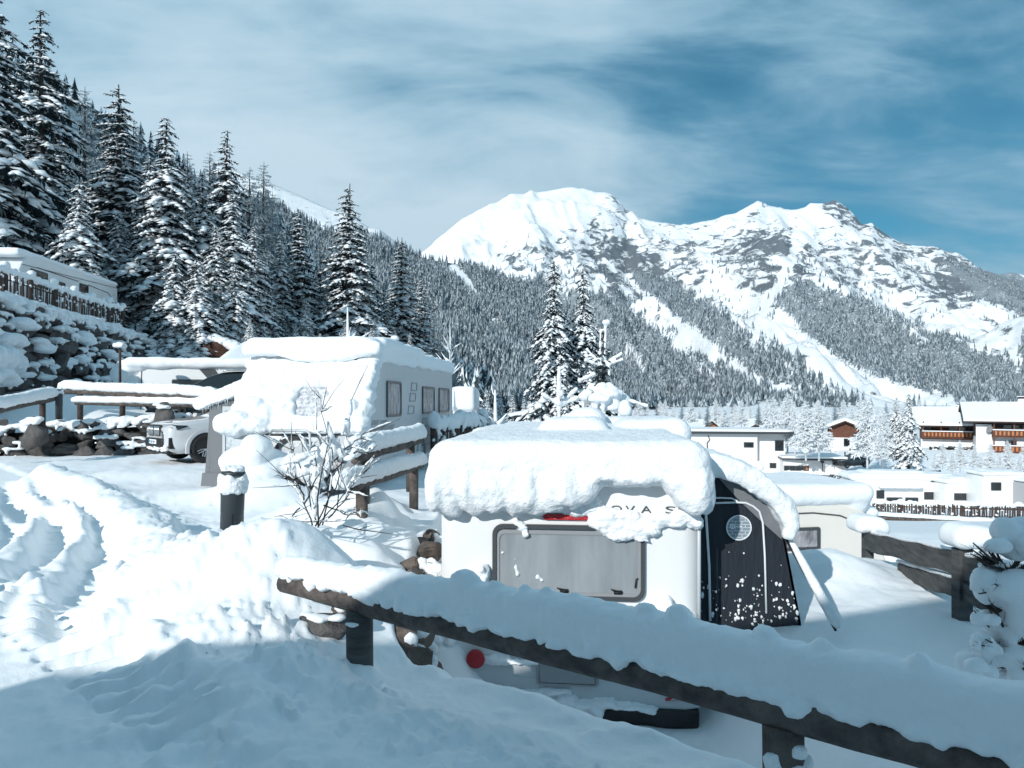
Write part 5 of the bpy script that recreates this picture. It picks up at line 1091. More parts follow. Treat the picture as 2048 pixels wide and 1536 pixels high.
# ---------------------------------------------------------------- motorhome on the terrace
mx, my = -21.35, 32.0
mh = empty('motorhome', (mx, my, 3.55), 'long white motorhome on the terrace above the big boulder wall', 'motorhome', rz=math.atan2(0.75, 8.0))
loft_body('body', [(-1.4, 0.4), (-1.45, 0.9), (-1.3, 1.2), (-0.4, 2.5), (0.0, 2.85), (8.6, 2.85), (8.8, 2.7), (8.8, 0.4)], -2.2, 0.0, M_white, mh)
for y0, y1, z0, z1 in ((0.15, 1.55, 1.55, 2.3), (2.1, 3.1, 1.5, 2.1), (4.5, 5.4, 1.9, 2.35), (7.8, 8.5, 1.25, 1.9)): side_window(mh, 0.001, y0, y1, z0, z1, M_glass)
b = MB(); b.tube([(0.01, 0.7, 2.42), (0.01, 4.4, 2.40)], 0.02, 5); b.tube([(0.01, 5.4, 2.38), (0.01, 7.6, 2.30), (0.01, 8.2, 2.0)], 0.02, 5); b.tube([(0.02, -0.6, 2.35), (0.02, 8.7, 2.72)], 0.012, 5); b.build('stripe', M_dkgrey, mh)
b = MB(); b.rbox((-1.1, 4.0, 2.93), (2.3, 9.6, 0.24), 0.11, 22); b.rbox((-1.1, -0.2, 2.82), (2.3, 1.2, 0.3), 0.14, 10); mass(b, 'snow_cap', M_snow, mh, 0.05, 3, ((0.8, 0.06),))
for y in (0.2, 7.0):
    w_ = wheel(mh, (-0.1, y, 0.35), 0.34, 0.2); w_.rotation_euler = (0, 0, R(90))
# ---------------------------------------------------------------- cream caravan beyond the tent
CR = px(1655, 0, 14.5)
c4 = empty('caravan', (CR[0] - 0.42, 14.5, -3.82), 'cream caravan with curved snow roof seen beyond the navy awning', 'caravan', rz=R(-90 + 10))
# local y runs to the viewer's right, x toward the viewer after rotation
loft_body('body', [(-3.4, 0.3), (-3.45, 1.9), (-3.2, 2.12), (-0.8, 2.12), (-0.25, 1.95), (0.0, 1.65), (0.25, 0.9), (0.3, 0.3)], 0.0, 2.1, M_cream, c4)
side_window(c4, 2.101, -1.75, -1.08, 1.30, 1.68, M_glass3, r=0.03); side_window(c4, 2.101, -3.1, -2.3, 1.30, 1.68, M_glass3, r=0.03)
b = MB(); b.rbox((1.05, -1.7, 2.20), (2.25, 3.4, 0.40), 0.19, 20); b.blob((1.05, -0.35, 2.02), (1.12, 0.55, 0.34), 12, 0.08); b.blob((1.05, 0.0, 1.85), (1.0, 0.3, 0.2), 10, 0.1); mass(b, 'snow_cap', M_snow, c4, 0.035, 8, ((0.6, 0.06), (0.1, 0.015)))
b = MB(); b.add([(2.05, -0.05, 1.6), (0.1, -0.05, 1.6), (0.1, 0.95, 0.2), (2.05, 0.95, 0.2), (2.05, 0.0, 1.55), (0.1, 0.0, 1.55), (0.1, 0.9, 0.15), (2.05, 0.9, 0.15)], np.array([(0, 1, 2, 3), (7, 6, 5, 4), (0, 3, 7, 4), (1, 5, 6, 2)])); b.build('nose_sheet', M_canvas_g, c4, smooth=False)
b = MB(); g = np.random.default_rng(12)
for k in range(46):
    t_ = g.random() ** 0.7; b.blob((g.uniform(0.2, 2.1), -0.02 + 1.0 * t_, 1.6 - 1.35 * t_), (0.16, 0.13 + .1 * t_, 0.16), 4, 0.3, 2, k)
mass(b, 'clinging_snow', M_snow_rough, c4, 0.03, 2, ((0.12, 0.05),))
b = MB(); b.tube([(2.11, -2.9, 1.9), (2.11, -1.2, 1.92), (2.11, -0.7, 1.86), (2.11, -0.3, 1.70)], 0.012, 5); b.build('edge_trim', M_dkgrey, c4)
# ================================================================== FENCES, WALLS, POSTS
def log(parent, A, B, r, name='rail', mat=None, seed=0, bend=0.0, n=26, taper=0.9, flat_=1.0):
    A = np.array(A, float); B = np.array(B, float); t = np.linspace(0, 1, n)[:, None]
    L_ = float(np.linalg.norm(B - A)); P = A + (B - A) * t; P[:, 2] += bend * np.sin(t[:, 0] * math.pi) + 0.10 * r * np.sin(t[:, 0] * 9 + seed); P[:, 1] += 0.08 * r * np.sin(t[:, 0] * 7 + seed * 2)
    b = MB(); b.tube(P, r * np.linspace(1, taper, n) * (1 + 0.04 * np.sin(np.linspace(0, L_ * 5, n) + seed)), 14, noise=0.05, seed=seed, flat=flat_); return b.build(name, mat or M_wood, parent)
def snow_strip(parent, A, B, w, h, name='snow_cap', zoff=0.0, seed=0, vox=0.02, rough=None, mat=None, lump=0.2, hfn=None, droop=0.0):
    """long loaf of snow lying on a rail"""
    A = np.array(A, float); B = np.array(B, float); L = np.linalg.norm(B - A); n = int(L / (0.45 * min(w, h))) + 3; g = np.random.default_rng(seed); b = MB()
    d = (B - A) / L; s_ = np.array([d[1], -d[0], 0]); s_ /= np.linalg.norm(s_)
    for i, t in enumerate(np.linspace(0, 1, n)):
        hh = h * (1 + lump * float(fbm(np.array([t * L * 2.2 / max(h, .1) * .3, seed * 3.1, 0.5]), 3, seed))) * (0.8 if i in (0, n - 1) else 1); ww = w * (1 + 0.12 * g.normal() * lump * 2)
        if hfn: hh *= hfn(t)
        c = A + (B - A) * t + [0, 0, zoff]
        b.rbox(c + [0, 0, hh * 0.48], (w * 0.9, ww, hh), min(ww, hh) * 0.42, 4, M=None)
        if droop: b.blob(c + s_ * ww * 0.38 * g.choice([-1, 1]) + [0, 0, hh * 0.1], (w * .3, w * .25, droop * g.uniform(.5, 1.2)), 3, 0.3, 2, i)
    return mass(b, name, mat or M_snow, parent, vox, 5, rough or ((0.25, 0.25 * h), (0.05, 0.012)))
def rel(e, p): return np.array(p, float) - np.array(e.location)
# ---- the near rail, in shade
fA = np.array([-1.56, 4.99, -1.255]); fB = np.array([2.75, 1.57, -1.235]); fd = fB - fA
e = empty('log_fence', (-0.94, 4.5, -1.65), 'shaded log rail fence crossing the foreground under a long ridge of snow', 'fence')
log(e, rel(e, fA), rel(e, fB), 0.070, seed=3, n=60, taper=1.05)
def FP(t): return fA + fd * t
for t, w in ((0.142, 0.085), (0.613, 0.08)):
    p = rel(e, FP(t)); b = MB(); b.tube([p + [0, 0.0, -0.85], p + [0.004, 0, -0.35], p + [0, 0, -0.05]], w, 12, noise=0.10, seed=int(t * 9)); b.build('post', M_wood_g if t < .3 else M_wood, e)
    if t > .3:
        b = MB(); g = np.random.default_rng(6)
        for k in range(26): a = g.uniform(-2.6, -0.2); q = g.random(); b.blob(p + [w * 1.0 * math.cos(a), w * 1.0 * math.sin(a), -0.08 - 0.42 * q], (0.03 + .03 * q, .022, .025 + .04 * q), 4, .5, 2.5, k)
        mass(b, 'clinging_snow', M_snow_rough, e, .01, 1, ((.05, .015),))
b = MB(); g = np.random.default_rng(20); n = 120
for i, t in enumerate(np.linspace(-0.006, 1.0, n)):
    p = rel(e, FP(t)); hh = (0.125 + 0.10 * S(0.0, 0.45, np.array(t)) + 0.02 * fbm(np.array([t * 16, 0.3, 0.2]), 3, 5)); hh = float(hh) * (0.75 if i == 0 else 1); ww = 0.13 + 0.03 * float(fbm(np.array([t * 10, 5.3, 0.2]), 2, 6)) + 0.05 * t
    b.rbox(p + [0.01, 0.02, 0.058 + hh * 0.5], (ww, ww, hh), min(ww, hh) * 0.38, 5)
    b.blob(p + [g.normal() * .02 - 0.01, -0.03, 0.068 + g.normal() * 0.010], (0.03 + .04 * g.random(), 0.05, 0.02 + 0.03 * g.random()), 3, 0.5, 2, i)
for t, s_ in ((0.155, 0.02), (0.30, 0.045), (0.305, 0.04), (0.34, 0.025), (0.375, 0.02), (0.40, 0.02), (0.43, 0.02), (0.50, 0.03), (0.53, 0.035), (0.60, 0.03), (0.64, 0.025), (0.7, 0.03), (0.12, 0.015), (0.22, 0.018)):
    p = rel(e, FP(t)); hh = float(0.125 + 0.10 * S(0.0, 0.45, np.array(t))); b.blob(p + [0.01, 0.02, 0.055 + hh], (s_ * 1.7, s_ * 1.5, s_ * 1.5), 5, 0.25, 2, int(t * 99))
mass(b, 'snow_cap', M_snow, e, 0.012, 3, ((0.22, 0.035), (0.07, 0.020), (0.025, 0.008)))
p = rel(e, FP(0.142)); b = MB(); b.rbox(p + [-0.03, -0.07, -0.12], (0.11, 0.05, 0.04), 0.02, 4); b.blob(p + [-0.05, -0.02, -0.5], (0.2, 0.2, 0.16), 7, 0.2, 2, 1); b.blob(p + [-0.18, -0.05, -0.56], (0.2, 0.2, 0.16), 7, 0.2, 2, 4)
mass(b, 'post_snow', M_snow, e, 0.02, 4, ((0.1, 0.03),))
# ---- two rails beside the grey caravan
e = empty('log_fence', (-1.75, 9.1, -1.5), 'short sunlit two rail log fence beside the grey caravan with thick snow rolls', 'fence')
r1a, r1b = np.array([-1.86, 8.6, -0.70]), np.array([-1.50, 11.9, -0.66]); r2a, r2b = np.array([-1.80, 8.05, -0.98]), np.array([-1.46, 11.7, -1.06])
log(e, rel(e, r1a), rel(e, r1b), 0.065, seed=5); log(e, rel(e, r2a), rel(e, r2b), 0.055, seed=6)
for a, bb, t, zt_ in ((r1a, r1b, 0.10, -0.76), (r1a, r1b, 0.80, -0.74), (r2a, r2b, 0.12, -1.06), (r2a, r2b, 0.85, -1.1)):
    p = rel(e, a + (bb - a) * t); b = MB(); b.tube([p + [0, 0, -0.75], p + [0, 0, -0.02]], 0.07, 10, noise=0.12); b.build('post', M_wood, e)
snow_strip(e, rel(e, r1a + [-0.02, -0.02, 0.03]), rel(e, r1b + [0, 0, .03]), 0.24, 0.25, seed=4, rough=((0.2, 0.05), (0.05, 0.02)), mat=M_snow_rough)
snow_strip(e, rel(e, r2a + [-0.02, -0.3, 0.02]), rel(e, r2b + [0, 0, .02]), 0.22, 0.22, seed=8, rough=((0.2, 0.05), (0.05, 0.02)), mat=M_snow_rough)
# ---- right hand plank fence
e = empty('plank_fence', (4.4, 8.0, -2.1), 'grey plank fence on the right with mushroom snow caps on its posts', 'fence')
p1, p2, p3 = np.array([4.66, 9.5]), np.array([4.16, 6.7]), np.array([3.70, 4.1])
def board(a, bq, za, zb, h, name='rail', d=0.035):
    b = MB(); t = np.linspace(0, 1, 12)
    P = np.stack([a[0] + (bq[0] - a[0]) * t, a[1] + (bq[1] - a[1]) * t, za + (zb - za) * t], 1) - np.array(e.location); V = []
    u = np.array([bq[1] - a[1], a[0] - bq[0], 0]); u = u / np.linalg.norm(u) * d
    for i, q in enumerate(P):
        w1 = 0.012 * math.sin(i * 1.7 + za * 9); w2 = 0.014 * math.sin(i * 1.3 + 2)
        V += [q + u + [0, 0, h / 2 + w1], q - u + [0, 0, h / 2 + w1], q - u + [0, 0, -h / 2 + w2], q + u + [0, 0, -h / 2 + w2]]
    i = np.arange(11)[:, None] * 4; j = np.arange(4)[None]; j2 = (j + 1) % 4
    b.add(V, [np.stack([i + j, i + j2, i + 4 + j2, i + 4 + j], -1).reshape(-1, 4), np.array([[3, 2, 1, 0], [44, 45, 46, 47]])]); return b.build(name, M_wood_g, e, smooth=False)
board(p1 + [-.03, -.05], p2, -1.84, -1.52, 0.22); board(p2 + [.0, -.06], p3, -1.54, -1.26, 0.22); board(p1 + [-0.05, -0.9], p2, -2.03, -1.76, 0.17); board(p2 + [.0, -.06], p3, -1.76, -1.50, 0.17)
for q, zt_, w in ((p1, -1.72, 0.055), (p2, -1.37, 0.062), (p3, -1.15, 0.06)):
    b = MB(); x, y = q - np.array(e.location)[:2]; b.box(x - w, x + w, y - w, y + w, -0.9, zt_ - e.location[2]); b.build('post', M_wood_g, e, smooth=False)
for q, zt_, rr, h in ((p1, -1.70, (0.22, 0.22, 0.115), 0.12), (p2 + [.06, 0], -1.34, (0.205, 0.2, 0.115), 0.12)):
    c = rel(e, (q[0], q[1], zt_ + h * 0.75)); b = MB(); b.rbox(c, (rr[0] * 2, rr[1] * 2, rr[2] * 1.9), rr[2] * 0.9, 14, fn=lambda P, N: P + np.stack([0 * P[:, 0], 0 * P[:, 0], -0.10 * (P[:, 0] / .2) ** 2 * .35 - 0.09 * P[:, 0]], 1)); b.build('snow_cap', M_snow, e)
snow_strip(e, rel(e, (p1[0], p1[1] - .1, -1.745)), rel(e, (p2[0], p2[1], -1.425)), 0.07, 0.05, seed=2, vox=0.012, rough=((0.1, .01),)); snow_strip(e, rel(e, (p2[0], p2[1] - .1, -1.44)), rel(e, (p3[0], p3[1], -1.165)), 0.07, 0.06, seed=3, vox=0.012, rough=((0.1, .01),)); snow_strip(e, rel(e, (p1[0] - .02, p1[1] - .8, -1.96)), rel(e, (p2[0], p2[1], -1.68)), 0.07, 0.05, seed=5, vox=0.012, rough=((0.1, .01),))
# ---- log rails along the upper road
zr = 0.32
def ufence(label, A, B, posts, r, w, h, seed, low=None):
    e = empty('log_fence', (A[0], A[1], A[2] - 0.7), label, 'fence'); log(e, rel(e, A), rel(e, B), r, seed=seed)
    A = np.array(A); B = np.array(B)
    for t in posts:
        p = rel(e, A + (B - A) * t); b = MB(); b.tube([p + [0, 0, -0.95], p], r * 0.9, 8, noise=0.1); b.build('post', M_wood_b, e)
    snow_strip(e, rel(e, A + [0, 0, r * .4]), rel(e, B + [0, 0, r * .4]), w, h, seed=seed, vox=0.035, rough=((0.4, 0.10), (0.09, 0.03)), mat=M_snow_rough)
    if low:
        a, b_ = np.array(low[0]), np.array(low[1]); log(e, rel(e, a), rel(e, b_), r * 0.7, seed=seed + 1); snow_strip(e, rel(e, a + [0, 0, .02]), rel(e, b_ + [0, 0, .02]), w * 0.8, h * 0.7, seed=seed + 3, vox=0.035, rough=((0.3, 0.06),))
    return e
ufence('long log rail on the bank under a snow roll, in front of the black car', px(128, 782, 24.5), px(425, 797, 22.0), (0.12, 0.42, 0.72, 0.97), 0.10, 0.36, 0.34, 12, (px(152, 806, 24.2), px(412, 812, 22.0)))
ufence('log rail at the left edge of the picture sloping up to the small bollard', px(-60, 832, 17.5), px(106, 797, 21.5), (0.25, 0.85), 0.09, 0.36, 0.34, 15)
# ---- picket fences
def pickets(label, A, B, h, n, snow=True, mat=None, w=0.07, posts=6, tilt=0.04, zfn=None, sh=0.14, density=1.0, seed=1):
    A = np.array(A, float); B = np.array(B, float); L = np.linalg.norm((B - A)[:2]); e = empty('picket_fence', tuple(A), label, 'fence', rz=math.atan2(B[1] - A[1], B[0] - A[0])); g = np.random.default_rng(seed)
    dz_ = (B - A)[2]; b = MB()
    for i in range(n):
        t = (i + 0.5) / n; x = L * t; z = dz_ * t; hh = h * g.uniform(0.88, 1.08); a = g.normal() * tilt; ww = w * g.uniform(0.7, 1.2)
        b.add([(x - ww / 2, -.012, z - .1), (x + ww / 2, -.012, z - .1), (x + ww / 2 + a * hh, -.012, z + hh - .06), (x + a * hh, -.012, z + hh), (x - ww / 2 + a * hh, -.012, z + hh - .06),
               (x - ww / 2, .012, z - .1), (x + ww / 2, .012, z - .1), (x + ww / 2 + a * hh, .012, z + hh - .06), (x + a * hh, .012, z + hh), (x - ww / 2 + a * hh, .012, z + hh - .06)],
              [np.array([[0, 1, 2, 3, 4], [9, 8, 7, 6, 5]]), np.array([[k, k + 5, (k + 1) % 5 + 5, (k + 1) % 5] for k in range(5)])])
    b.build('pickets', mat or M_wood_b, e, smooth=False)
    for f in (0.25, 0.75):
        b = MB(); b.tube([(0, 0.03, h * f), (L, 0.03, dz_ + h * f)], 0.03, 6); b.build('rail', mat or M_wood_b, e)
    for k in range(posts):
        t = k / max(1, posts - 1); b = MB(); b.tube([(L * t, 0.02, dz_ * t - .2), (L * t, 0.02, dz_ * t + h * 1.12)], 0.075 * (w / 0.07) ** .5, 8); b.build('post', mat or M_wood_b, e)
    if snow:
        b = MB(); k = int(L / 0.11)
        for i in range(k):
            t = i / k; 
            if g.random() < 0.93: b.blob((L * t, 0.0, dz_ * t + h * (1.0 + 0.04 * g.normal()) + sh * 0.25), (0.15, 0.10, sh * g.uniform(0.5, 1.1)), 3, 0.4, 2, i)
            if g.random() < 0.75: b.blob((L * t + g.normal() * .05, -0.03, dz_ * t + h * g.uniform(0.15, 0.85)), (0.055, 0.05, 0.05 * g.uniform(0.7, 1.7)), 2, 0.3, 2, i)
        for k_ in range(posts): t = k_ / max(1, posts - 1); b.blob((L * t, 0, dz_ * t + h * 1.15 + sh * .3), (0.17, 0.17, sh * 1.0), 4, 0.2, 2, k_)
        mass(b, 'snow', M_snow_rough, e, 0.035, 1, ((0.12, 0.03),))
    return e
W0 = px(-60, 590, 24.6); W1 = px(248, 638, 38.5)
pickets('dark brown picket fence on top of the big boulder wall, snow on its pickets', (-18.45, 24.9, 3.62), (-20.6, 38.4, 3.62), 1.15, 100, posts=8, tilt=0.10, sh=0.16, w=0.075)
pickets('snow capped picket fence right of the grey caravan, above the near caravan roof', px(868, 905, 17.5), px(965, 884, 21.0), 0.62, 26, posts=3, tilt=0.08, sh=0.22, w=0.075, seed=4)
pickets('long snowy picket fence across the lower pitch in front of the parked camper vans', px(1655, 1031, 40.0), px(2120, 1046, 37.0), 0.80, 96, posts=7, tilt=0.03, sh=0.09, w=0.085, seed=5)
pickets('dark weathered picket fence below the white flat roofed house', px(1578, 972, 66), px(1690, 975, 64), 1.15, 46, posts=5, tilt=0.02, sh=0.1, w=0.13, mat=M_wood_g, seed=6)
e = empty('kerb_rail', px(1690, 1040, 36.5), 'low dark timber rail lying along the foot of the long picket fence', 'rail'); a = rel(e, px(1690, 1031, 36.8)); bq = rel(e, px(2110, 1056, 34.5)); log(e, a, bq, 0.10, 'timber', seed=3, n=40); snow_strip(e, a + [0, 0, .08], bq + [0, 0, .08], 0.4, 0.22, 'snow', seed=4, vox=0.07, rough=((0.5, .08),))
# ---- dry stone walls of boulders
def boulder_wall(label, base, top, n_rows, size, seed, snow=0.8, bulge=0.3, slab=None, nn=5, rock=None, cap=1.0):
    """base/top: lists of (x,y,z) along the wall; stones are the texture of one wall"""
    base = np.array(base, float); top = np.array(top, float); e = empty('boulder_wall', tuple(base[0]), label, 'wall'); g = np.random.default_rng(seed)
    s0 = np.linspace(0, 1, len(base)); L = sum(np.linalg.norm(base[i + 1] - base[i]) for i in range(len(base) - 1)); bk = MB(); sn = MB(); back = MB()
    def at(s, h): return np.array([np.interp(s, s0, base[:, k]) * (1 - h) + np.interp(s, s0, top[:, k]) * h for k in range(3)]) - base[0]
    H = np.linalg.norm(top[0] - base[0]); T = (base[-1] - base[0]); T = T / np.linalg.norm(T); N = np.cross(T, [0, 0, 1.0]); N /= np.linalg.norm(N)
    if N @ (-base.mean(0)) < 0: N = -N
    V = []; m = 30
    for i in range(m + 1):
        V += [at(i / m, 0) - N * 0.16 - [0, 0, .5], at(i / m, 0.80) - N * 0.22]
    i = np.arange(m) * 2; back.add(V, np.stack([i, i + 2, i + 3, i + 1], -1)); back.build('core', M_rock_dk, e)
    for rI in range(n_rows):
        s = -0.01
        while s < 1.0:
            h = (rI + 0.5 + g.normal() * 0.22) / n_rows; sc = size * g.uniform(0.5, 1.45); sx = sc * g.uniform(0.9, 1.6); s += sx * 1.25 / L
            sz = min(sc * g.uniform(0.5, 0.85), H / n_rows * 0.85)
            c = at(min(s, 1.0), h) + N * g.uniform(-0.1, 0.08); V_, Fq = cube_grid(nn); D = V_ / np.linalg.norm(V_, axis=1, keepdims=True)
            # flat facets: clamp against a few random planes
            P = D.copy(); 
            for _ in range(13):
                q = g.normal(size=3); q /= np.linalg.norm(q); dd = P @ q; lim = g.uniform(0.50, 0.80); P = P - np.maximum(0, dd - lim)[:, None] * q
            P = P * (1 + 0.08 * fbm(D * 2.5 + s * 50, 2, rI))[:, None]
            a = g.normal() * 0.3; ca, sa = math.cos(a), math.sin(a); P = P * [sx * .80, size * 0.55, sz * 1.05]; PX = P[:, 0] * ca - P[:, 2] * sa; PZ = P[:, 0] * sa + P[:, 2] * ca
            Q = c + PX[:, None] * T + P[:, 1:2] * N + PZ[:, None] * np.array([0, 0, 1.0]); bk.add(Q, Fq)
            if g.random() < snow:
                q = c + N * size * 0.26 + [0, 0, sz * 0.80]; k = g.uniform(0.6, 1.15)
                
                for _ in range(5): sn.blob(q + T * g.uniform(-.5, .5) * sx + N * g.normal() * .05 * size, (sx * 0.28 * k, size * 0.36, sz * 0.22 * g.uniform(0.4, 1.7)), 4, 0.6, 2.2, int(s * 100) + _)
                for _ in range(3): sn.blob(q + T * g.normal() * sx * 0.4 + N * 0.08 + [0, 0, -sz * g.uniform(0.0, 1.0)], np.array((0.10, 0.10, 0.10)) * size * 1.3 * g.uniform(0.4, 1.3), 3, 0.4, 2, _)
    fl = bk.build('stones', rock or M_rock, e); autosm(fl, 14)
    for s in np.arange(0, 1.0 if cap > .5 else 0.0, (0.60 if cap > .5 else 0.22) * size / L):
        c = at(s, 1.0); sn.blob(c + [0, 0, 0.02 + g.normal() * 0.05 * size], (size * 0.6, size * 0.75 * cap, size * cap * (0.26 + 0.14 * g.random())), 4, 0.25, 2, int(s * 77))
        if g.random() < 0.4: sn.blob(c + N * size * .45 - [0, 0, 0.2 * size], (size * 0.5, size * 0.3, size * (0.3 + 0.2 * g.random())), 4, 0.3, 2, int(s * 99))
    if slab: slab(sn, at, N, T)
    if cap < .5:
        for _ in range(70): sn.blob(at(g.random(), g.uniform(.35, 1.0)) + N * g.uniform(.06, .2), (0.05 + .05 * g.random(), .05, .03 + .05 * g.random()), 4, .5, 2.5, _)
    mass(sn, 'snow', M_snow_rough, e, max(0.03, size * 0.055) if cap > .5 else .02, 2 if cap > .5 else 6, ((0.25 * size / .5, 0.07 * size), (0.08, 0.02))); return e
def slabs(sn, at, N, T):
    g = np.random.default_rng(9)
    for s, h, rx, rz_ in ((0.02, 0.35, 1.5, 0.5), (0.10, 0.28, 1.2, 0.5), (0.03, 0.62, 1.1, 0.25), (0.16, 0.55, 0.8, 0.25), (0.0, 0.85, 0.9, 0.2), (0.22, 0.75, 0.9, 0.2), (0.28, 0.5, 0.7, 0.2), (0.05, 0.15, 1.6, 0.3), (0.45, 0.7, 0.7, 0.2), (0.55, 0.5, 0.6, 0.15)):
        for k in range(5): sn.blob(at(s, h) + T * g.normal() * rx * .35 + N * 0.42 + [0, 0, g.normal() * .1], (rx * .5, 0.42, rz_ * .8), 5, 0.25, 2, k)
boulder_wall('tall dark boulder wall holding up the motorhome terrace, half covered in snow', [(-17.6, 23.5, 0.3), (-17.8, 27, 0.3), (-18.7, 33, 0.45), (-19.6, 38.5, 0.6), (-19.2, 42.5, 1.2)],
             [(-18.2, 23.5, 3.65), (-18.6, 27, 3.65), (-19.6, 33, 3.62), (-20.6, 38.5, 3.6), (-20.6, 42.8, 3.0)], 7, 0.62, 31, snow=0.62, slab=slabs)
boulder_wall('low boulder wall beside the cleared road with snow hanging over its stones', [(-17.5, 20.9, -1.7), (-14.6, 21.2, -1.7), (-12.2, 21.5, -1.7), (-9.9, 21.9, -1.7)],
             [(-17.6, 21.4, -0.85), (-14.7, 21.7, -0.80), (-12.3, 22.0, -0.66), (-10.1, 22.4, -0.5)], 4, 0.33, 32, snow=0.6)
boulder_wall('stone retaining wall partly buried in snow left of the near caravan', [(-0.62, 5.15, -2.4), (-0.74, 6.3, -2.45), (-0.80, 8.6, -2.5)],
             [(-0.80, 5.1, -1.72), (-0.98, 6.3, -1.62), (-1.0, 8.6, -1.50)], 4, 0.30, 33, snow=0.0, nn=7, rock=M_rock_b, cap=0.45)
# boulders peeping from the mound
for (u, v, Y, r, lb) in ((548, 1222, 5.25, (0.10, 0.08, 0.05), 'small dark stone peeping from the snow mound, leftmost'), (600, 1248, 5.1, (0.12, 0.1, 0.07), 'dark stone under the front lip of the snow mound'), (645, 1256, 5.0, (0.14, 0.1, 0.09), 'broken dark stone at the right foot of the snow mound'), (690, 1240, 5.2, (0.10, 0.1, 0.12), 'upright dark stone left of the fence post'),
                         (330, 838, 21.8, (0.30, 0.3, 0.42), 'tall dark boulder behind the bonnet of the white car'), (72, 868, 20.9, (0.34, 0.3, 0.46), 'largest flat faced slab standing in the low boulder wall')):
    x, y, z = px(u, v, Y); e = empty('boulder', (x, y, z), lb, 'boulder'); b = MB(); V_, Fq = cube_grid(9); D = V_ / np.linalg.norm(V_, axis=1, keepdims=True); P = D.copy(); g = np.random.default_rng(int(u))
    for _ in range(11): q = g.normal(size=3); q /= np.linalg.norm(q); P = P - np.maximum(0, P @ q - g.uniform(.6, .85))[:, None] * q
    b.add(P * np.array(r) * 1.25, Fq); autosm(b.build('stone', M_rock, e), 30); b = MB()
    for k in range(5): b.blob((g.normal() * r[0] * .5, -r[1] * .3 + g.normal() * r[1] * .3, r[2] * (0.85 + .1 * g.normal())), (r[0] * .42, r[1] * .5, r[2] * .13 + 0.012), 4, 0.3, 2, k)
    mass(b, 'snow', M_snow, e, min(r) * .2, 2, ((0.08, min(r) * .15),))
# reddish earth bank under the firs
for (u, v, Y, rx, rz_, lb) in ((432, 708, 42, 1.2, 1.1, 'reddish earth bank exposed under the firs behind the black car'), (470, 712, 42.5, 0.8, 0.8, 'smaller reddish earth face right of the larger earth bank')):
    x, y, z = px(u, v, Y); e = empty('earth_bank', (x, y, z), lb, 'rock'); b = MB(); b.blob((0, 0, 0), (rx, 0.8, rz_), 12, 0.35, 2, 3); b.build('rock', pm('red_earth', (0.10, 0.045, 0.03), 0.95, var=0.6, vscale=3, bump=1, bscale=6, bdist=.1), e); b = MB()
    for k in range(9): b.blob((-rx + k * rx / 4, -0.3, rz_ * .8 - abs(k - 4) * .12), (0.35, 0.5, 0.3), 4, 0.3, 2, k)
    mass(b, 'snow', M_snow_rough, e, 0.06, 2, ((0.3, .1),))
# ---- bollard path lights, posts
def bollard(label, loc, r, h, capn, sc=1.0):
    e = empty('bollard_lamp', loc, label, 'bollard lamp'); b = MB(); b.lathe([(r * .96, -0.4), (r * .96, h * 0.38), (r * 1.0, h * 0.40), (r * 1.02, h * .62), (r * 1.04, h * .64), (r * 1.04, h * .66), (r * .9, h * .67)], n=32); b.build('post', M_poly, e)
    b = MB()
    for k in range(4): b = MB(); b.box(r * .93, r * .985, -0.006, 0.006, h * 0.0, h * .38, M=Matrix.Rotation(0.4 + k * 1.57, 4, 'Z')); b.build('rib', M_black, e, smooth=False)
    b = MB(); b.lathe([(r * .82, h * .66), (r * .82, h * .90), (r * .8, h * .91)], n=24); b.build('lamp_glass', M_clear, e)
    b = MB(); b.lathe([(r * 1.05, h * .90), (r * 1.05, h * .93), (r * .95, h * .96), (0.001, h * .98)], n=28); b.build('lamp_cap', M_poly, e)
    b = MB(); g = np.random.default_rng(3)
    for k in range(capn): a = g.random() * 6.28; b.blob((r * .88 * math.cos(a), r * .88 * math.sin(a), h * g.uniform(.68, .88)), (r * .42, r * .42, r * .38), 4, 0.35, 2.5, k)
    for k in range(8): a = g.random() * 6.28; b.blob((r * .5 * math.cos(a), r * .5 * math.sin(a), h * 0.98), (r * .55, r * .55, r * .30), 4, 0.3, 2.5, k)
    mass(b, 'snow', M_snow_rough, e, r * .10, 1, ((r * .4, r * .2), (r * .15, r * .08))); return e
bx, by, bz = px(463, 1080, 7.0); bo = bollard('dark grey bollard lamp with a frosted snowy head standing in the snow', (bx, by, bz), 0.108, 0.70, 90); bo.rotation_euler = (R(1), R(2), 0)
bollard('small bollard lamp at the gap between the two upper log rails', px(118, 812, 21.6), 0.10, 0.52, 14)
def snowpost(label, u, vt, vb, Y, r, rc, hc, mat=None):
    x, y, z = px(u, vb, Y); h = (vb - vt) / 1450 * Y; e = empty('lamp_post', (x, y, z), label, 'post'); b = MB(); b.tube([(0, 0, -.3), (0, 0, h)], r, 8); b.build('post', mat or M_wood_b, e)
    b = MB(); b.rbox((0, 0, h + hc * .4), (rc * 2, rc * 2, hc), hc * .45, 8); b.blob((0, 0, h + hc * .7), (rc * .8, rc * .8, hc * .5), 6, .1); mass(b, 'snow_cap', M_snow, e, rc * .14, 3, ((rc, rc * .15),)); return e
snowpost('slim brown post with a wide snow cap in front of the big boulder wall', 240, 695, 765, 26, 0.045, 0.20, 0.17)
snowpost('pale post with a tall round snow ball beside the garden fir', 1250, 832, 900, 18, 0.05, 0.17, 0.34, M_snow_far)
snowpost('thin post topped with a snow ball before the white flat roofed house', 1519, 942, 985, 50, 0.05, 0.28, 0.6, M_snow_far)
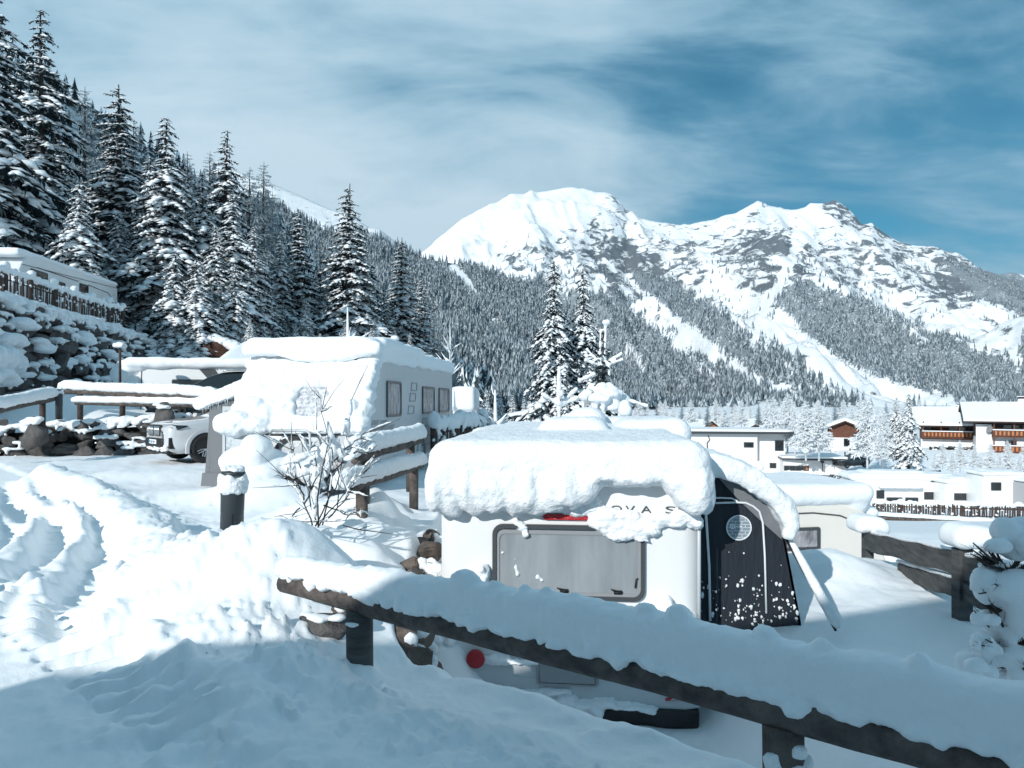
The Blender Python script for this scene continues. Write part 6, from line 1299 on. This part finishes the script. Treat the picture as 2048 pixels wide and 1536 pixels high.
for nm, lb, u, v, Y, r in (('snow_hat', 'tall snow dome on a hidden post left of the garden fir', 1190, 848, 19, (0.42, 0.4, 0.30)),):
    x, y, z = px(u, v, Y); e = empty('snowy_post', (x, y, z - 0.8), lb, 'post'); b = MB(); b.tube([(0, 0, -.8), (0, 0, .8)], 0.06, 8); b.build('post', M_wood_b, e); b = MB(); b.rbox((0, 0, 0.78), (r[0] * 2, r[1] * 2, r[2] * 2), 0.24, 10); mass(b, 'snow_cap', M_snow, e, .04, 3, ((0.4, .06),))
# fallen twig in the snow and a stray branch
e = empty('dead_twigs', (*px(400, 1355, 4.35)[:2], -1.60), 'little clump of dead twigs in a hollow at the edge of the ploughed lane', 'twigs'); b = MB(); g = np.random.default_rng(4)
for k in range(22):
    a = g.random() * 3.1; p = np.array([g.normal() * .06, g.normal() * .04, -.02]); q = p + [0.10 * math.cos(a) * g.uniform(.4, 1.2), g.normal() * .03, 0.07 * g.random() + .01]; b.tube([p, (p + q) / 2 + g.normal(size=3) * .008, q], [0.005, 0.004, 0.002], 5)
b.build('twigs', M_bark, e)
for i in range(1):
    e = empty('twig', (*px(740, 1050, 6.6)[:2], -1.20), 'long bare twig lying on the snow between bush and retaining wall', 'twig'); b = MB(); b.tube([(-.25, 0, 0.06), (-.1, 0, 0.02), (0.1, -.02, 0.0), (0.2, 0, -0.02)], [0.006, .006, .004, .002], 5); b.tube([(-.1, 0, 0.02), (0.02, 0, 0.06)], [.004, .002], 4); b.build('stem', M_bark, e)
# cabinets behind the plank fence
e = empty('utility_cabinet', px(1875, 1180, 10.5), 'pale grey utility cabinet with snow on top seen under the plank fence rail', 'cabinet'); b = MB()
b.rbox((-0.05, 0, 0.1), (0.42, 0.4, 0.95), 0.02, 6); b.build('body', M_wgrey, e); b = MB(); b.rbox((0.32, 0.0, 0.1), (0.28, 0.34, 0.9), 0.02, 6); b.build('side_unit', M_grey, e)
b = MB(); b.box(0.12, 0.16, -0.215, -0.20, -.3, 0.5); b.build('door_strip', M_dkgrey, e, smooth=False)
b = MB(); b.rbox((0.1, 0, 0.62), (0.85, 0.5, 0.16), 0.07, 10); mass(b, 'snow_cap', M_snow, e, .03, 4, ((0.3, .03),))
# sheds and roofs right of the grey caravan
def sled(name, label, cat, u, v, Y, wx, wy, hz, sn, mat, wallh, rz=0.0):
    x, y, z = px(u, v, Y); e = empty(name, (x, y, z), label, cat, rz=rz); b = MB(); b.box(-wx / 2, wx / 2, 0, wy, -wallh, 0.0); b.build('walls', mat, e, smooth=False)
    for s_ in (-1, 1):
        b = MB(); b.box(s_ * wx / 2 - .05, s_ * wx / 2 + .05, -.03, .03, -wallh, 0.02); b.build('corner_post', M_wgrey, e, smooth=False)
    b = MB(); b.rbox((0, wy / 2, sn * .45), (wx * 1.12, wy * 1.1, sn), min(sn * .42, .2), 14); mass(b, 'snow_cap', M_snow, e, max(.04, sn * .10), 5, ((0.6, .06),)); return e
sled('shed', 'low brown shed with a flat snow slab behind the picket fence', 'shed', 935, 852, 24, 1.1, 2, 1, 0.42, M_chaletd, 1.6)
sled('caravan', 'white caravan end under a tall block of snow right of the grey caravan', 'caravan', 926, 822, 29, 0.95, 3, 1, 1.05, M_white, 1.2)
e = empty('shed', px(1055, 836, 32), 'dark timber shed with lean-to snow roof left of the two tall firs', 'shed'); b = MB(); b.box(-0.6, 1.0, 0, 2, -1.4, 0.0); b.build('walls', M_chaletd, e, smooth=False)
b = MB(); b.prism([(-1.0, -0.08), (1.1, 0.28), (1.1, 0.34), (-1.0, -.02)], 'y', -0.3, 2.2); b.build('roof', M_poly, e, smooth=False); b = MB(); b.prism([(-1.0, -0.0), (1.1, 0.36), (1.1, 0.52), (-0.95, .16)], 'y', -0.3, 2.2); b.blob((0.5, 0, 0.5), (0.5, 0.4, .2), 5); mass(b, 'snow_cap', M_snow, e, .06, 3, ((0.5, .05),))
# ================================================================== THE VILLAGE
def win(parent, x0, x1, z0, z1, y=-0.01, fm=None, pane=None):
    b = MB(); b.ring(rrect(x0, x1, z0, z1, .001, 1), rrect(x0 + .10, x1 - .10, z0 + .10, z1 - .10, .001, 1), 'y', y - 0.04, y + 0.05); w = b.build('window', fm or M_dkgrey, parent, smooth=False)
    b = MB(); b.box(x0 + .05, x1 - .05, y - 0.0, y + 0.04, z0 + .05, z1 - .05); b.build('pane', pane or M_glass, w, smooth=False); return w
def house(label, loc, rz=0.0, name='house', cat='house'): return empty(name, loc, label, cat, rz=rz)
# white flat roofed house: local origin at its lower left front corner
Y0 = 100.0; s_ = Y0 / 1450
def hx(u): return (u - 1475) * s_
def hz_(v): return (950 - v) * s_
h = house('modern white rendered house with a thin dark edged flat roof', px(1475, 950, Y0), R(-10))
b = MB(); b.box(hx(1340), hx(1513), 0, 9, -2, hz_(868), 0); b.build('wall', M_render, h, smooth=False)
b = MB(); b.box(hx(1513) + .003, hx(1569), 1.1, 9, -2, hz_(868) - .004); b.build('side_wing', M_render, h, smooth=False)
b = MB(); b.box(hx(1330), hx(1580), -1.0, 9.6, hz_(867), hz_(863.2)); rf_ = b.build('roof', M_poly, h, smooth=False)
b = MB(); b.rbox(((hx(1330) + hx(1579)) / 2, 4.3, hz_(861)), (hx(1579) - hx(1330), 10.4, 0.34), 0.12, 14); b.build('snow_cap', M_snow_far, rf_)
for u0, u1, v0, v1, y in ((1391, 1400, 885, 895, 0), (1487, 1506, 884, 895, 0), (1474, 1490, 931, 940, 0), (1549, 1566, 881, 902, 1.1), (1539, 1552, 926, 937, 1.1)): win(h, hx(u0), hx(u1), hz_(v1), hz_(v0), y - .01, pane=M_glass)
b = MB(); b.tube([(hx(1418), -.12, hz_(872)), (hx(1421), -.12, hz_(880)), (hx(1416), -.12, hz_(886)), (hx(1417), -.12, hz_(930))], 0.07, 6); b.build('downpipe', M_dkgrey, h)
# flat annex
h = house('low white flat roofed annex with a long strip window', px(1567, 952, 97), R(-10)); s_ = 97 / 1450
def hx(u): return (u - 1567) * s_
def hz_(v): return (952 - v) * s_
b = MB(); b.box(0, hx(1684), 0, 7, -2, hz_(918)); b.build('wall', M_render, h, smooth=False)
b = MB(); b.prism([(hx(1563), -.5), (hx(1592), -.9), (hx(1685), -.6), (hx(1685), 7.4), (hx(1566), 7.4)], 'z', hz_(919), hz_(915.5)); rf_ = b.build('roof', M_poly, h, smooth=False)
b = MB(); b.prism([(hx(1563), -.5), (hx(1592), -.9), (hx(1685), -.6), (hx(1685), 7.4), (hx(1566), 7.4)], 'z', hz_(915.5) + .004, hz_(912)); b.build('snow_cap', M_snow_far, rf_, smooth=False)
w = win(h, hx(1567) + .05, hx(1615), hz_(941), hz_(931), -.01)
for u in (1579, 1590, 1606): b = MB(); b.box(hx(u) - .05, hx(u) + .05, -.06, -.02, hz_(941), hz_(931)); b.build('mullion', M_dkgrey, w, smooth=False)
b = MB(); b.box(hx(1609), hx(1614), -.03, -.015, hz_(940), hz_(932)); b.build('orange_curtain', M_orange, w, smooth=False)  # flat orange panel in the strip window
b = MB(); b.tube([(hx(1640), -.15, hz_(941)), (hx(1640), -.15, hz_(922))], 0.06, 6); b.box(hx(1637), hx(1643), -.25, -.05, hz_(925), hz_(921)); b.build('flue', M_dkgrey, h)
# chalets: gable fronts
def chalet(label, u, v, Y, w, d, hw, hr, rz=0.0, wood=None, lower=0.45, over=1.1, balconies=(), wins=(), sn=0.5, name='chalet', chim=None, ridge='y', dark_eaves=True, porch=None):
    e = house(label, px(u, v, Y), rz, name, 'chalet'); wood = wood or M_chaletw
    b = MB()
    if ridge == 'y':
        if lower > 0: bb = MB(); bb.box(-w / 2, w / 2, 0, d, -3, hw * lower); bb.build('plaster_wall', M_render, e, smooth=False)
        b.prism([(-w / 2 - .02, hw * lower), (w / 2 + .02, hw * lower), (w / 2 + .02, hw), (0, hw + hr), (-w / 2 - .02, hw)], 'y', -.03, d - .02); b.build('timber_wall', wood, e, smooth=False)
        k = hr / (w / 2); W_ = w / 2 + over
        b = MB(); b.prism([(-W_, hw - k * over), (0, hw + hr), (W_, hw - k * over), (W_, hw - k * over + .22), (0, hw + hr + .22), (-W_, hw - k * over + .22)], 'y', -over, d + .5); rf_ = b.build('roof', M_chaletd, e, smooth=False)
        b = MB(); b.prism([(-W_ + .05, hw - k * over + .2), (0, hw + hr + .2), (W_ - .05, hw - k * over + .2), (W_ - .05, hw - k * over + .2 + sn), (0, hw + hr + .2 + sn), (-W_ + .05, hw - k * over + .2 + sn)], 'y', -over + .1, d + .4); b.build('snow_cap', M_snow_far, rf_, smooth=False)
    else:
        if lower > 0: bb = MB(); bb.box(-w / 2, w / 2, 0, d, -3, hw * lower); bb.build('plaster_wall', M_render, e, smooth=False)
        b.prism([(-.03, hw * lower), (-.03, hw), (d / 2, hw + hr), (d, hw), (d, hw * lower)], 'x', -w / 2, w / 2); b.build('timber_wall', wood, e, smooth=False)
        k = hr / (d / 2); b = MB(); b.prism([(-over, hw - k * over), (d / 2, hw + hr), (d + over, hw - k * over), (d + over, hw - k * over + .2), (d / 2, hw + hr + .2), (-over, hw - k * over + .2)], 'x', -w / 2 - over, w / 2 + over); rf_ = b.build('roof', M_chaletd, e, smooth=False)
        b = MB(); b.prism([(-over + .05, hw - k * over + .18), (d / 2, hw + hr + .18), (d + over - .05, hw - k * over + .18), (d + over - .05, hw - k * over + .18 + sn), (d / 2, hw + hr + .18 + sn), (-over + .05, hw - k * over + .18 + sn)], 'x', -w / 2 - over + .05, w / 2 + over - .05); b.build('snow_cap', M_snow_far, rf_, smooth=False)
    for x0, x1, z in balconies:
        b = MB(); b.box(x0, x1, -1.25, -.04, z - .18, z); b.box(x0, x1, -1.25, -1.18, z + .05, z + .85); b.box(x0, x0 + .08, -1.17, -.05, z + .05, z + .85)
        for xx in np.arange(x0 + .3, x1, .5): b.box(xx, xx + .22, -1.27, -1.252, z + .12, z + .72, 1)
        bal = b.build('balcony', [M_chaletw, M_orange], e, smooth=False)
        for xx in np.arange(x0 + .1, x1, 2.4): b = MB(); b.box(xx, xx + .16, -1.16, -1.02, z + .01, z + 2.4); b.build('balcony_post', M_chaletw, bal, smooth=False)
        b = MB(); b.box(x0, x1, -1.3, -1.15, z + .855, z + .98); b.build('snow', M_snow_far, bal, smooth=False)
    for x0, x1, z0, z1 in wins: win(e, x0, x1, z0, z1, -.04)
    if chim: b = MB(); b.box(chim[0] - .5, chim[0] + .5, chim[1], chim[1] + 1, chim[2], chim[2] + 1.0); b.box(chim[0] - .7, chim[0] + .7, chim[1] - .2, chim[1] + 1.2, chim[2] + 1.3, chim[2] + 1.4); b.box(chim[0] - .4, chim[0] + .4, chim[1] + .1, chim[1] + .9, chim[2] + 1.0, chim[2] + 1.3, 1); b.build('chimney', [M_render, M_black], rf_, smooth=False)
    return e
chalet('chalet with a red timber gable over a white arched ground floor', 1690, 893, 118, 5.2, 9, 2.9, 1.1, R(-24), lower=0.5, over=1.0, wins=((-0.2, 0.7, .0, 1.3), (1.2, 2.0, 1.7, 2.3)))
chalet('wide timber chalet with an orange brown balcony below a broad snowy roof', 1906, 893, 112, 8.6, 9, 3.6, 2.0, R(-28), lower=0.30, over=1.3, ridge='x', balconies=((-4.2, 2.9, 1.45),), wins=((-.6, 1.6, 2.2, 3.2), (-3.9, -3.0, 2.1, 3.2)), sn=.35)
chalet('small dark gabled roof rising behind the wide timber chalet', 1912, 826, 125, 5, 4, 0.0, 1.0, R(-28), lower=0, over=1.2, wood=M_chaletd, sn=.25, name='chalet')
h = chalet('large chalet at the right edge with two carved balconies and a satellite dish', 2030, 905, 104, 9.5, 10, 4.9, 1.9, R(-28), lower=0.45, over=1.7, ridge='x', wood=M_chaletd, balconies=((-2.8, 5.0, 2.35), (-2.8, 5.0, 0.1)), wins=((-1.4, 0.5, 3.0, 3.95), (0.9, 2.2, 3.0, 3.95), (-1.2, 0.2, .5, 1.7), (2.2, 3.4, .5, 1.7)), sn=.3, chim=(1.4, 4.0, 6.7))
b = MB(); b.box(-4.76, -2.85, -.4, -.06, -1.2, 4.0); b.build('plaster_pier', M_render, h, smooth=False)
b = MB(); b.lathe([(0.001, 0), (0.35, .05), (0.55, .18), (0.56, .19), (0.35, .09), (0.001, .04)], n=20, M=rotm((-3.2, -.75, 3.3), (R(90), 0, R(30)))); b.build('satellite_dish', M_grey, h)
chalet('little gabled house front of pale orange timber behind the flat roof', 1420, 862, 150, 3.6, 6, 0.6, 1.3, R(8), lower=0, over=1.0, wood=M_orange, sn=.25)
chalet('brown gable just above the white house roof, nearest of two', 1508, 866, 140, 5.0, 6, 0.3, 1.2, R(0), lower=0, over=1.1, wood=M_chaletd, sn=.25)
chalet('brown gable further back above the white house roof', 1515, 852, 165, 3.0, 6, 0.3, 0.9, R(6), lower=0, over=1.1, wood=M_chaletd, sn=.25)
h = chalet('broad low snow roof with two small chimneys right of the garden fir', 1330, 872, 120, 12, 9, 0.5, 1.1, R(0), lower=0, over=1.0, ridge='x', wood=M_chaletd, sn=.35)
for x in (-2.4, -0.6): b = MB(); b.box(x - .45, x + .45, 1.5, 2.3, 1.2, 2.5); b.build('chimney', M_poly, h, smooth=False)
# stone garden wall below the wide chalet
boulder_wall('mossy stone garden wall below the wide timber chalet', [px(1860, 905, 109), px(1952, 905, 109)], [px(1860, 891, 109.3), px(1952, 891, 109.3)], 2, 0.45, 41, snow=0.4)
# village trees
def vt(kind, u, vtop, vbase, Y, label, group=None, rz=None):
    x, y, z = px(u, vbase, Y); return plant(kind, x, y, (vbase - vtop) / 1450 * Y, label, group, z=z, rz=rz)
vt('C', 1817, 782, 928, 82, 'big snow loaded fir standing before the wide timber chalet')
vt('C', 1793, 790, 905, 88, 'smaller snowy fir touching the left side of the big village fir')
for u, v0, v1, Y, lb in ((1612, 800, 912, 92, 'bushy white frosted tree behind the annex, leftmost of the frosted pair'), (1638, 800, 912, 93, 'taller white frosted tree behind the annex'), (1735, 790, 925, 88, 'thin frosted tree between the red gabled chalet and the big village fir'), (1765, 815, 925, 84, 'small frosted tree close left of the big village fir'),
                         (1590, 815, 900, 100, 'small frosted tree just right of the white house'), (1450, 820, 870, 128, 'frosted tree between the orange gable and the brown gable'), (1760, 860, 925, 80, 'low frosted shrub at the foot of the big village fir')): vt('F', u, v0, v1, Y, lb)
for i, (u, v0, v1, Y) in enumerate([(1546, 792, 905, 104), (1575, 785, 895, 112), (1240, 800, 850, 90), (1950, 800, 880, 135), (1985, 790, 870, 140), (2050, 795, 870, 140)]):
    vt('F', u, v0, v1, Y, 'white frosted tree standing among the village houses', 'frosted trees among the village houses')
for i, (u, v0, v1, Y) in enumerate([(1885, 885, 935, 74), (1920, 880, 940, 70), (1950, 888, 938, 72), (1980, 885, 945, 66), (2015, 880, 945, 64), (2050, 885, 950, 62), (1905, 900, 945, 64), (2000, 905, 950, 60), (2040, 905, 955, 58), (1870, 905, 940, 76), (1960, 905, 948, 62), (2085, 880, 950, 62)]):
    vt('F', u, v0, v1, Y, 'frosted shrub in the white thicket below the chalets', 'frosted shrubs below the chalets')
for i, (u, v0, v1, Y) in enumerate([(u_, 796 + 10 * math.sin(u_ * .37), 856, 150 + 25 * math.sin(u_ * 1.3)) for u_ in range(1262, 1860, 17)] + [(1290, 812, 850, 150), (1320, 806, 852, 160), (1350, 815, 850, 150), (1385, 808, 852, 170), (1470, 812, 858, 170), (1500, 805, 850, 190), (1540, 808, 856, 170), (1570, 800, 860, 160), (1630, 800, 862, 170), (1680, 800, 850, 170), (1720, 800, 860, 160), (1000, 800, 850, 90), (1030, 795, 850, 90), (1060, 800, 850, 95), (1270, 805, 855, 120), (1850, 800, 850, 160)]):
    vt('F' if i % 3 else 'L', u, v0 - 8 * math.sin(i * 2.1), v1, Y, 'frosted tree on the far edge of the village below the wooded slope', 'frosted trees along the far village edge')
for i, (u, v0, v1, Y) in enumerate([(948, 790, 850, 60), (975, 780, 850, 66), (1000, 770, 848, 72), (1025, 780, 850, 70), (1048, 785, 850, 66), (1075, 770, 850, 76), (960, 810, 860, 46), (1070, 800, 862, 48)]):
    vt('E', u, v0, v1, Y, 'small snowy fir at the valley foot between the grey caravan and the garden firs', 'small firs at the valley foot')
# ------------------------------------------------------------------ camper vans and caravans on the lower pitch
def lowvan(label, u, v, Y, L, W_, H, prof, snow, rz, wins, cat='caravan', name='caravan', mat=None, wheels=(1.5,)):
    e = empty(name, px(u, v, Y), label, cat, rz=rz + R(-90)); loft_body('body', prof, 0.0, W_, mat or M_white, e)
    for y0, y1, z0, z1 in wins: side_window(e, W_ + .001, y0, y1, z0, z1, M_glass, r=0.05, out=.04)
    b = MB(); b.rbox((W_ / 2, prof[0][0] / 2 + L / 2 + .0, H + snow * .38), (W_ * 1.12, L * 1.03, snow), snow * .45, 16)
    b.rbox((W_ / 2, prof[0][0] / 2 + L / 2 - L * .05, H + snow * .7), (W_ * .8, L * .6, snow), snow * .45, 12); mass(b, 'snow_cap', M_snow, e, .07, 4, ((0.8, .12),))
    for y in wheels: w_ = wheel(e, (W_ - .1, y, .34), .33, .2, spokes=5); w_.rotation_euler = (0, 0, R(90))
    return e
e = lowvan('long white camper van with a snow awning over its side windows and a blue swirl', 1678, 1022, 54, 7.0, 2.3, 2.6, [(0.0, 0.4), (0.0, 2.4), (0.3, 2.6), (5.0, 2.6), (6.0, 2.3), (6.4, 1.5), (7.2, 1.1), (7.3, 0.4)], 0.5, R(-3), ((1.7, 2.25, 1.25, 1.85), (5.0, 6.1, 1.2, 1.75), (2.4, 3.5, 1.05, 1.35), (3.7, 4.6, 1.05, 1.35)), 'camper van', 'camper_van', wheels=(1.3, 6.2))
b = MB(); b.tube([(2.33, 6.2, 1.95), (2.33, 6.35, 1.75), (2.33, 6.6, 1.5), (2.33, 6.6, 1.25), (2.33, 6.45, 1.1)], [.03, .07, .10, .12, .03], 8); b.build('swirl_decal', M_blue, e)
b = MB(); b.rbox((2.6, 3.2, 2.2), (0.7, 3.0, 0.34), 0.15, 12); mass(b, 'awning_snow', M_snow, e, .07, 3, ((0.4, .1),))
e = lowvan('small white caravan just right of the long camper van', 1858, 1020, 52, 2.4, 2.2, 2.15, [(0.0, 0.4), (0.0, 2.0), (0.2, 2.15), (2.2, 2.15), (2.35, 2.0), (2.4, 0.4)], 0.35, R(-3), ((0.55, 1.55, 1.0, 1.5),), wheels=())
e = lowvan('white caravan with a square window and a pale side tent at the right edge', 1928, 1018, 50, 2.9, 2.2, 2.55, [(0.0, 0.4), (0.0, 2.4), (0.2, 2.55), (2.7, 2.55), (2.9, 2.4), (2.9, 0.4)], 0.25, R(-3), ((0.5, 1.15, 1.55, 2.1),), wheels=())
b = MB(); b.prism([(2.9, 2.4), (5.2, 1.7), (5.2, .3), (2.9, .3)], 'x', 0.3, 2.15); b.build('side_tent', M_canvas_l, e, smooth=False)
b = MB(); b.prism([(2.8, 2.45), (5.2, 1.72), (5.2, 1.95), (2.9, 2.7)], 'x', 0.3, 2.2); mass(b, 'tent_snow', M_snow, e, .07, 3, ((0.4, .08),))
b = MB(); b.box(2.16, 2.2, 5.1, 5.25, .3, 1.7); b.build('tent_pole', M_grey, e, smooth=False)
lowvan('pale low tent roof at the far right edge of the lower pitch', 2020, 1020, 48, 3.0, 2.2, 2.0, [(0.0, 0.4), (0.0, 1.9), (0.3, 2.0), (2.9, 2.0), (3.0, 0.4)], 0.25, R(-3), (), 'tent', 'side_tent', mat=M_canvas_l, wheels=())
for u, v, Y, L, sn, lb in ((1765, 985, 66, 6.5, 0.5, 'snow buried white caravan behind the long camper van, only its roof line showing'), (1930, 968, 68, 7.0, 0.5, 'snow buried caravan in the back row above the small white caravan'), (2010, 975, 62, 4.5, 0.4, 'snow buried caravan with a dark roof edge at the right of the back row'), (1850, 962, 74, 5.0, 0.5, 'flat snow covered caravan roof deepest in the back row')):
    lowvan(lb, u - 60, v + 42, Y, L, 2.3, 2.3, [(0.0, 0.4), (0.0, 2.1), (0.3, 2.3), (L - .3, 2.3), (L, 2.0), (L, .4)], sn, R(-4), ((0.8, 1.5, 1.3, 1.8),), wheels=())
sn_ = empty('snowy_car', px(1545, 992, 58), 'car hidden under snow below the thin snow topped post', 'car'); b = MB(); b.rbox((0, 1, 0.5), (3.8, 1.7, 1.1), 0.4, 12); b.rbox((0.2, 1, 1.05), (2.2, 1.5, .8), .35, 10); mass(b, 'snow', M_snow, sn_, .08, 4, ((0.5, .15),)); b = MB(); b.rbox((0.3, 0.15, 0.95), (1.2, .1, .25), .04, 6); b.build('windscreen', M_glass, sn_)
for u0, v0, u1, v1, Y, lb in ((1680, 945, 1880, 942, 78, 'thin dark rail fence running under the big village fir'), (1690, 905, 1735, 893, 100, 'snowy rail fence on the slope below the red gabled chalet'), (1700, 898, 1740, 900, 104, 'upper snowy rail fence below the red gabled chalet')):
    a = np.array(px(u0, v0, Y)); c = np.array(px(u1, v1, Y)); e = empty('rail_fence', tuple(a), lb, 'fence')
    for dz_ in (0.0, -0.45): b = MB(); b.tube([(0, 0, dz_), tuple(c - a + [0, 0, dz_])], .06, 5); b.build('rail', M_wood_g, e)
    n = max(3, int(np.linalg.norm(c - a) / 2.5))
    for k in range(n): p = (c - a) * k / (n - 1); b = MB(); b.box(p[0] - .07, p[0] + .07, p[1] - .07, p[1] + .07, p[2] - 1.1, p[2] + .1); b.build('post', M_wood_g, e, smooth=False)
# unseen firs and an added chalet behind and beside the viewer: their shade falls on the near rail and on the wood at the left
GS = 'firs behind the viewer'
chalet('unseen timber chalet added behind the viewer to shade the foreground', 0, 0, 1, 12.0, 8, 3.65, 3.5, R(-33), lower=0.4, over=0.9, sn=.35).location = (-.5446 * 14 + .8387 * 2.0, -.8387 * 14 - .5446 * 2.0, -1.75)
for i, (c_, a_, hh) in enumerate([(-6.0, 5.0, 2.3), (-5.0, 5.2, 2.9), (-4.4, 5.2, 4.0), (3.6, 5.4, 8.4), (2.2, 5.2, 8.0)]):
    plant('C', -.5446 * a_ + .8387 * c_, -.8387 * a_ - .5446 * c_, hh, 'fir tree standing behind the viewer, shading the near fence', GS, z=-1.8)
for i in range(34):
    c_ = -30 - (i % 9) * 3.4 + math.sin(i * 7.1); a_ = 52 + (i // 9) * 7 + 2 * math.cos(i * 3.3); x = -.5446 * a_ + .8387 * c_; y = -.8387 * a_ - .5446 * c_
    plant('A' if i % 2 else 'D', x, y, 16 + 3 * math.sin(i * 5.0), 'tall fir on the slope left of the viewer, shading the wood', 'firs on the slope left of the viewer')
for k, (p, h0) in PB_.items():
    if k not in used and k in 'ABCDEFGL': 
        for ch in list(p.children): bpy.data.objects.remove(ch)
        bpy.data.objects.remove(p)
# ------------------------------------------------------------------ the valley's faint haze
hb = MB(); hb.box(-5200, 5200, -1800, 7200, -60, 1500); M_haze = bpy.data.materials.new('haze'); M_haze.use_nodes = True; t = M_haze.node_tree; t.nodes.clear()
pv = nd(t, 'ShaderNodeVolumePrincipled'); pv.inputs['Color'].default_value = (0.75, 0.9, 1.0, 1); pv.inputs['Density'].default_value = 0.00005; pv.inputs['Anisotropy'].default_value = 0.2
om = nd(t, 'ShaderNodeOutputMaterial'); t.links.new(pv.outputs[0], om.inputs['Volume'])
tag(hb.build('haze', M_haze, smooth=False), 'thin bluish haze filling the valley', kind='stuff')
